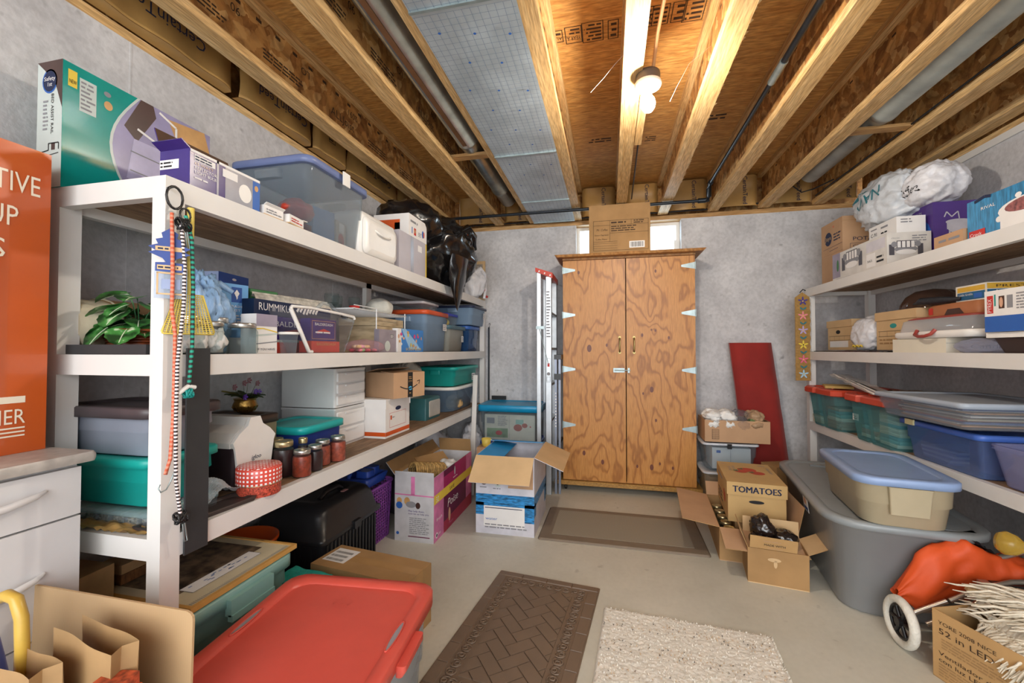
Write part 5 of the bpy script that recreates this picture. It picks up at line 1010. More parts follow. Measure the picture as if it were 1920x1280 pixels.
# jars of preserves
SAU = mat('tomato_preserve', '#a33c22', 0.4, var=0.3, sc=60); DSA = mat('dark_preserve', '#3a1518', 0.3, var=0.3); LSA = mat('light_tomato', '#b5503a', 0.4, var=0.3, sc=60); GL2 = mat('gold_lid', '#c2b48a', 0.3, 0.85, var=0.1)
G = 'jars of preserves on the low shelf'
for lab, x, y, r, h, f, l in (('jar of brick red preserve nearest the shelf edge, beside the gingham tin', -1.215, 1.49, 0.036, 0.108, SAU, LID), ('tall jar of very dark preserve behind the front red jar', -1.29, 1.475, 0.04, 0.142, DSA, GL2), ('short jar of dark brown preserve between two red jars', -1.222, 1.575, 0.032, 0.108, DSA, LID),
    ('jar of light red preserve, second from the far end of the row', -1.245, 1.655, 0.034, 0.112, LSA, LID), ('jar of light red preserve at the far end of the row', -1.225, 1.735, 0.036, 0.115, LSA, LID), ('jar of dark preserve with a crooked lid in the back row', -1.262, 1.552, 0.02, 0.14, DSA, GL2), ('dark jar squeezed between the cooler and the tall dark jar', -1.365, 1.515, 0.034, 0.14, DSA, GL2)):
    jar('preserve_jar', lab, x, y, ZL, r, h, f, G, l)
# gingham tin
def gingham():
    m, nt, b = nt_new('gingham_print'); v = coords(nt); sp = N(nt, 'ShaderNodeSeparateXYZ'); nt.links.new(v, sp.inputs[0])
    def st(o, k):
        a = N(nt, 'ShaderNodeMath', operation='MULTIPLY'); nt.links.new(o, a.inputs[0]); a.inputs[1].default_value = k
        f = N(nt, 'ShaderNodeMath', operation='FRACT'); nt.links.new(a.outputs[0], f.inputs[0]); g = N(nt, 'ShaderNodeMath', operation='GREATER_THAN'); nt.links.new(f.outputs[0], g.inputs[0]); g.inputs[1].default_value = 0.5; return g.outputs[0]
    at = N(nt, 'ShaderNodeMath', operation='ARCTAN2'); nt.links.new(sp.outputs[1], at.inputs[0]); nt.links.new(sp.outputs[0], at.inputs[1])
    ge = N(nt, 'ShaderNodeNewGeometry'); sn = N(nt, 'ShaderNodeSeparateXYZ'); nt.links.new(ge.outputs['Normal'], sn.inputs[0]); tp = N(nt, 'ShaderNodeMath', operation='GREATER_THAN'); nt.links.new(sn.outputs[2], tp.inputs[0]); tp.inputs[1].default_value = 0.7
    def mxv(a, b_):
        q = mixc(nt, tp.outputs[0], a, b_); return q
    s1 = mxv(st(at.outputs[0], 5.2), st(sp.outputs[0], 72)); s2 = mxv(st(sp.outputs[2], 72), st(sp.outputs[1], 72))
    ad = mixc(nt, 1.0, s1, s2, 'ADD'); bw = N(nt, 'ShaderNodeMath', operation='MULTIPLY'); 
    r = N(nt, 'ShaderNodeRGBToBW'); nt.links.new(ad, r.inputs[0]); nt.links.new(r.outputs[0], bw.inputs[0]); bw.inputs[1].default_value = 1.0
    nt.links.new(ramp(nt, bw.outputs[0], [(0.2, '#f2ecee'), (0.6, '#d2493a')]), b.inputs['Base Color']); b.inputs['Roughness'].default_value = 0.3; return m
GH = gingham()
t = thing('gingham_tin', 'round red and white gingham tin in front of the cooler', 'tin', (-1.225, 1.285, ZL))
m = MB(); m.lathe([(0.068, 0), (0.07, 0.004), (0.07, 0.06)], mat('red_speckle', '#c0503c', 0.5, var=0.5, sc=160), 32); m.build('body', t)
m = MB(); m.lathe([(0.0715, 0.04), (0.0725, 0.042), (0.0725, 0.094), (0.068, 0.10), (0.0, 0.101)], GH, 40, cap0=False); m.tube([(0.0728 * math.cos(a), 0.0728 * math.sin(a), 0.041) for a in [j * math.pi / 20 for j in range(40)]], 0.0014, GL2, 5, True); m.build('lid', t)
# tray and bubble wrap
m = MB(); m.rings([rr(0.30, 0.10, 0.01, 0), rr(0.31, 0.11, 0.01, 0.014), rr(0.29, 0.09, 0.01, 0.014), rr(0.28, 0.08, 0.01, 0.006)], mat('dark_tray', '#3a2f2c', 0.5)); tag(m.build('dark_tray', None, (-1.24, 1.075, ZL), 90), 'dark brown tray under the bubble wrap', 'tray').rotation_euler[2] = R_(84)
BUB = clear('bubble_film', '#e8eef2', 0.45, 0.15)
def fb(u, v):
    x = -0.095 + 0.19 * v; y = -0.14 + 0.28 * u; z = 0.016 + 0.075 * math.exp(-((u - 0.66) / 0.22) ** 2) * (1 - 0.6 * abs(v - 0.4)) + 0.018 * noise.noise(V((u * 5, v * 4, 2)))
    z += 0.003 * abs(math.sin(u * 70) * math.sin(v * 52)); return (x * (1.0 - 0.2 * u), y, max(z, 0.016))
m = MB(); m.grid(fb, 110, 80, BUB); tag(m.build('bubble_wrap', None, (-1.30, 1.10, ZL), 0), 'crumpled sheet of bubble wrap lying on the dark tray', 'bubble wrap')
# banker box, amazon carton
def dr(m, F):
    f = F['front']; W, H = f.w, f.h
    m.disc(f, W / 2, H - 0.055, 0.035, 0.012, INKN); m.frame(f, 0.045, 0.055, W - 0.05, 0.14, RED, 0.0015); m.poly(f, [(0, 0.012), (W, 0.012), (W, 0.035), (0, 0.035)], ORANGE); m.rect(f, 0.055, 0.1, 0.072, 0.125, ORANGE, 0.001); m.scribble(f, 0.078, 0.105, 0.11, 0.12, 1, INKG)
    f = F['left']; m.rect(f, 0, 0.012, f.w, 0.035, ORANGE)
t = thing('file_box', 'white file box with orange stripe under the smile carton', 'box', (-1.44, 2.36, ZL), 90)
m = MB(); m.box(-0.148, 0.148, -0.188, 0.188, 0, 0.215, WHITE); dr(m, faces(0.296, 0.376, 0.215)); m.build('body', t)
m = MB(); m.box(-0.15, 0.15, -0.19, -0.188, 0.16, 0.217, WHITE) if 0 else None; m.box(-0.153, 0.153, -0.193, 0.193, 0.216, 0.224, WHITE); m.box(-0.153, -0.149, -0.193, 0.193, 0.17, 0.216, WHITE); m.box(0.149, 0.153, -0.193, 0.193, 0.17, 0.216, WHITE); m.build('lid', t)
def dr(m, F):
    f = F['front']; W, H = f.w, f.h; m.rect(f, W * 0.44, 0, W * 0.60, H, INK); m.text(f, 'prime', W * 0.52, H * 0.62, 0.012, TAPE, 'C', width=0.03); m.disc(f, W * 0.52, H * 0.36, 0.014, 0.012, mat('cyan_ink', '#47b0e0', 0.4), 0.0014); m.rect(f, W * 0.49, H * 0.335, W * 0.55, H * 0.385, INK, 0.0018)
    pts = [(W * (0.2 + 0.55 * k / 14), H * (0.50 - 0.16 * math.sin(math.pi * (0.08 + 0.9 * k / 14)))) for k in range(15)]; m.line(f, pts, 0.006, INK, 0.0016); m.line(f, [(W * 0.74, H * 0.62), (W * 0.83, H * 0.66), (W * 0.8, H * 0.5)], 0.005, INK)
    m.scribble(f, W * 0.47, H * 0.72, W * 0.57, H * 0.85, 2, TAPE); m.scribble(f, W * 0.49, H * 0.12, W * 0.55, H * 0.22, 1, TAPE)
t = thing('smile_carton', 'brown parcel carton printed with a black tape and smile arrow on the file box', 'carton', (-1.293, 2.402, ZL + 0.225), 71)
open_carton(0.255, 0.243, 0.15, CBP, t, {'back': (0.11, -78), 'front': (0.11, -86)}, draw=dr)
t = thing('small_drawer_box', 'small dark green drawer box in front of the beige bag', 'box', (-1.35, 2.965, ZL), 90)
m = MB(); m.rings([rr(0.26, 0.13, 0.01, 0), rr(0.26, 0.13, 0.01, 0.15), rr(0.25, 0.12, 0.01, 0.157)], mat('bottle_green', '#2f6268', 0.4)); m.build('casing', t)
m = MB(); m.rings([[(x + 0.02, -0.066, 0.075 + y) for x, y, _ in rr(0.20, 0.12, 0.01)], [(x + 0.02, -0.071, 0.075 + y) for x, y, _ in rr(0.19, 0.11, 0.01)]], mat('clear_grey_front', '#b9b6ae', 0.3)); m.build('drawer', t)
PIL = mat('off_white_cotton', '#d6d2c8', 0.85, var=0.05, bmp=0.15, bsc=30)
for nm, c, r, sd, lab in (('beige_bag', (-1.53, 3.02, ZL), (0.10, 0.17, 0.20), 61, 'bulging off-white cotton bag behind the small green drawer box'), ('white_sack', (-1.56, 2.72, ZL), (0.09, 0.11, 0.13), 62, 'white cotton sack between the smile carton and beige bag')):
    m = MB(); blob(m, (0, 0, r[2]), r, PIL, sd, 0.3, 1.8, flat=0.0, crease=0.9, sub=5); tag(m.build(nm, None, c, 0), lab, 'bag')
t = tote('clear_round_tote', 'clear tote with a white rim at the far end of low left shelf', 0.62, 0.36, 0.20, clear('blue_tint_clear', '#9db8d0', 0.4), WPL, (-1.40, 3.53, ZL), 90, None, taper=0.1, r=0.1, hs=None, skirt=0.018, thick=0.006)
m = MB(); blob(m, (0, 0, 0.05), (0.06, 0.09, 0.055), mat('straw_toy', '#c9a873', 0.7, bmp=0.2), 71, 0.4, flat=0.0); tag(m.build('straw_bundle', None, (-1.30, 3.45, ZL + 0.01), 0), 'tan straw bundle seen inside the clear white-rimmed tote', 'bundle')
tote('green_teal_tote', 'bright teal tote with a label stacked on the clear white-rimmed tote', 0.60, 0.33, 0.15, TL, TL, (-1.385, 3.54, ZL + 0.21), 90, None, taper=0.08, r=0.04, hs='x', skirt=0.018, thick=0.01, lab=('front', 0.42, 0.03, 0.5, 0.09))
m = MB(); m.rings([rr(0.04, 0.02, 0.004, 0), rr(0.04, 0.02, 0.004, 1.0)], WP); q = tag(m.build('leaning_board', None, (-1.115, 3.36, 0.0), 0), 'white painted board leaning against the far end of the left shelf', 'board'); q.rotation_euler = (R_(-12), R_(-2), 0)
t = thing('metal_bar', 'thin dark metal bar standing behind the far shelf post', 'bar', (-1.14, 3.962, 0)); m = MB(); m.box(-0.006, 0.006, -0.008, 0.008, 0.0, 1.42, IRON); m.build('bar', t)
m = MB(); m.tube([(0.0, -0.01, 1.45), (0.012, -0.01, 1.46), (0.016, -0.01, 1.445), (0.004, -0.01, 1.42)], 0.003, IRON, 6); m.build('hook', t)
# ================================================================ DRESSER AND ORANGE BOX, LEFT EDGE
DRS = mat('grey_white_laminate', '#d4d2d2', 0.4, var=0.02)
t = thing('dresser', 'white drawer dresser against the left wall, cut by the left edge', 'dresser', (-1.55, 0.50, 0), 90)
m = MB(); m.box(-0.34, 0.34, -0.175, 0.215, 0.0, 0.905, DRS); m.build('carcass', t)
m = MB(); m.rings([[(x, y, z) for x, y, z in rr(0.715, 0.435, 0.012, 0.908, cy=-0.002)], rr(0.72, 0.44, 0.014, 0.916, cy=-0.002), rr(0.72, 0.44, 0.014, 0.926, cy=-0.002), rr(0.712, 0.432, 0.012, 0.933, cy=-0.002)], mat('laminate_top', '#b3ada6', 0.4, var=0.1, sc=40)); m.build('top', t)
for z0, z1 in ((0.773, 0.895), (0.50, 0.768), (0.23, 0.495), (0.03, 0.225)):
    m = MB(); m.box(-0.338, 0.338, -0.195, -0.177, z0, z1, DRS); d = m.build('drawer', t)
    m = MB(); zz = (z0 + z1) / 2 + 0.01; m.tube([(-0.02, -0.198, zz), (0.02, -0.214, zz - 0.004), (0.10, -0.222, zz - 0.006), (0.18, -0.222, zz - 0.004), (0.24, -0.212, zz + 0.004), (0.265, -0.197, zz + 0.008)], [0.004, 0.008, 0.009, 0.009, 0.007, 0.004], DRS, 10); m.build('handle', d)
OB = mat('orange_gloss', '#bd541f', 0.28, var=0.12, sc=3, coat=0.3); OW = mat('cream_letter', '#ecdfca', 0.5, var=0)
t = thing('orange_carton', 'tall glossy orange carton with cream lettering standing on the dresser', 'carton', (-1.60, 0.62, 0.9335), 90)
m = MB(); m.box(-0.24, 0.22, -0.11, 0.10, 0, 0.80, OB); f = Fr((-0.24, -0.11, 0), (1, 0, 0), (0, 0, 1))
for s_, a, b, h, w in (('ACTIVE', 0.437, 0.675, 0.052, 0.155), ('UP', 0.395, 0.585, 0.052, 0.06), ('S', 0.372, 0.50, 0.05, 0.03), ('SPINNER', 0.417, 0.077, 0.038, 0.15)): m.text(f, s_, a, b, h, OW, 'R', width=w)
m.rect(f, 0.20, 0.13, 0.417, 0.147, OW)
for z in (0.064, 0.054, 0.044): m.rect(f, 0.20, z, 0.417, z + 0.004, OW)
m.build('carton', t)
# ================================================================ FOREGROUND CARTON, LOWER LEFT
t = thing('open_carton', 'large open cardboard carton with an upright flap in the lower left corner', 'carton', (-1.19, 0.545, 0))
def dr(m, F): pass
mb = MB(); w, d, h = 0.62, 0.40, 0.44
for q in ((-w/2, w/2, -d/2, -d/2 + .004), (-w/2, w/2, d/2 - .004, d/2), (-w/2, -w/2 + .004, -d/2 + .004, d/2 - .004), (w/2 - .004, w/2, -d/2 + .004, d/2 - .004)): mb.box(*q, 0.004, h, CBD)
mb.box(-w/2, w/2, -d/2, d/2, 0, 0.004, CBD); mb.build('body', t)
FLP = stripes('corrugated_kraft', '#b2936c', '#bb9c75', 95, 0, 0.8)
mb = MB(); R = 0.02; P = [(-w/2, d/2, h), (w/2, d/2, h), (w/2, d/2 + 0.004, h + 0.172)] + [(w/2 - R + R * math.cos(a), d/2 + 0.005, h + 0.172 + R * math.sin(a)) for a in (0.5, 1.0, 1.57)] + [(-w/2, d/2 + 0.005, h + 0.192)]
mb.slab(P, (0, -1, 0), 0.005, FLP, CBD); mb.build('flap', t)
mb = MB(); mb.slab([(w/2, -d/2, h), (w/2, d/2, h), (w/2 + 0.06, d/2, h - 0.12), (w/2 + 0.06, -d/2, h - 0.12)][::-1], (1, 0, 0.4), 0.004, CBD); mb.build('flap', t)
def bagp(lab, x, y, w, h, tilt, sd):
    m = MB(); KB = mat('kraft_bag', '#a9875c', 0.7, var=0.08, bmp=0.15, bsc=12)
    def fn(u, v): return ((u - 0.5) * w, -0.02 + 0.006 * noise.noise(V((u * 2, v * 4, sd))), h * v)
    m.grid(fn, 12, 12, KB); m.grid(lambda u, v: ((0.5 - u) * w, 0.025 + 0.006 * noise.noise(V((u * 2, v * 4, sd + 3))), h * v), 12, 12, KB)
    m.add([(w/2, -0.02, 0), (w/2, 0.0, 0), (w/2, 0.025, 0), (w/2, 0.025, h), (w/2 - 0.012, 0.002, h), (w/2, -0.02, h)], [(0, 1, 4, 5), (1, 2, 3, 4)], KB); m.box(-w/2, w/2, -0.019, 0.024, 0, 0.003, KB)
    o = tag(m.build('paper_bag', None, (x, y, 0.01), -8), lab, 'paper bag', 'paper bags in the open carton'); o.rotation_euler[1] = R_(tilt); return o
bagp('folded brown paper bag in front, inside the open lower left carton', -1.055, 0.58, 0.16, 0.60, -3, 1.0); bagp('taller folded brown paper bag behind the other in open carton', -1.04, 0.66, 0.20, 0.615, 2, 5.0)
m = MB(); m.box(-0.03, 0.03, -0.03, 0.03, 0, 0.57, mat('dark_orange_weave', '#a8492a', 0.6, var=0.4, sc=90)); [m.box(-0.033, 0.033, -0.033, 0.033, 0.03 + k * 0.05, 0.045 + k * 0.05, mat('orange_weave', '#c2582c', 0.6)) for k in range(11)]
tag(m.build('woven_basket', None, (-0.92, 0.62, 0.005), 10), 'orange woven basket corner poking up inside the open carton', 'basket')
m = MB(); m.tube([(0, 0, 0.0), (0, 0, 0.60), (-0.004, 0, 0.66), (-0.02, 0, 0.695), (-0.045, 0, 0.70), (-0.07, 0, 0.69)], 0.011, mat('honey_cane', '#c9a548', 0.35, var=0.1), 12); tag(m.build('cane', None, (-1.142, 0.615, 0.005), 0), 'yellow curved cane handle standing in the open carton', 'cane')
m = MB(); blob(m, (0, 0, 0.31), (0.06, 0.05, 0.33), RB, 4, 0.15, flat=0.0); tag(m.build('blue_fabric', None, (-1.235, 0.60, 0.005), 0), 'royal blue fabric roll at the left edge of the open carton', 'fabric')
m = MB(); blob(m, (0, 0, 0.29), (0.05, 0.05, 0.30), mat('pink_cloth', '#cf8f96', 0.8), 7, 0.15, flat=0.0); tag(m.build('pink_fabric', None, (-1.17, 0.50, 0.005), 0), 'pink cloth roll at the left edge of the open carton', 'fabric')
# ================================================================ FLOOR, LEFT
SG = mat('sage_plastic', '#7fa6a0', 0.4, var=0.03)
t = tote('sage_tote', 'sage green latching tote under the framed picture', 0.40, 0.48, 0.43, SG, SG, (-1.415, 1.175, 0), 90, None, taper=0.1, step=0.8, hs=None, hollow=False, skirt=0.03)
m = MB(); m.box(-0.08, 0.09, -0.275, -0.252, 0.375, 0.425, SG); m.box(-0.08, 0.09, -0.28, -0.262, 0.36, 0.38, SG); m.build('latch', t)
t = thing('framed_picture', 'framed picture in a cream mat lying flat on the sage tote', 'picture', (-1.375, 1.195, 0.446), 90)
m = MB(); GLD = mat('gold_frame', '#c99a55', 0.4, var=0.1); IV = mat('ivory_mat', '#cfc4a6', 0.6, var=0.05); w, d = 0.42, 0.42
for a in ((-w/2, w/2, -d/2, -d/2 + 0.012), (-w/2, w/2, d/2 - 0.012, d/2), (-w/2, -w/2 + 0.012, -d/2 + 0.012, d/2 - 0.012), (w/2 - 0.012, w/2, -d/2 + 0.012, d/2 - 0.012)): m.box(*a, 0, 0.016, GLD)
m.build('frame', t)
m = MB(); m.box(-w/2 + 0.012, w/2 - 0.012, -d/2 + 0.012, d/2 - 0.012, 0.002, 0.012, IV); f = Fr((-w/2, -d/2, 0.0125), (1, 0, 0), (0, 1, 0))
for k in range(60): m.rect(f, 0.02 + k * 0.0064, 0.02, 0.022 + k * 0.0064, 0.032, INKG)
m.rect(f, 0.05, 0.11, w - 0.05, w - 0.04, mat('sepia_print', '#6f5c48', 0.6, var=0.6, sc=25)); m.rect(f, 0.07, 0.075, w - 0.09, 0.13, WHITE, 0.0012); m.frame(f, 0.07, 0.075, w - 0.09, 0.13, INKN, 0.0012, 0.0016)
rnd = random.Random(3); [m.disc(f, 0.09 + rnd.random() * 0.2, 0.09 + rnd.random() * 0.028, 0.007, 0.003, GBX, 0.002) for k in range(18)]; m.build('print', t)
PKB = mat('wrapping_brown', '#a08258', 0.6, var=0.15, bmp=0.2)
m = MB(); m.box(-0.10, 0.10, -0.05, 0.05, 0, 0.56, PKB); tag(m.build('wrapped_package', None, (-1.55, 0.93, 0.0), 3), 'tall brown paper wrapped package between the dresser and shelf', 'package')
m = MB(); m.box(-0.09, 0.0, -0.09, 0.09, 0, 0.03, wood('tray_wood', '#5e3d22', '#8a5c32', (2, 8, 2))); m.box(-0.088, -0.002, -0.088, 0.088, 0.031, 0.06, TANC); tag(m.build('stacked_pictures', None, (-1.49, 1.12, 0.464), 0), 'stack of dark wooden frames on the back of the framed picture', 'frame')
LR = mat('coral_red_plastic', '#cc5245', 0.35, var=0.03)
t = tote('red_lidded_tote', 'clear tote with a large coral red lid in the foreground', 0.47, 0.50, 0.395, clear('milky_clear', '#d4dce4', 0.5), LR, (-0.80, 1.055, 0), 5, None, cat='storage tote', taper=0.1, r=0.05, hs=None, inset=0.055, over=0.02, panel=0.01, skirt=0.022, thick=0.02)
for s_ in (-1, 1):
    m = MB(); m.rings([rr(0.02, 0.13, 0.008, 0.355, cx=s_ * 0.262), rr(0.03, 0.14, 0.01, 0.372, cx=s_ * 0.268), rr(0.03, 0.14, 0.01, 0.388, cx=s_ * 0.268)], LR); m.build('latch', t)
    m = MB(); m.tube([(s_ * 0.233, 0.06 * math.cos(a), 0.4165) if abs(math.cos(a)) < 0 else (s_ * 0.225 + s_ * 0.009 * math.cos(a), 0.062 * math.sin(a), 0.4165) for a in [j * math.pi / 12 for j in range(24)]], 0.0022, LR, 6, True); m.disc(Fr((0, 0, 0.4155), (1, 0, 0), (0, 1, 0)), s_ * 0.225, 0, 0.007, 0.058, mat('slot_grey', '#8f8a90', 0.6)); m.build('lid_slot', t)
m = MB(); f = Fr((0, 0.12, 0.4095), (1, 0, 0), (0, 1, 0)); m.frame(f, -0.03, 0, 0.02, 0.022, LR, 0.003, 0.003); m.build('moulded_mark', t)
m = MB(); blob(m, (0, 0, 0.16), (0.17, 0.2, 0.17), mat('pale_packing', '#c9ced6', 0.6, var=0.2, bmp=0.3), 22, 0.2, flat=0.0); tag(m.build('packed_cloth', None, (-0.80, 1.05, 0.01), 0), 'pale packed cloth inside the red-lidded clear tote', 'cloth')
def dr(m, F):
    f = F['top']; m.rect(f, 0, 0.075, f.w, 0.125, TAPE); m.rect(f, 0.02, 0.045, 0.14, 0.16, WHITE, 0.0012); rnd = random.Random(4)
    for r_ in range(3):
        x = 0.03
        while x < 0.12: q = rnd.choice((0.002, 0.004)); m.rect(f, x, 0.055 + r_ * 0.032, x + q, 0.072 + r_ * 0.032, INK, 0.0016); x += q + 0.003
    f = F['right']; m.rect(f, 0.07, 0.0, 0.12, f.h, TAPE)
carton('sealed_carton', 'sealed brown shipping carton with a white label behind the red-lidded tote', 'carton', 0.50, 0.19, 0.255, CBD, (-1.035, 1.71, 0), -7.5, draw=dr)
m = MB(); TC = mat('teal_towelling', '#1fa095', 0.95, var=0.1, sc=30, bmp=0.5, bsc=120)
def towel(u, v):
    x, y = (u - 0.5) * 0.26, (v - 0.5) * 0.16; e = min(1, min(u, 1-u) * 8) ** 0.5 * min(1, min(v, 1-v) * 8) ** 0.5; return (x, y, 0.20 + 0.085 * e + 0.008 * noise.noise(V((u * 5, v * 4, 0))))
m.grid(towel, 40, 24, TC); m.rings([rr(0.26, 0.16, 0.03, 0), rr(0.255, 0.155, 0.03, 0.205)], TC, True, False); tag(m.build('folded_towel', None, (-1.21, 1.49, 0), -7), 'folded teal towel behind the red-lidded tote', 'towel')
t = thing('orange_bucket', 'orange plastic bucket behind the framed picture under the low shelf', 'bucket', (-1.565, 1.56, 0)); m = MB(); m.lathe([(0.105, 0), (0.115, 0.02), (0.13, 0.36), (0.138, 0.362), (0.138, 0.375), (0.13, 0.375), (0.12, 0.05), (0, 0.04)], ORANGE, 32); m.build('bucket', t)
m = MB(); m.tube([(0.13 * math.cos(a), 0.02, 0.36 - 0.1 * math.sin(a)) for a in [j * math.pi / 12 for j in range(13)]], 0.003, WIRE, 6); m.build('handle', t)
# black hinged bin
BP = mat('black_moulded', '#1d1d20', 0.38, var=0.08, sc=30)
t = thing('black_storage_chest', 'black ribbed plastic chest with a domed lid under the left shelf', 'chest', (-1.50, 1.985, 0), 90)
m = MB(); m.rings([rr(0.44, 0.34, 0.03, 0), rr(0.48, 0.38, 0.03, 0.29)], BP)
for k in range(15):
    x = -0.21 + k * 0.03; m.box(x, x + 0.012, -0.193 + 0.0, -0.17, 0.02, 0.27, BP)
for k in range(11): y = -0.16 + k * 0.03; m.box(-0.24, -0.22, y, y + 0.012, 0.02, 0.27, BP)
m.build('body', t)
m = MB(); m.rings([rr(0.52, 0.42, 0.03, 0.29), rr(0.525, 0.425, 0.03, 0.30), rr(0.52, 0.42, 0.03, 0.312), rr(0.49, 0.39, 0.03, 0.318), rr(0.46, 0.36, 0.05, 0.40), rr(0.42, 0.32, 0.05, 0.435), rr(0.36, 0.26, 0.05, 0.45), rr(0.30, 0.2, 0.04, 0.45), rr(0.27, 0.17, 0.04, 0.437)], BP); m.build('lid', t)
m = MB(); m.tube([(-0.09, -0.06, 0.44), (-0.05, -0.06, 0.462), (0.05, -0.06, 0.462), (0.09, -0.06, 0.44)], 0.013, BP, 8); m.build('handle', t)
m = MB(); m.box(-0.03, 0.03, -0.225, -0.205, 0.28, 0.318, BP); m.build('latch', t)
m = MB(); m.box(0.01, 0.05, -0.13, -0.11, 0.451, 0.453, mat('pink_sticker', '#c08a88', 0.5)); m.build('sticker', t)
# purple laundry basket
PB = mat('purple_basket_plastic', '#8a4aa0', 0.4, var=0.05)
t = thing('laundry_basket', 'purple slotted plastic basket between black chest and the pink carton', 'basket', (-1.53, 2.43, 0), 90)
m = MB(); q0 = rr(0.28, 0.24, 0.05, 0, 6); 
for k in range(17):
    z = 0.03 + k * 0.019; s_ = 1 + 0.12 * k / 16; m.tube([(x * s_, y * s_, z) for x, y, _ in q0], 0.0035, PB, 5, True)
for i in range(0, len(q0)):
    x, y, _ = q0[i]; m.tube([(x, y, 0.0), (x * 1.12, y * 1.12, 0.345)], 0.004, PB, 5)
for sx in range(-4, 5):
    for sy in (-1, 1): m.tube([(sx * 0.022, sy * 0.12, 0), (sx * 0.022 * 1.12, sy * 0.1344, 0.345)], 0.004, PB, 5); m.tube([(sy * 0.14, sx * 0.018, 0), (sy * 0.157, sx * 0.018 * 1.12, 0.345)], 0.004, PB, 5)
m.rings([q0, [(x, y, 0.01) for x, y, _ in q0]], PB); m.tube([(x * 1.14, y * 1.14, 0.35) for x, y, _ in q0], 0.009, PB, 8, True); m.build('basket', t)
t = thing('blue_caddy', 'royal blue plastic caddy resting on the purple basket', 'caddy', (-1.53, 2.43, 0.359), 90)
m = MB(); m.rings([rr(0.22, 0.2, 0.03, 0), rr(0.25, 0.23, 0.03, 0.05), rr(0.21, 0.19, 0.03, 0.056), rr(0.2, 0.18, 0.03, 0.01)], RB); m.rings([rr(0.09, 0.1, 0.02, 0.01, cx=-0.04, cy=-0.04), rr(0.08, 0.09, 0.02, 0.09, cx=-0.04, cy=-0.04)], RB); m.rings([rr(0.08, 0.1, 0.02, 0.01, cx=0.06, cy=-0.02), rr(0.07, 0.09, 0.02, 0.09, cx=0.06, cy=-0.02)], RB); m.build('tray', t)
m = MB(); m.tube([(-0.115, 0.03, 0.05), (-0.09, 0.03, 0.09), (0.0, 0.03, 0.105), (0.09, 0.03, 0.09), (0.115, 0.03, 0.05)], 0.014, RB, 10); m.build('handle', t)
# pink carton
MAG = mat('magenta_print', '#b02a68', 0.45, var=0.08); PKP = mat('pink_print', '#d97cae', 0.5, var=0.15, sc=12); MAR = mat('maroon_print', '#6a2048', 0.45, var=0.1); CRM = mat('crimson_print', '#b0284a', 0.45)
t = thing('pink_carton', 'long open carton printed pink and magenta, full of odds and ends', 'carton', (-1.195, 2.83, 0), 90)
def dr(m, F):
    f = F['front']; W, H = f.w, f.h; m.rect(f, 0, 0, 0.16, H, PKP, 0.0004); m.rect(f, W - 0.13, 0, W, H, PKP, 0.0004); m.rect(f, 0.16, 0, W - 0.13, H, MAR, 0.0005); m.rect(f, 0.16, H * 0.72, W - 0.13, H, MAG, 0.0008); m.poly(f, [(0.16, 0), (W, 0), (W, H * 0.22), (0.16, H * 0.18)], CRM, 0.001); m.rect(f, 0.16, H * 0.9, 0.36, H, MAR, 0.001)
    m.rect(f, 0, H * 0.58, W, H * 0.72, YEL, 0.0014); m.text(f, 'SAVE', 0.26, H * 0.61, 0.024, INK, width=0.09, off=0.002); m.scribble(f, 0.38, H * 0.61, 0.5, H * 0.68, 1, GRN); m.text(f, '32', 0.03, H * 0.6, 0.034, WHITE, off=0.002); m.text(f, 'Poise', 0.22, H * 0.36, 0.055, WHITE, width=0.2, shear=0.2, off=0.002); m.disc(f, 0.26, H * 0.22, 0.02, 0.045, SKIN, 0.002); m.text(f, 'Poise', 0.25, H * 0.06, 0.018, PKP, width=0.08, off=0.002); m.disc(f, 0.045, 0.035, 0.018, 0.018, WHITE); m.disc(f, 0.045, 0.035, 0.01, 0.01, INKN, 0.0015); m.text(f, 'club', 0.07, 0.028, 0.016, WHITE); m.text(f, 'fresh', 0.04, H * 0.3, 0.02, WHITE, width=0.09); m.disc(f, 0.36, H * 0.88, 0.012, 0.03, GYP, 0.002); m.scribble(f, 0.33, H * 0.76, 0.42, H * 0.79, 1, WHITE)
    f = F['left']; W = f.w; GW = mat('grey_white_card', '#c9c8cc', 0.5); m.rect(f, 0, 0, W, H, GW, 0.0004); m.line(f, [(0, H * 0.72), (W, H * 0.71)], 0.008, PKP, 0.001); m.rect(f, W * 0.42, H * 0.72, W * 0.52, H, PKP, 0.001); m.disc(f, W * 0.12, H * 0.62, 0.018, 0.02, TANP); m.disc(f, W * 0.32, H * 0.62, 0.02, 0.024, TANP); m.disc(f, W * 0.12, H * 0.55, 0.022, 0.022, BLUE, 0.0013); m.disc(f, W * 0.42, H * 0.57, 0.035, 0.02, INKG, 0.0013); m.disc(f, W * 0.6, H * 0.56, 0.016, 0.02, DBR, 0.0015)
    m.text(f, 'May help them,', W * 0.35, H * 0.46, 0.011, PUR, width=0.11); m.text(f, 'now let us help you', W * 0.35, H * 0.42, 0.011, PUR, width=0.14); m.scribble(f, W * 0.38, H * 0.12, W * 0.9, H * 0.38, 9, INKG); m.rect(f, W * 0.35, H * 0.075, W * 0.9, H * 0.09, MAR, 0.001); m.disc(f, W * 0.08, H * 0.12, 0.01, 0.01, BLUE)
open_carton(0.73, 0.265, 0.405, mat('grey_white_card', '#c9c8cc', 0.5), t, {'left': (0.03, 4), 'right': (0.10, -12), 'back': (0.10, 40)}, inner=CBD, draw=dr)
m = MB(); ST = mat('straw', '#b8945a', 0.7, var=0.3, sc=60, bmp=0.3)
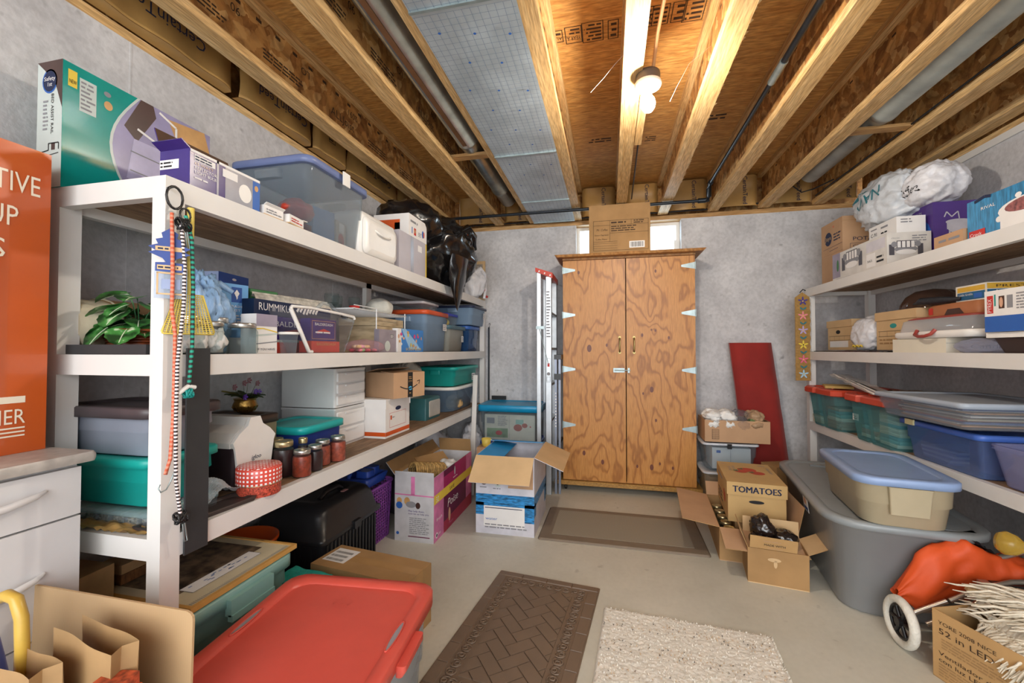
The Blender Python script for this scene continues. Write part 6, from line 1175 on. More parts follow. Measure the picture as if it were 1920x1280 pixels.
for k in range(16): m.tube([(-0.12 + k * 0.016, (0.05 + 0.003 * (k % 2)) * math.cos(a), (0.05 + 0.003 * (k % 2)) * math.sin(a)) for a in [j * math.pi / 8 for j in range(16)]], 0.009, ST, 6, True)
o = tag(m.build('wicker_basket', None, (-1.22, 2.72, 0.37), 60), 'round straw basket lying in the pink carton', 'basket'); o.rotation_euler[1] = R_(12)
m = MB(); m.slab([(-0.12, 0, 0), (0.14, 0, 0), (0.14, 0.13, 0.02), (-0.12, 0.13, 0.02)], (0, -0.15, 1), 0.004, CBD, CBD); o = tag(m.build('cardboard_sheet', None, (-1.20, 2.84, 0.36), 62), 'loose cardboard sheet sticking up in the pink carton', 'cardboard'); o.rotation_euler[0] = R_(28)
m = MB(); blob(m, (0, 0, 0), (0.06, 0.07, 0.04), PAPERW, 9, 0.5); tag(m.build('crumpled_tissue', None, (-1.15, 2.92, 0.36), 0), 'crumpled white tissue in the pink carton', 'tissue')
m = MB(); STP = stripes('striped_cloth', '#7a2c38', '#e4dcdc', 9, 1, 0.9, dist=2.5); blob(m, (0, 0, 0), (0.12, 0.14, 0.07), STP, 91, 0.25, 1.6, crease=0.7, flat=-0.06); tag(m.build('striped_blanket', None, (-1.44, 2.98, 0.33), 0), 'burgundy and white striped blanket behind the pink carton', 'blanket')
m = MB(); blob(m, (0, 0, 0.13), (0.14, 0.22, 0.14), mat('dark_cloth', '#4a4652', 0.8, bmp=0.2), 92, 0.3, 1.6, flat=0.0); tag(m.build('dark_sack', None, (-1.50, 3.0, 0.0), 0), 'dark grey cloth sack beneath the striped blanket', 'sack')
for k, (c, r, lab) in enumerate((((-1.46, 3.42, 0.0), (0.15, 0.20, 0.24), 'larger white plastic bag full of clothes under the shelf'), ((-1.24, 3.74, 0.0), (0.10, 0.14, 0.24), 'second white bag of clothes beside the far shelf leg'))):
    m = MB(); blob(m, (0, 0, r[2]), r, WBAG, 94 + k, 0.32, 1.9, flat=0.0, crease=1.0, sub=5); tag(m.build('white_clothes_bag', None, c, 0), lab, 'bag', 'white bags of clothes')
# blue and white water carton
WSP = mat('grey_white_print', '#d0cfd8', 0.5); SEA = mat('sea_print', '#2f86c4', 0.4, var=0.5, sc=30, sc3=(1, 1, 5)); CYB = mat('cyan_blue_card', '#2393d8', 0.45, var=0.06)
t = thing('water_carton', 'open white carton with a blue sea print and kraft flaps', 'carton', (-0.667, 2.94, 0), 0)
def dr(m, F):
    for k in ('front', 'right'):
        f = F[k]; W, H = f.w, f.h; m.rect(f, 0, 0, W, H, WSP, 0.0004); m.rect(f, 0, H * 0.36, W, H * 0.51, SEA, 0.0007); m.rect(f, 0, H * 0.24, W * 0.14, H * 0.4, SEA, 0.0007); m.rect(f, W * 0.84, H * 0.17, W, H * 0.4, SEA, 0.0007)
        if k == 'front':
            m.rect(f, W * 0.14, H * 0.1, W * 0.84, H * 0.36, WHITE, 0.001); m.rect(f, W * 0.16, H * 0.33, W * 0.8, H * 0.34, INKN, 0.0013); m.text(f, 'water', W * 0.17, H * 0.18, 0.018, BLUE, width=0.08); m.scribble(f, W * 0.16, H * 0.07, W * 0.9, H * 0.14, 2, INKG); m.disc(f, W * 0.14, H * 0.68, 0.026, 0.028, DBR); m.disc(f, W * 0.14, H * 0.685, 0.016, 0.008, WHITE, 0.0014); m.disc(f, W * 0.38, H * 0.66, 0.024, 0.03, GYP); m.rect(f, W * 0.365, H * 0.63, W * 0.395, H * 0.69, INK, 0.0014); m.scribble(f, W * 0.07, H * 0.58, W * 0.22, H * 0.61, 1, INKG); m.scribble(f, W * 0.3, H * 0.57, W * 0.46, H * 0.6, 1, INKG); m.rect(f, W * 0.56, H * 0.6, W * 0.98, H, CBP, 0.001)
open_carton(0.39, 0.50, 0.505, WSP, t, {'front': (0.21, 128), 'right': (0.20, 112), 'left': (0.17, -97), 'back': (0.15, -80)}, inner=CBD, draw=dr, fm={'front': (WSP, CBL), 'right': (WSP, CBL), 'left': (CYB, CBD), 'back': (CYB, CBD)})
# clear tote with newspaper at the back wall
tote('blue_base_tote', 'royal blue tote underneath the newspaper-filled clear tote', 0.50, 0.36, 0.39, RB, RB, (-0.85, 3.76, 0), 0, None, taper=0.08, hs=None, hollow=False, skirt=0.01)
tote('newspaper_tote', 'clear tote with bright blue lid full of newspaper against the back wall', 0.52, 0.36, 0.295, CLR, mat('azure_lid', '#128fc0', 0.35, var=0.05), (-0.85, 3.76, 0.405), 0, None, taper=0.06, hs=None, over=0.02, skirt=0.035, thick=0.02, inset=0.04)
def dr(m, F):
    f = F['front']; W, H = f.w, f.h; m.scribble(f, 0.12, 0.12, 0.21, H - 0.01, 8, INKG); m.rect(f, 0.02, H - 0.08, 0.09, H - 0.03, INKG); m.rect(f, 0.02, 0.02, 0.21, 0.1, mat('leaf_print', '#8ea77c', 0.7, var=0.3)); m.disc(f, 0.13, 0.06, 0.03, 0.02, RED, 0.0015); m.rect(f, 0.222, 0.0, 0.224, H, INKG); m.disc(f, 0.3, 0.11, 0.038, 0.03, mat('tomato_print', '#b55a48', 0.6), 0.0015); m.disc(f, 0.36, 0.13, 0.025, 0.02, mat('tomato_print', '#b55a48', 0.6), 0.0015); m.rect(f, 0.28, 0.14, 0.35, 0.18, mat('teal_block', '#9cc4b4', 0.6), 0.001); m.disc(f, 0.41, 0.12, 0.006, 0.006, RED, 0.0015)
carton('newspaper_bundle', 'folded newspaper with colour photos inside the clear tote at back wall', 'newspaper', 0.45, 0.30, 0.22, mat('newsprint_cream', '#e6decb', 0.8, var=0.08), (-0.85, 3.755, 0.415), 0, draw=dr)
m = MB(); m.box(-0.07, 0.07, -0.01, 0.01, 0, 0.035, BLK); tag(m.build('black_bar', None, (-1.03, 3.93, 0.727), 0), 'short black plastic bar on the back of the bright blue lid', 'bar')
carton('kraft_box', 'narrow kraft box beside the water carton with a yellow cup on it', 'box', 0.12, 0.16, 0.43, CBP, (-0.965, 3.30, 0), 0)
t = thing('yellow_cup', 'yellow and cream cup on the narrow kraft box', 'cup', (-0.965, 3.28, 0.431)); m = MB(); m.lathe([(0.028, 0), (0.034, 0.01), (0.04, 0.06), (0.037, 0.06), (0.03, 0.012), (0, 0.01)], YP, 24); m.build('cup', t); m = MB(); m.tube([(0.036, 0, 0.05), (0.06, 0, 0.045), (0.062, 0, 0.025), (0.035, 0, 0.015)], 0.005, WPL, 8); m.build('handle', t)
# ================================================================ RIGHT SHELF, TOP
def dr(m, F):
    f = F['right']; W, H = f.w, f.h; m.disc(f, W * 0.72, H * 0.62, 0.045, 0.052, INKN); m.text(f, 'Jays', W * 0.72, H * 0.57, 0.03, CBL, 'C', width=0.075, shear=0.3, off=0.002); m.text(f, 'POTATO', W * 0.2, H * 0.25, 0.026, INKN, width=0.19); m.frame(f, W * 0.15, H * 0.02, W * 0.98, H * 0.17, INKN, 0.002); m.text(f, 'CHIPS', W * 0.2, H * 0.05, 0.018, INKN, width=0.1); m.line(f, [(0, H * 0.87), (W, H * 0.87)], 0.002, CBD)
    m.line(f, [(W * 0.3, H * 0.93), (W * 0.42, H * 0.95), (W * 0.5, H * 0.92), (W * 0.65, H * 0.95)], 0.002, CBD)
    f = F['front']; W, H = f.w, f.h; m.disc(f, W * 0.35, H * 0.5, 0.05, 0.05, INKN); m.text(f, 'Jays', W * 0.35, H * 0.46, 0.03, CBL, 'C', width=0.08, off=0.002); m.scribble(f, W * 0.6, H * 0.35, W * 0.95, H * 0.62, 3, INKN); m.line(f, [(W * 0.1, H * 0.2), (W, H * 0.22)], 0.002, INKN); m.disc(f, W * 0.6, H * 0.82, 0.008, 0.008, ORANGE); m.line(f, [(W * 0.4, H * 0.1), (W * 0.8, H * 0.12)], 0.003, INKN)
loc, rz, w = RS(1.60, 3.40, 3.70, ZU, 0.30); loc2 = (loc[0], loc[1], ZU + 0.231)
carton('potato_chip_carton', 'plain brown carton under the printed potato chip carton', 'carton', w, 0.30, 0.23, CBP, loc, rz, draw=lambda m, F: (m.line(F['front'], [(0.2, 0.12), (0.22, 0.09)], 0.003, INKB), m.line(F['front'], [(0.21, 0.05), (0.24, 0.06)], 0.003, INKB)))
carton('potato_chip_carton', 'brown potato chip carton with round navy emblem, topmost at far end of right shelf', 'carton', w, 0.30, 0.235, CBP, loc2, rz, draw=dr)
PGR = mat('pale_grey_print', '#cfcbd2', 0.4); DGR = mat('charcoal_print', '#4c4a52', 0.5)
def table(m, f, cx, cz, s, c1, c2):
    m.disc(f, cx, cz, 0.07 * s, 0.022 * s, c1); m.rect(f, cx - 0.055 * s, cz + 0.01 * s, cx + 0.055 * s, cz + 0.06 * s, c2, 0.0012)
    for k in range(4): m.rect(f, cx - 0.05 * s + k * 0.027 * s, cz + 0.012 * s, cx - 0.03 * s + k * 0.027 * s, cz + 0.055 * s, WHITE, 0.0016)
    for k in (-1, 1): m.rect(f, cx + k * 0.085 * s - 0.016 * s, cz - 0.04 * s, cx + k * 0.085 * s + 0.016 * s, cz + 0.035 * s, c2, 0.0018); m.disc(f, cx + k * 0.07 * s, cz + 0.035 * s, 0.018 * s, 0.02 * s, c1, 0.002)
    m.disc(f, cx, cz - 0.02 * s, 0.06 * s, 0.018 * s, WHITE, 0.0022)
def dr(m, F):
    f = F['front']; m.rect(f, 0, 0.02, 0.1, f.h, mat('grey_print', '#9d95a8', 0.6)); table(m, f, 0.24, 0.10, 1.15, INKG, DGR); m.disc(f, 0.07, 0.1, 0.014, 0.04, GRN, 0.0014); m.rect(f, 0.40, 0.02, 0.49, 0.10, WHITE, 0.001); m.text(f, 'SNACK', 0.41, 0.05, 0.014, INK, width=0.05); m.scribble(f, 0.5, 0.03, 0.58, 0.08, 2, INK); m.rect(f, 0.40, 0.11, 0.58, 0.17, PGR); m.scribble(f, 0.05, 0.002, 0.3, 0.014, 1, INKG)
    f = F['right']; table(m, f, 0.09, 0.09, 0.8, INKG, DGR); m.scribble(f, 0.12, 0.13, 0.20, 0.17, 3, INKG); m.text(f, 'classic', 0.02, 0.15, 0.008, INKG, width=0.04)
loc, rz, w = RS(1.53, 2.79, 3.385, ZU, 0.21); carton('dinner_set_box', 'long white box printed with a grey table and chairs picture', 'box', w, 0.21, 0.185, mat('off_white_print', '#d8d4ce', 0.45), loc, rz, draw=dr)
def dr(m, F):
    f = F['front']; m.scribble(f, 0.12, 0.06, 0.2, 0.085, 1, INKG); m.text(f, 'C-91', 0.02, 0.035, 0.022, INK, width=0.06); m.text(f, 'Part 1', 0.02, 0.008, 0.018, INK, width=0.07); m.scribble(f, 0.12, 0.01, 0.2, 0.05, 2, INK); m.rect(f, 0.02, 0.075, 0.08, 0.083, INKG)
    m.scribble(F['right'], 0.02, 0.06, 0.08, 0.09, 2, INKG)
loc, rz, w = RS(1.60, 2.83, 3.09, ZU + 0.186, 0.14); carton('handwritten_box', 'small white box with black handwriting stacked on the table-picture box', 'box', w, 0.14, 0.10, WHITE, loc, rz, draw=dr)
SLVI = mat('silver_ink', '#c4c2cc', 0.35, 0.2)
def fondue(m, f, cx, cz, s):
    m.disc(f, cx, cz + 0.035 * s, 0.055 * s, 0.014 * s, SLVI, 0.0014); m.rect(f, cx - 0.05 * s, cz, cx + 0.05 * s, cz + 0.035 * s, SLVI, 0.001); m.disc(f, cx, cz, 0.045 * s, 0.02 * s, SLVI, 0.0012); m.line(f, [(cx - 0.04 * s, cz - 0.01 * s), (cx - 0.035 * s, cz - 0.06 * s)], 0.007 * s, SLVI); m.line(f, [(cx + 0.04 * s, cz - 0.01 * s), (cx + 0.035 * s, cz - 0.06 * s)], 0.007 * s, SLVI); m.rect(f, cx - 0.018 * s, cz - 0.055 * s, cx + 0.018 * s, cz - 0.025 * s, SLVI, 0.001); m.line(f, [(cx - 0.06 * s, cz + 0.06 * s), (cx - 0.05 * s, cz + 0.085 * s), (cx - 0.03 * s, cz + 0.06 * s), (cx - 0.005 * s, cz + 0.085 * s), (cx, cz + 0.05 * s)], 0.005 * s, SLVI)
def dr(m, F):
    f = F['front']; m.disc(f, 0.16, 0.16, 0.12, 0.12, BLUE, 0.0005); fondue(m, f, 0.17, 0.18, 1.2); m.text(f, 'PROCTOR-SILEX', 0.05, 0.30, 0.016, SLVI, width=0.16); f = F['right']; fondue(m, f, f.w * 0.55, 0.19, 1.15)
loc, rz, w = RS(1.755, 2.80, 3.09, ZU, 0.22); carton('fondue_box', 'purple box with a silver fondue pot picture behind the white boxes', 'box', w, 0.22, 0.345, PUR, loc, rz, draw=dr)
RVB = mat('rival_blue', '#2f83b4', 0.4, var=0.3, sc=18, sc3=(8, 8, 1))
def dr(m, F):
    f = F['front']; W = f.w; m.text(f, 'RIVAL', 0.07, 0.112, 0.013, WHITE, width=0.07); m.disc(f, 0.27, 0.075, 0.12, 0.038, WHITE, 0.001); m.disc(f, 0.28, 0.082, 0.10, 0.026, mat('stew_print', '#9a5a58', 0.5, var=0.4, sc=60), 0.0014); m.rect(f, 0.16, 0, W, 0.06, WHITE, 0.0012); m.disc(f, 0.155, 0.05, 0.014, 0.012, WHITE, 0.0016); m.rect(f, 0.01, 0.0, 0.09, 0.035, RED, 0.0016); m.text(f, 'Crock', 0.014, 0.01, 0.014, WHITE, width=0.06, off=0.002); m.disc(f, 0.24, 0.12, 0.014, 0.01, WHITE, 0.0018); m.line(f, [(0.04, 0.155), (0.09, 0.165), (0.12, 0.158)], 0.012, INKN, 0.0018)
loc, rz, w = RS(1.53, 1.80, 2.24, ZU, 0.26); carton('slow_cooker_box', 'blue slow cooker box with an oval dish picture at the right edge', 'box', w, 0.26, 0.165, RVB, loc, rz, draw=dr)
loc, rz, w = RS(1.52, 2.25, 2.42, ZU, 0.12); carton('kraft_carton', 'small low kraft carton with pencil writing in front of the fondue box', 'carton', w, 0.12, 0.06, CBP, loc, rz, draw=lambda m, F: (m.scribble(F['front'], 0.03, 0.02, 0.08, 0.045, 1, INKG), m.scribble(F['front'], 0.09, 0.02, 0.16, 0.045, 1, INKG)))
SH2 = mat('silvery_bag', '#cdd2d8', 0.3, var=0.06, bmp=0.5, bsc=26)
t = thing('navy_bag', 'white plastic store bag with upside-down teal lettering on top of right shelf boxes', 'bag', (1.74, 3.12, ZU + 0.289))
m = MB(); blob(m, (0, 0, 0.16), (0.12, 0.24, 0.165), SH2, 81, 0.3, 1.9, flat=0.0, sub=5, crease=1.0); nb = len(m.v)
TK = mat('dark_teal_ink', '#2a7480', 0.5, var=0)
f = Fr((-0.155, 0.19, 0.03), (0, -1, 0.2), (0, 0.2, 1)); m.text(f, 'NAVY', 0.34, 0.16, 0.075, TK, rot=math.pi, width=0.25)
for k in range(12): m.poly(f, [(0.01 + k * 0.018, 0.18), (0.028 + k * 0.018, 0.18), (0.028 + k * 0.018, 0.18 + 0.03 * math.sin((k + 1) / 12 * 3.1)), (0.01 + k * 0.018, 0.18 + 0.03 * math.sin(k / 12 * 3.1))], TK)
m.wrap(nb, nb, (0, 0, 0), (1, 0, 0)); m.build('bag_body', t)
t = thing('coffee_filter_bag', 'white knotted bag with black handwriting resting on the fondue box', 'bag', (1.80, 2.88, ZU + 0.346))
m = MB(); blob(m, (0, 0, 0.115), (0.12, 0.145, 0.115), WBAG, 83, 0.26, 1.8, flat=0.0, sub=5, crease=1.0); nb = len(m.v); f = Fr((-0.15, 0.045, 0.035), (0, -1, 0.1), (0, 0, 1)); m.text(f, 'Coffee', 0.0, 0.02, 0.045, INK, width=0.13, shear=0.3, off=0.002); m.wrap(nb, nb, (0, 0, 0), (1, -0.3, 0)); m.build('bag_body', t)
# ================================================================ RIGHT SHELF, MIDDLE
def banker(name, lab, x, y0, y1, h, dep, mm, hole, dr2=None):
    loc, rz, w = RS(x, y0, y1, ZM + 0.013, dep); t = thing(name, lab, 'box', loc, rz, 'brown file boxes on the right shelf')
    m = MB(); m.box(-w/2, w/2, -dep/2, dep/2, 0, h - 0.05, mm); F = faces(w, dep, h); f = F['front']
    m.disc(f, w * 0.45, h - 0.085, 0.03, 0.014, hole); m.line(f, [(0.02, h - 0.115), (w - 0.02, h - 0.115)], 0.002, INKB); m.line(f, [(0.02, h - 0.145), (w - 0.02, h - 0.145)], 0.002, INKB)
    for k in range(5): m.line(f, [(0.03 + k * (w - 0.06) / 4, h - 0.145), (0.03 + k * (w - 0.06) / 4, h - 0.115)], 0.0015, INKB)
    if dr2: dr2(m, f, w)
    m.build('body', t); m = MB(); m.box(-w/2 - 0.006, w/2 + 0.006, -dep/2 - 0.006, dep/2 + 0.006, h - 0.05, h, mm); m.build('lid', t)
banker('file_box', 'smaller brown file box with a white label, farthest on the middle right shelf', 1.63, 3.36, 3.69, 0.215, 0.28, CBL, INK, lambda m, f, w: m.rect(f, 0.03, 0.02, w - 0.05, 0.065, WHITE))
banker('file_box', 'brown file box with pencil scrawl and teal hand hole behind the cake carrier', 1.60, 2.68, 3.03, 0.225, 0.32, CBL, TEAL, lambda m, f, w: m.scribble(f, 0.03, 0.03, w - 0.1, 0.07, 2, CBD))
m = MB(); blob(m, (0, 0, 0.105), (0.085, 0.135, 0.11), WBAG, 85, 0.22, 2.0, flat=0.0, sub=5, crease=0.8); t = thing('white_bag', 'round white plastic bag with yellow print between the two file boxes', 'bag', (1.66, 3.195, ZM + 0.013)); m.build('bag_body', t)
m = MB(); 
for k in range(6): m.tube([(-0.085, 0.05 - k * 0.02, 0.02 + 0.01 * (k % 2)), (-0.087, 0.035 - k * 0.02, 0.03 - 0.01 * (k % 2))], 0.005, YEL, 5)
m.build('yellow_print', t)
m = MB(); m.grid(lambda u, v: (1.505 + 0.42 * v, 2.78 + 0.92 * u, ZM + 0.001 + 0.005 * abs(noise.noise(V((u * 14, v * 3, 0)))) + 0.0), 60, 8, BAG); m.box(1.53, 1.90, 2.80, 3.68, ZM, ZM + 0.006, BAG); tag(m.build('black_plastic_sheet'), 'folded black plastic sheet under the brown file boxes', 'plastic sheet')
IVP = mat('ivory_box', '#e2dccb', 0.5, var=0.02)
loc, rz, w = RS(1.53, 2.375, 2.755, ZM, 0.33)
def dr(m, F): f = F['right']; m.text(f, 'Candles', 0.09, 0.02, 0.02, INKG, width=0.16, shear=0.1); m.line(f, [(0, 0.045), (f.w, 0.045)], 0.0015, INKG)
carton('candle_box', 'flat ivory box with handwriting beneath the cake carrier', 'box', w, 0.33, 0.07, IVP, loc, rz, draw=dr)
t = thing('cake_carrier', 'oblong clear and white cake carrier with dark red rim and handle', 'cake carrier', (1.69, 2.475, ZM + 0.071), -90)
DRD = mat('brick_red_plastic', '#9c4038', 0.4, var=0.03)
m = MB(); m.rings([rr(0.52, 0.33, 0.05, 0), rr(0.54, 0.35, 0.05, 0.008), rr(0.54, 0.35, 0.05, 0.028), rr(0.53, 0.34, 0.05, 0.034)], WPL); m.build('base', t)
m = MB(); m.rings([rr(0.51, 0.32, 0.05, 0.035), rr(0.49, 0.30, 0.05, 0.09), rr(0.44, 0.26, 0.05, 0.10)], clear('milky_dome', '#e4e8f0', 0.5)); m.build('cover', t)
m = MB(); m.rings([rr(0.45, 0.27, 0.05, 0.095), rr(0.46, 0.28, 0.05, 0.10), rr(0.42, 0.24, 0.05, 0.108)], DRD); m.build('rim', t)
m = MB(); m.tube([(-0.06, -0.176, 0.04), (-0.055, -0.19, 0.018), (-0.02, -0.196, 0.008), (0.02, -0.196, 0.008), (0.055, -0.19, 0.018), (0.06, -0.176, 0.04)], 0.008, DRD, 8); m.build('handle', t)
TER = mat('terracotta_plastic', '#b07048', 0.55, var=0.05)
t = thing('terracotta_caddy', 'terracotta coloured tray with a dark cut-out on the cake carrier', 'tray', (1.72, 2.48, ZM + 0.181), -90)
m = MB(); m.rings([rr(0.32, 0.2, 0.02, 0), rr(0.32, 0.2, 0.03, 0.055), rr(0.3, 0.18, 0.03, 0.06)], TER); f = Fr((-0.16, -0.1, 0), (1, 0, 0), (0, 0, 1)); m.poly(f, [(0.12, 0.004), (0.24, 0.004), (0.215, 0.032), (0.14, 0.032)], DBR); m.rect(f, 0.015, 0.012, 0.045, 0.045, RED, 0.001); m.build('tray', t)
t = thing('umbrella', 'folded black umbrella lying on the terracotta tray', 'umbrella', (1.60, 2.62, ZM + 0.262), 0); m = MB(); m.tube([(0.02, 0.09, 0), (0.0, 0.02, 0.004), (0.02, -0.08, 0.0), (0.05, -0.16, -0.002)], [0.01, 0.02, 0.019, 0.008], mat('black_nylon', '#22242a', 0.5, bmp=0.3, bsc=60), 10); m.build('canopy', t); m = MB(); m.tube([(0.02, 0.09, 0), (0.024, 0.12, 0.0)], 0.007, BLK); m.build('handle', t)
t = thing('glass_bowl', 'upturned dark amber glass bowl on the file box behind cake carrier', 'bowl', (1.79, 2.86, ZM + 0.24)); m = MB(); m.lathe([(0.15, 0), (0.145, 0.03), (0.12, 0.075), (0.08, 0.105), (0.0, 0.12)], clear('amber_glass', '#5a3a28', 0.6, 0.05), 32, cap0=False); m.build('bowl', t)
PRW = mat('presto_white', '#e4e0d4', 0.4); PRY = mat('presto_yellow', '#d9ac3c', 0.4); PRB = mat('presto_blue', '#1f5f88', 0.4)
def dr(m, F):
    f = F['right']; W, H = f.w, f.h; m.rect(f, 0, H * 0.62, W, H * 0.95, PRY); m.text(f, 'PRESTO', 0.03, H * 0.7, 0.011, INKB, width=0.15); m.rect(f, 0.0, H * 0.08, W, H * 0.58, PRB); m.text(f, 'Liddle Griddle', 0.03, H * 0.36, 0.013, WHITE, width=0.22, off=0.002); m.scribble(f, 0.02, H * 0.12, 0.28, H * 0.3, 2, GYP)
    f = F['front']; W = f.w; m.rect(f, 0.01, H * 0.6, W - 0.01, H * 0.9, PRY); m.rect(f, 0.01, H * 0.08, W - 0.01, H * 0.56, PRB); m.text(f, 'Liddle Griddle', 0.02, H * 0.35, 0.01, WHITE, width=0.08, off=0.002); m.rect(f, W * 0.6, H * 0.15, W * 0.85, H * 0.45, BLUE, 0.001)
loc, rz, w = RS(1.60, 2.36, 2.535, ZM + 0.262, 0.36); carton('griddle_box', 'flat blue and yellow griddle box stacked on the terracotta tray', 'box', 0.175, 0.36, 0.075, PRW, (1.83, 2.405, ZM + 0.2425), rz, draw=dr)
def dr(m, F):
    f = F['front']; W, H = f.w, f.h; m.rect(f, 0, 0, W, H * 0.38, BLUE, 0.0006); m.rect(f, 0.012, H * 0.45, 0.04, H * 0.88, RED); m.text(f, 'PYREX', 0.034, H * 0.47, 0.018, WHITE, rot=math.pi / 2, width=0.055); m.rect(f, 0.045, H * 0.62, 0.052, H * 0.9, TEAL); m.rect(f, 0.065, H * 0.55, 0.09, H * 0.85, DBR); m.rect(f, 0.1, H * 0.55, 0.125, H * 0.85, INKG); m.scribble(f, 0.14, H * 0.5, 0.22, H * 0.9, 6, INKG); m.disc(f, 0.077, H * 0.7, 0.008, 0.02, SKIN, 0.0015)
    f = F['right']; m.rect(f, 0, 0, f.w, H * 0.38, BLUE, 0.0006)
loc, rz, w = RS(1.50, 1.70, 2.12, ZM + 0.085, 0.30); carton('glassware_box', 'white and blue glassware box with a red logo at the right edge', 'box', w, 0.30, 0.165, WHITE, loc, rz, draw=dr)
t = thing('dark_tray', 'stack of dark trays with a white top sheet beneath the glassware box', 'tray', (1.68, 1.93, ZM), -90); m = MB(); m.rings([rr(0.34, 0.28, 0.02, 0), rr(0.38, 0.32, 0.02, 0.06)], mat('dark_wicker', '#3a2c2c', 0.5)); m.build('tray', t); m = MB(); m.box(-0.2, 0.2, -0.17, 0.17, 0.062, 0.083, WPL); m.build('top_sheet', t)
m = MB(); blob(m, (0, 0, 0.03), (0.05, 0.12, 0.032), clear('lavender_film', '#c4c8e0', 0.4, 0.1), 8, 0.3, flat=0.0); tag(m.build('plastic_wrap', None, (1.56, 2.21, ZM), 0), 'crumpled clear plastic bag beside the dark trays on right shelf', 'plastic bag')
# burlap banner
BUR = mat('burlap', '#a8834a', 0.95, var=0.15, sc=60, bmp=0.4, bsc=220)
t = thing('burlap_banner', 'narrow burlap banner with embroidered flowers hanging on the far right shelf end', 'wall hanging', (1.452, 3.67, 0.965))
m = MB(); m.grid(lambda u, v: (-0.05 + 0.10 * u + 0.003 * math.sin(v * 60 + u * 9), 0.004 * math.sin(v * 7), 0.64 * v + (0.0 if v < 1 else 0.0)), 4, 60, BUR); m.slab([(-0.05, 0.003, 0), (0.05, 0.003, 0), (0.05, 0.003, 0.64), (0.0, 0.003, 0.68), (-0.05, 0.003, 0.64)], (0, -1, 0), 0.004, BUR); rnd = random.Random(5)
for k in range(64):
    for s_ in (-1, 1): z = k * 0.01; m.tube([(s_ * 0.05, 0.004, z), (s_ * (0.058 + 0.004 * rnd.random()), 0.004, z - 0.004)], 0.0008, BUR, 3)
m.build('cloth', t)
m = MB(); f = Fr((0, -0.006, 0), (1, 0, 0), (0, 0, 1)); cols = [mat('stitch_%d' % i, c, 0.7, var=0) for i, c in enumerate(('#a9cfe4', '#e2688c', '#e8cf4e', '#b7a4d4', '#e88c98', '#4a3c8a'))]
for k, c in enumerate(cols):
    z = 0.05 + k * 0.112
    for q in range(5): a = q * 1.2566 + 1.57; m.disc(f, 0.018 * math.cos(a), z + 0.018 * math.sin(a), 0.017, 0.006, c, rot=a)
    m.disc(f, 0, z, 0.005, 0.005, YEL if k != 2 else INK, 0.0015)
    if k < 5: m.disc(f, -0.01, z + 0.055, 0.015, 0.006, TK, rot=-0.7); m.disc(f, 0.012, z + 0.055, 0.015, 0.006, TK, rot=0.7)
m.build('embroidery', t)
m = MB(); m.tube([(-0.02, -0.004, 0.675), (0.0, -0.01, 0.70), (0.02, -0.004, 0.69)], 0.004, BLK, 6); m.build('hanger', t)
# ================================================================ RIGHT SHELF, LOW
ZR = 0.655
TQC = clear('teal_clear', '#6fb4b8', 0.42, 0.15); CORAL = mat('coral_lid', '#c8482f', 0.4, var=0.05)
def tub(name, lab, y0, y1, z=ZR, x0=1.45, x1=1.93):
    loc, rz, w = RS(x0, y0, y1, z, x1 - x0); d = x1 - x0; t = thing(name, lab, 'storage tub', loc, rz, 'teal see-through tubs with coral lids')
    def hexr(k, zz): W, D = w / 2 * k, d / 2 * k; return [(-W, -D * 0.75, zz), (-W * 0.55, -D, zz), (-W * 0.1, -D, zz), (0.0, -D * 0.86, zz), (W * 0.1, -D, zz), (W * 0.85, -D, zz), (W, -D * 0.8, zz), (W, D, zz), (-W, D, zz)]
    m = MB(); m.rings([hexr(0.84, 0), hexr(0.86, 0.01), hexr(0.97, 0.235), hexr(1.0, 0.25)], TQC, True, False, False); m.build('tub', t)
    def lr(k, zz): return [(x, y - 0.01, zz) for x, y, _ in hexr(k, 0)]
    m = MB(); m.rings([lr(1.03, 0.235), lr(1.05, 0.24), lr(1.05, 0.268), lr(1.02, 0.276), lr(0.85, 0.276), lr(0.82, 0.268)], CORAL, True, True, False); m.tube([(-w*0.12, -d*0.36, 0.277), (0, -d*0.3, 0.277), (w*0.12, -d*0.36, 0.277)], 0.006, CORAL); m.build('lid', t); return t
tub('teal_tub', 'teal see-through tub with coral lid at the far end of low right shelf', 3.19, 3.70); tub('teal_tub', 'second teal see-through tub with coral lid, under the plastic sleeves', 2.64, 3.15)
MAGS = [mat('mag_%d' % i, c, 0.6, var=0.3, sc=50, sc3=(0.2, 0.2, 5)) for i, c in enumerate(('#c9c4ae', '#7fb0b0', '#a88a78', '#d8d4c4', '#5f8f98'))]
rnd = random.Random(12)
for (xc, yc, n, nm) in ((1.62, 3.33, 7, 'far teal tub'), (1.62, 3.55, 5, 'far teal tub'), (1.64, 2.78, 9, 'second teal tub'), (1.66, 3.0, 4, 'second teal tub')):
    z = ZR + 0.012
    for k in range(n):
        th = rnd.choice((0.012, 0.018, 0.022)); m = MB(); m.box(-0.12, 0.12, -0.085, 0.085, 0, th, MAGS[rnd.randrange(5)])
        tag(m.build('magazine', None, (xc, yc, z), rnd.uniform(-5, 5)), 'magazine in a stack inside the %s, seen through its wall' % nm, 'magazine', 'magazines in the ' + nm); z += th + 0.0005
m = MB(); m.box(-0.03, 0.03, -0.002, 0, -0.02, 0.02, WHITE); f = Fr((-0.03, -0.002, -0.02), (1, 0, 0), (0, 0, 1)); m.scribble(f, 0.01, 0.005, 0.05, 0.03, 2, INKG)
o = tag(m.build('paper_tag', None, (1.492, 3.05, ZR + 0.13), -90), 'small white paper tag inside the second teal tub', 'tag')
m = MB(); MAN = mat('manila', '#d2b26a', 0.7, var=0.08)
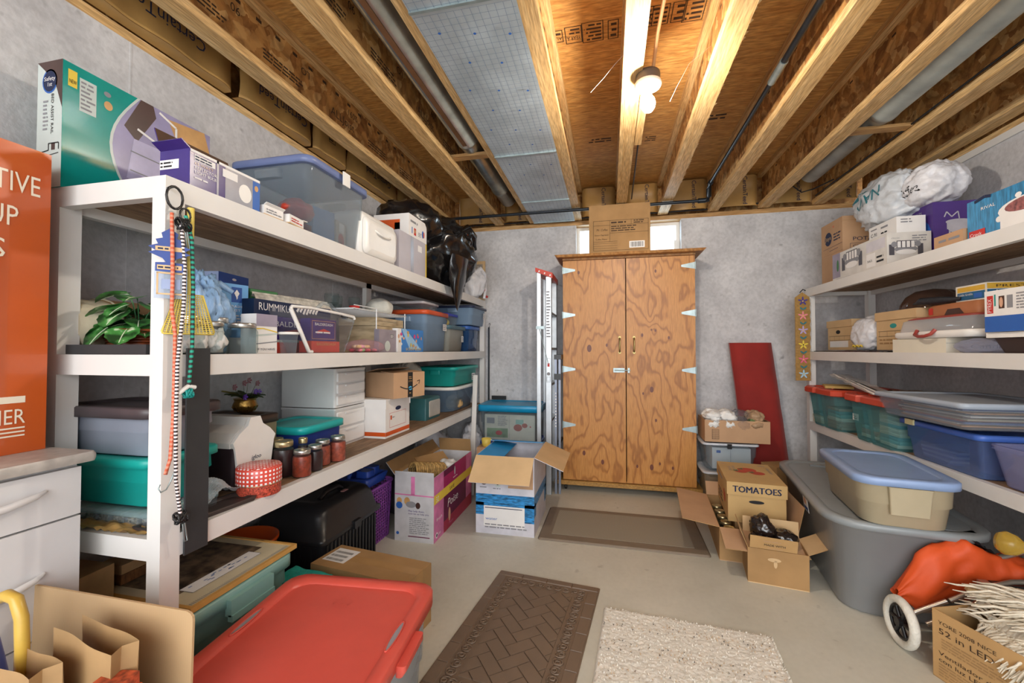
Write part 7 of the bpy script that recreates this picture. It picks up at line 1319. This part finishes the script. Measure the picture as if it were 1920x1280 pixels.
for k in range(3): m.box(-0.14 + k * 0.01, 0.14 - k * 0.015, -0.08, 0.08, k * 0.005, k * 0.005 + 0.004, MAN)
tag(m.build('manila_envelopes', None, (1.60, 3.50, ZR + 0.277), 70), 'stack of manila envelopes on the far coral lid', 'envelopes')
m = MB()
for k in range(4):
    y = -0.02 + k * 0.012; m.tube([(-0.35, y, 0.085 - k * 0.004), (-0.1, y, 0.05), (0.3, y - 0.02, 0.006 + k * 0.002)], 0.006, [WPL, CELLO, WPL, BLK][k], 6)
m.grid(lambda u, v: (-0.36 + 0.68 * u, -0.06 + 0.13 * v, 0.086 - 0.082 * u + 0.008 * noise.noise(V((u * 9, v * 4, 0)))), 30, 8, clear('sleeve_film', '#e8e4e0', 0.5, 0.08))
tag(m.build('plastic_sleeves', None, (1.56, 3.15, ZR + 0.285), -96), 'bundle of clear plastic sleeves and rods sloping across the coral lids', 'plastic sleeves')
m = MB(); m.grid(lambda u, v: (-0.08 + 0.16 * v, -0.22 + 0.44 * u, 0.005 + 0.03 * abs(noise.noise(V((u * 6, v * 3, 3))))), 24, 10, mat('amber_film', '#8a5a22', 0.35, var=0.2)); tag(m.build('amber_packaging', None, (1.82, 2.98, ZR + 0.277), 0), 'amber brown crumpled packaging at the back of the coral lids', 'packaging')
t = tote('grey_lidded_clear_tote', 'wide clear tote with a pale grey lid stacked on the blue tote', 0.53, 0.44, 0.105, clear('pale_clear', '#cdd2d8', 0.14), mat('pale_grey_lid', '#9fa9b6', 0.4, var=0.03), (1.60, 2.345, 0.872), -88, None, taper=0.08, hs=None, r=0.02, over=0.012, skirt=0.014, thick=0.008)
for k in range(12):
    m = MB(); c = ['#c98f5a', '#d8d2c8', '#5b6fa4', '#b8584c', '#cfc0a2', '#7a5a44', '#e2dcd2', '#3c3f52'][k % 8]; m.box(-0.20 + 0.02 * (k % 3), 0.2 - 0.03 * (k % 2), -0.16, 0.15 - 0.02 * (k % 2), 0, 0.0065, mat('pad_%d' % (k % 8), c, 0.6, var=0.15)); tag(m.build('craft_paper_pad', None, (1.60, 2.345, 0.8785 + k * 0.0068), -88 + (k * 37 % 9) - 4), ['orange tan', 'off-white', 'blue', 'brick red', 'pale khaki', 'brown', 'cream', 'navy'][k % 8] + ' paper pad in the stack inside the grey-lidded clear tote', 'paper pad', 'paper pads in the grey-lidded tote')
t = tote('blue_clear_tote', 'see-through blue tote with blue lid under the grey-lidded tote', 0.46, 0.36, 0.185, clear('periwinkle_clear', '#7f9ad0', 0.4), mat('periwinkle_lid', '#4468b8', 0.4), (1.68, 2.385, ZR), -90, None, taper=0.08, hs=None, r=0.02, over=0.02, skirt=0.016, thick=0.008)
m = MB(); m.box(-0.03, 0.03, -0.21, -0.202, 0.17, 0.197, mat('cream_label', '#e2d49c', 0.6)); m.parent = None if False else None; m.build('lid_label', t).location.x = -0.15
for k in range(6):
    m = MB(); m.box(-0.1, 0.1, -0.1, 0.1, 0, 0.01, WHITE if k % 2 else GBX); tag(m.build('envelope', None, (1.64, 2.46, ZR + 0.012 + k * 0.0105), -90 + k * 3 - 8), 'envelope in the stack inside the see-through blue tote', 'envelope', 'envelopes in the blue tote')
carton('maroon_notebook', 'maroon notebook standing inside the see-through blue tote', 'notebook', 0.12, 0.03, 0.15, mat('maroon_cover', '#6f2438', 0.5), (1.60, 2.25, ZR + 0.012), -60)
t = thing('lavender_basket', 'pale lavender open plastic basket at the right edge of low shelf', 'basket', (1.66, 1.95, ZR), -90)
tub_mesh(0.36, 0.30, 0.165, clear('lavender_clear', '#b4b6dc', 0.45, 0.1), 0.14, 0.03, 0.9).build('tub', t)
for k in range(5):
    m = MB(); a = k * 0.7; m.tube([(-0.05 * math.cos(a), -0.05 * math.sin(a), 0.0), (0.05 * math.cos(a), 0.05 * math.sin(a), 0.09 + 0.01 * k)], 0.006, WPL, 6); tag(m.build('white_stick', None, (1.58 + 0.012 * k, 1.93 + 0.01 * k, ZR + 0.012), 0), 'thin white plastic stick in the lavender basket', 'stick', 'white sticks in the lavender basket')
m = MB(); m.lathe([(0.03, 0), (0.035, 0.01), (0.045, 0.06), (0.04, 0.07)], GLS, 20, cap1=False); tag(m.build('drinking_glass', None, (1.585, 1.86, ZR + 0.12), 0), 'clear glass tumbler on top of the lavender basket contents', 'glass')
# ================================================================ RED PANEL AND FAR FLOOR RIGHT
RC = mat('red_velvet', '#8e1f18', 0.85, var=0.12, sc=5, bmp=0.1, sheen=0.3)
def pn(o, tk):
    def g(u, v): x = 0.99 + 0.32 * u + 0.10 * (1 - v) ** 1.0; z = 0.01 + 1.25 * v; y = 3.90 - 0.16 * (1 - v) + o - tk * (1 - abs(2 * u - 1) ** 6) + 0.006 * noise.noise(V((u * 3, v * 9, 0))); return (x, y, z)
    return g
m = MB(); m.grid(pn(0, 0.04), 14, 40, RC); m.grid(lambda u, v: pn(0.03, -0.01)(1 - u, v), 14, 40, RC)
for a in (0, 1): m.grid(lambda u, v, a=a: tuple(V(pn(0, 0.0)(a, v)).lerp(V(pn(0.03, 0.0)(a, v)), u)), 2, 40, RC)
m.grid(lambda u, v: tuple(V(pn(0, 0.04)(u, 1)).lerp(V(pn(0.03, -0.01)(u, 1)), v)), 14, 2, RC)
m.grid(lambda u, v: (0.965 + 0.33 * u + 0.09, 3.865 - 0.05 * 0 + 0.0, 1.24 * v), 1, 1, RC) if 0 else None
tag(m.build('red_cushion'), 'tall dark red fabric pad leaning against the back wall', 'fabric pad')
t = thing('tissue_carton', 'open carton of white wrapped items on clear totes, right of the cabinet', 'carton', (0.94, 3.64, 0.50), -1)
def dr(m, F):
    f = F['front']; m.text(f, 'TT', 0.075, 0.125, 0.028, INKB, 'C', width=0.035); m.line(f, [(0.045, 0.115), (0.105, 0.115)], 0.002, INKB); m.frame(f, 0.05, 0.02, 0.10, 0.095, INKB, 0.002)
    for k in range(5): m.line(f, [(0.05, 0.03 + k * 0.013), (0.10, 0.03 + k * 0.013)], 0.0015, INKB); m.line(f, [(0.056 + k * 0.009, 0.02), (0.056 + k * 0.009, 0.095)], 0.0012, INKB)
open_carton(0.45, 0.27, 0.165, CBP, t, {'right': (0.001, 0)}, draw=dr)
rnd = random.Random(31)
for k in range(16):
    m = MB(); blob(m, (0, 0, 0), (rnd.uniform(0.045, 0.06), rnd.uniform(0.04, 0.055), rnd.uniform(0.035, 0.045)), [PAPERW, PAPERW, CELLO, mat('tan_wrap', '#b09070', 0.5, bmp=0.2)][k % 4], k + 40, 0.4, crease=1.0, sub=4)
    tag(m.build('wrapped_ornament', None, (0.78 + 0.105 * (k % 4) * 0.95, 3.55 + 0.06 * ((k // 4) % 2), 0.635 + (k // 8) * 0.055), rnd.random() * 180), ['item wrapped in white tissue', 'item wrapped in white tissue', 'item wrapped in clear film', 'item wrapped in tan paper'][k % 4] + ' in the open carton right of the cabinet', 'wrapped item', 'tissue wrapped items in the carton')
m = MB(); m.rings([rr(0.09, 0.06, 0.01, 0), rr(0.09, 0.06, 0.01, 0.02)], mat('moss_green', '#5d7440', 0.5)); tag(m.build('green_block', None, (1.07, 3.545, 0.66), 8), 'flat moss green item on top of the tissue wrapped pieces', 'item')
tote('frosted_tote', 'clear tote of white papers directly under the carton of wrapped items', 0.37, 0.30, 0.205, CLR, mat('clear_white_lid', '#cfd4dc', 0.35), (0.895, 3.66, 0.278), 0, None, taper=0.14, hs=None, r=0.03, over=0.012, skirt=0.008, thick=0.006)
m = MB(); m.box(0.865, 0.895, 3.478, 3.492, 0.455, 0.49, BLK); tag(m.build('binder_clip'), 'black clip on the lid of the frosted paper tote', 'clip')
carton('paper_stack', 'stack of white papers inside the tote below wrapped items carton', 'paper', 0.27, 0.22, 0.16, WHITE, (0.905, 3.65, 0.29), 0, draw=lambda m, F: (m.rect(F['front'], 0.03, 0.12, 0.06, 0.14, BLUE), m.line(F['front'], [(0.13, 0), (0.13, 0.16)], 0.002, INKG)))
tote('clear_base_tote', 'lowest clear tote in the stack right of the cabinet, on the floor', 0.38, 0.32, 0.265, clear('tan_clear', '#d8ceba', 0.4), mat('clear_white_lid', '#cfd4dc', 0.35), (0.90, 3.66, 0.0), 0, None, taper=0.1, hs=None, r=0.04, over=0.012, skirt=0.008, thick=0.006)
carton('packed_file_box', 'brown folder box inside the lowest clear tote right of cabinet', 'box', 0.24, 0.18, 0.2, CBL, (0.88, 3.66, 0.012), 0)
# ================================================================ CARTONS ON THE FLOOR, RIGHT
t = thing('bottle_carton', 'open brown carton of jars under and beside the tomato box', 'carton', (0.83, 2.92, 0), -5)
open_carton(0.39, 0.58, 0.185, CBD, t, {'left': (0.20, 82), 'front': (0.20, 100), 'right': (0.16, 12), 'back': (0.1, 40)}, inner=CBP)
rnd = random.Random(2); k = 0
for yy in (2.70, 2.79, 2.88, 2.97, 3.06):
    m = MB(); m.lathe([(0.03, 0), (0.032, 0.01), (0.032, 0.12), (0.024, 0.14), (0.024, 0.15)], GLS, 20, cap1=False); t = thing('glass_jar', 'glass jar with a gold lid standing in the open carton by the tomato box', 'jar', (0.675 + 0.004 * k, yy, 0.005), 0, 'glass jars in the open carton'); m.build('glass', t); m = MB(); m.lathe([(0.028, 0.15), (0.03, 0.152), (0.03, 0.166), (0.026, 0.168), (0.022, 0.164)], GL2, 20); m.build('lid', t); k += 1
carton('inner_box', 'plain brown box inside the carton holding up the tomato box', 'box', 0.24, 0.36, 0.175, CBD, (0.865, 2.96, 0.005), -5)
TMB = mat('tomato_box_kraft', '#c2a06a', 0.75, var=0.06, sc=5); TRD = mat('tomato_red', '#b8442e', 0.6, var=0.1)
t = thing('tomato_box', 'brown lidded produce box printed with red tomatoes', 'box', (0.86, 2.975, 0.186), -6.5)
w, d = 0.30, 0.47
m = MB(); m.box(-w/2, w/2, -d/2, d/2, 0, 0.16, TMB); F = faces(w, d, 0.16); m.disc(F['front'], w * 0.5, 0.125, 0.04, 0.01, INK); f = F['left']; m.disc(f, d * 0.72, 0.10, 0.03, 0.03, TRD); m.disc(f, d * 0.66, 0.12, 0.025, 0.025, TRD, 0.0014); m.scribble(f, 0.05, 0.03, 0.25, 0.10, 3, INKN); m.build('body', t)
w2, d2 = w + 0.012, d + 0.012
m = MB(); m.box(-w2/2, w2/2, -d2/2, d2/2, 0.16, 0.235, TMB); F = faces(w2, d2, 0.075, 0.16); f = F['front']; [m.text(f, 'TOMATOES', w2 / 2 + q, 0.018, 0.036, INKN, 'C', width=0.25, off=0.0016 + abs(q) * 0.1) for q in (-0.0016, 0, 0.0016)]; f = F['left']; m.scribble(f, 0.08, 0.02, 0.3, 0.055, 1, INKG)
f = F['top']; m.disc(f, 0.155, 0.30, 0.055, 0.05, TRD); m.disc(f, 0.205, 0.235, 0.042, 0.038, TRD, 0.0012); m.disc(f, 0.115, 0.25, 0.035, 0.03, TRD, 0.0014)
for a in range(5):
    for (cx, cy, o) in ((0.125, 0.315, 0.0018), (0.175, 0.245, 0.002), (0.09, 0.265, 0.0022)): q = a * 1.2566; m.disc(f, cx + 0.01 * math.cos(q), cy + 0.01 * math.sin(q), 0.011, 0.004, GRN, o, rot=q)
m.text(f, 'PRODUCT', 0.075, 0.38, 0.016, INKG, rot=-math.pi / 2, width=0.12); m.text(f, 'OF USA', 0.05, 0.36, 0.016, INKG, rot=-math.pi / 2, width=0.1); m.text(f, 'VINE RIPE', 0.275, 0.38, 0.016, INKG, rot=-math.pi / 2, width=0.14); m.scribble(f, 0.02, 0.42, 0.06, 0.44, 1, INKG); m.scribble(f, 0.24, 0.42, 0.29, 0.44, 1, INKG)
m.build('lid', t)
t = thing('small_carton', 'small open kraft carton stuffed with black plastic-wrapped items', 'carton', (0.845, 2.515, 0), -9)
def dr(m, F): f = F['front']; m.disc(f, 0.12, 0.13, 0.03, 0.01, CBL); m.disc(f, 0.125, 0.11, 0.008, 0.02, CBL)
open_carton(0.27, 0.20, 0.178, CBD, t, {'left': (0.10, 22), 'right': (0.13, 62), 'back': (0.09, 5)}, inner=CBL, draw=dr)
m = MB(); f = Fr((-0.125, -0.10, 0.18), (1, 0, 0), (0, -0.35, 1)); m.slab([f.p(0, 0, 0), f.p(0.21, 0, 0), f.p(0.21, 0.07, 0), f.p(0.0, 0.075, 0)], f.n, 0.003, CB, CBL); m.text(f, 'MADE WITH', 0.11, 0.022, 0.013, INK, 'C', width=0.095); m.scribble(f, 0.06, 0.045, 0.16, 0.056, 1, CBP); m.scribble(f, 0.08, 0.004, 0.15, 0.012, 1, CBP); m.build('flap', t)
BW_ = mat('black_wrap', '#231a18', 0.15, var=0.2, bmp=0.35, bsc=30, coat=0.6)
for c, r, s_, lab, rt in (((0.80, 2.54, 0.235), (0.05, 0.06, 0.075), 1, 'upright black plastic wrapped item, tallest in the small carton', (20, -20, 0)), ((0.90, 2.52, 0.21), (0.055, 0.05, 0.035), 2, 'black wrapped item lying at the right side of small carton', (0, 10, 10)), ((0.83, 2.46, 0.185), (0.08, 0.028, 0.028), 3, 'black wrapped item along the front of the small carton', (0, 0, -9)), ((0.76, 2.50, 0.195), (0.028, 0.05, 0.035), 4, 'small black wrapped item at the left of the small carton', (0, 0, 0))):
    m = MB(); blob(m, (0, 0, 0), r, BW_, 60 + s_, 0.3, 2.2, crease=1.0, sub=4); o = tag(m.build('black_wrapped_item', None, c, 0), lab, 'wrapped item', 'black wrapped items'); o.rotation_euler = tuple(R_(a) for a in rt)
carton('flat_cardboard', 'brown cardboard behind the tomato box at foot of the red pad', 'cardboard', 0.22, 0.16, 0.36, CBD, (1.24, 3.50, 0), 20)
# ================================================================ BIG GREY TOTE, TAN TOTE
GSM = mat('grey_smoke', '#a5a7a9', 0.3, var=0.05, sc=4); m_, nt_, b_ = MATS['grey_smoke'], MATS['grey_smoke'].node_tree, MATS['grey_smoke'].node_tree.nodes['Principled BSDF']; b_.inputs['Alpha'].default_value = 0.78
t = thing('large_grey_tote', 'very large translucent grey tote with a long grey lid along the right shelf', 'storage tote', (1.335, 2.70, 0), -8.5)
w, d, h = 0.54, 1.10, 0.435
m = MB(); m.rings([rr(0.42, 0.92, 0.10, 0.0), rr(0.44, 0.95, 0.10, 0.015), rr(0.54, 1.10, 0.14, 0.41), rr(0.555, 1.115, 0.14, 0.412), rr(0.555, 1.115, 0.14, h)], GSM, True, False); m.build('tub', t)
m = MB(); GL_ = mat('grey_lid_plastic', '#8f9598', 0.35, var=0.03); m.rings([rr(0.575, 1.135, 0.15, h - 0.022), rr(0.60, 1.16, 0.16, h - 0.02), rr(0.60, 1.16, 0.16, h + 0.002), rr(0.585, 1.145, 0.15, h + 0.01), rr(0.52, 1.08, 0.14, h + 0.01), rr(0.50, 1.06, 0.13, h + 0.002)], GL_, True, True); m.box(-0.12, 0.12, 0.45, 0.47, h, h + 0.012, GL_); m.box(-0.02, 0.22, -0.53, -0.47, h, h + 0.010, GL_); m.build('lid', t)
m = MB(); q = V((-0.266, -0.04, 0.315)); u = V((0, -1, 0)); vv = V((-0.12, 0, 1)).normalized(); f = Fr(q, u, vv); m.slab([f.p(0, 0, 0.002), f.p(0.09, 0, 0.002), f.p(0.09, 0.09, 0.002), f.p(0, 0.09, 0.002)], f.n, 0.0015, WHITE); f = Fr(f.p(0, 0, 0.002), u, vv); m.rect(f, 0.01, 0.008, 0.08, 0.025, NVY); m.disc(f, 0.04, 0.055, 0.025, 0.018, SKIN); m.rect(f, 0.005, 0.075, 0.085, 0.085, TRD); m.build('label', t)
m = MB(); blob(m, (0, 0, 0.17), (0.16, 0.34, 0.16), mat('maroon_cloth', '#4c3038', 0.8, var=0.2, bmp=0.2), 33, 0.2, flat=0.0); tag(m.build('stored_cloth', None, (1.31, 2.62, 0.02), -8), 'dark maroon cloth seen faintly inside the large grey tote', 'cloth')
TANP2 = mat('tan_tote_plastic', '#b5a88c', 0.45, var=0.03); LBL = mat('powder_blue_lid', '#8ea6cf', 0.35, var=0.03)
t = thing('tan_tote', 'tan storage tote with a powder blue lid on top of the large grey tote', 'storage tote', (1.265, 2.385, 0.4455), -9)
tub_mesh(0.335, 0.56, 0.20, TANP2, 0.12, 0.07, 0.5, hollow=False).build('tub', t); lid_mesh(0.345, 0.57, 0.20, LBL, r=0.08, over=0.014, skirt=0.02, thick=0.012, inset=0.06, panel=0.006).build('lid', t)
m = MB(); m.rings([rr(0.13, 0.02, 0.006, 0.06, cy=-0.278), rr(0.145, 0.03, 0.008, 0.17, cy=-0.284), rr(0.15, 0.034, 0.008, 0.178, cy=-0.284)], TANP2); m.build('handle', t)
# ================================================================ ORANGE CART
OF = mat('orange_nylon', '#d9521c', 0.6, var=0.08, sc=6, bmp=0.1); SIL = mat('silver_tube', '#bcb8b0', 0.3, 0.8, var=0.1)
t = thing('shopping_cart', 'folded orange fabric trolley with silver tubes and a white wheel', 'trolley', (1.15, 2.03, 0))
wc = V((0.0, 0.02, 0.098)); m = MB()
def ring(R0, r0, mm, n=28, k=12):
    rs = []
    for i in range(n):
        a = 2 * math.pi * i / n; c = V((0, math.cos(a) * R0, math.sin(a) * R0)); e = V((0, math.cos(a), math.sin(a)))
        rs.append([wc + c + e * (r0 * math.cos(2 * math.pi * j / k)) + V((1, 0, 0)) * (r0 * 1.1 * math.sin(2 * math.pi * j / k)) for j in range(k)])
    rs.append(rs[0]); m.rings(rs, mm, False, False)
ring(0.082, 0.016, mat('white_tyre', '#dcd8cc', 0.9, var=0.08, bmp=0.5, bsc=60)); wh = m.build('wheel', t)
m = MB(); ring(0.062, 0.006, BLK); 
for k in range(6): a = k * math.pi / 3; m.tube([wc + V((0, math.cos(a) * 0.015, math.sin(a) * 0.015)), wc + V((0, math.cos(a) * 0.062, math.sin(a) * 0.062))], 0.008, BLK, 6)
m.lathe([(0.018, -0.016), (0.018, 0.016)], BLK, 16, tuple(wc), 'x'); m.build('hub', wh)
m = MB(); m.tube([wc + V((0, 0, 0)), wc + V((0.07, 0.03, 0.0))], 0.007, BLK)
def tb(pts, r=0.0095, mm=SIL): m.tube(pts, r, mm, 8)
m.build('axle', t)
m = MB(); tb([(0.045, 0.02, 0.14), (0.15, 0.01, 0.205)]); tb([(0.15, -0.005, 0.215), (0.25, -0.005, 0.275), (0.35, -0.005, 0.312), (0.44, -0.005, 0.322), (0.62, -0.005, 0.31)]); tb([(0.07, -0.01, 0.115), (0.20, -0.01, 0.19), (0.28, -0.01, 0.265)], 0.009); tb([(0.10, 0.06, 0.13), (0.24, 0.06, 0.14), (0.5, 0.06, 0.15)], 0.007); tb([(0.34, 0.07, 0.36), (0.62, 0.10, 0.455)], 0.011); m.build('tube_frame', t)
m = MB(); m.box(0.255, 0.285, -0.02, 0.02, 0.215, 0.30, SIL); m.build('bracket', t)
m = MB(); m.box(0.30, 0.64, 0.0, 0.03, 0.255, 0.295, mat('dark_cart_bar', '#2b2826', 0.4)); m.build('crossbar', t)
m = MB()
def fab(u, v):
    x = 0.02 + 0.62 * u; pl = lambda P: next(b[1] + (a_[1] - b[1]) * (x - b[0]) / (a_[0] - b[0]) for b, a_ in zip(P, P[1:]) if x <= a_[0] + 1e-6)
    top = pl([(0, .2), (.05, .29), (.14, .37), (.25, .435), (.33, .375), (.5, .345), (.7, .33)]); bot = pl([(0, .12), (.05, .115), (.12, .13), (.2, .19), (.35, .23), (.7, .25)])
    a = v * 2 * math.pi; th = 0.04 * min(1, 4 * u + 0.25) * min(1, (1 - u) * 6 + 0.3)
    cz = (top + bot) / 2; rz_ = (top - bot) / 2 * min(1, u * 7 + 0.15)
    n = 0.022 * noise.noise(V((u * 6, math.cos(a) * 1.5, math.sin(a) * 1.5))) + 0.014 * (1 - 2 * abs(noise.noise(V((u * 8, v * 6, 4)))))
    return (x, 0.085 + (th + n) * math.cos(a), cz + (rz_ + n) * math.sin(a))
m.grid(fab, 50, 32, OF); m.build('fabric_bag', t)
m = MB(); m.grid(lambda u, v: (0.28 + 0.09 * u, 0.06 + 0.07 * v, 0.43 - 0.06 * u + 0.02 * noise.noise(V((u * 5, v * 5, 1)))), 10, 8, mat('black_mesh', '#2a2c30', 0.5, bmp=0.4)); m.build('mesh_pocket', t)
m = MB(); m.lathe([(0.004, 0), (0.03, 0.004), (0.042, 0.022), (0.036, 0.05), (0.014, 0.075), (0.008, 0.14)], clear('amber_clear', '#e0bc50', 0.55, 0.06), 24); o = tag(m.build('amber_plastic_scoop', None, (1.385, 1.93, 0.50), 0), 'translucent amber plastic scoop leaning over the orange trolley', 'scoop'); o.rotation_euler = (0, R_(100), R_(-15))
# ================================================================ LED BOX AND FRINGE
t = thing('light_fixture_box', 'kraft carton with printed lettering in lower right corner, under a fringed textile', 'carton', (1.425, 1.765, 0), 20)
def dr(m, F):
    f = F['left']; W, H = f.w, f.h; m.text(f, 'YORE 2008 NICE', 0.02, H - 0.045, 0.013, INKB, width=0.17); m.text(f, '52 in LED Hugger', 0.02, H - 0.078, 0.02, INKB, width=0.30); m.scribble(f, 0.03, H - 0.13, 0.24, H - 0.09, 4, CBD); m.text(f, 'Ventilador de techo', 0.02, H - 0.155, 0.014, INKB, width=0.25); m.text(f, 'con luz LED, 132 cm', 0.02, H - 0.178, 0.014, INKB, width=0.24); m.scribble(f, 0.02, 0.012, 0.3, 0.062, 5, CBD)
open_carton(0.40, 0.43, 0.245, CB, t, {'front': (0.12, 50)}, inner=CBD, draw=dr)
CRC = mat('cream_cotton', '#e4dac6', 0.95, var=0.06, sc=30, bmp=0.3, bsc=200)
t = thing('fringed_textile', 'cream cotton textile with thick fringe draped over the lower right carton', 'textile', (1.43, 1.66, 0.0))
m = MB()
def ft(u, v):
    x = -0.13 + 0.42 * u; y = -0.19 + 0.38 * v; z = 0.29 + 0.03 * math.sin(u * 3) + 0.012 * noise.noise(V((u * 4, v * 4, 0)))
    e = max(0, 0.25 - u) * 0.5; return (x, y, z - e * e * 4 + 0.0015 * math.sin(v * 150))
m.grid(ft, 40, 90, CRC); m.build('cloth', t)
m = MB(); rnd = random.Random(77)
def strand(p, d, L, r):
    p = V(p); d = V(d).normalized(); pts = []; s_ = rnd.random() * 9
    for k in range(6): a = k / 5; pts.append(p + d * (L * a) + V((0.012 * math.sin(s_ + a * 4), 0.012 * math.cos(s_ + a * 3), -0.05 * a * a - 0.004 * math.sin(a * 9))))
    m.tube(pts, [r, r, r * 0.9, r * 0.9, r * 0.7, r * 0.3], CRC, 5)
for i in range(260):
    v = rnd.random(); p = ft(0.02, v); strand((p[0], p[1], p[2]), (-1, rnd.uniform(-0.7, 0.3), rnd.uniform(-0.5, 0.1)), 0.05 + rnd.random() * 0.04, 0.0046)
for i in range(280):
    u = 0.1 + 0.9 * rnd.random(); v = rnd.uniform(0.2, 1.0); p = ft(u, v); strand((p[0], p[1], p[2] + 0.012 + 0.02 * rnd.random()), (rnd.uniform(-1.2, -0.4), rnd.uniform(0.2, 1.0), 0.25), 0.11 + rnd.random() * 0.06, 0.005)
for i in range(120):
    u = rnd.random(); p = ft(u, 1.0); strand((p[0], p[1], p[2]), (rnd.uniform(-0.6, 0.2), 1, 0.3), 0.09 + rnd.random() * 0.05, 0.0045)
o = m.build('fringe', t); o['kind'] = 'stuff'
m = MB(); blob(m, (0, 0, 0), (0.06, 0.04, 0.02), mat('beige_knit', '#cbb58c', 0.9, bmp=0.3), 15, 0.3, sub=3); tag(m.build('beige_cloth', None, (1.36, 1.93, 0.30), -20), 'beige cloth end sticking up behind the fringed textile', 'cloth')
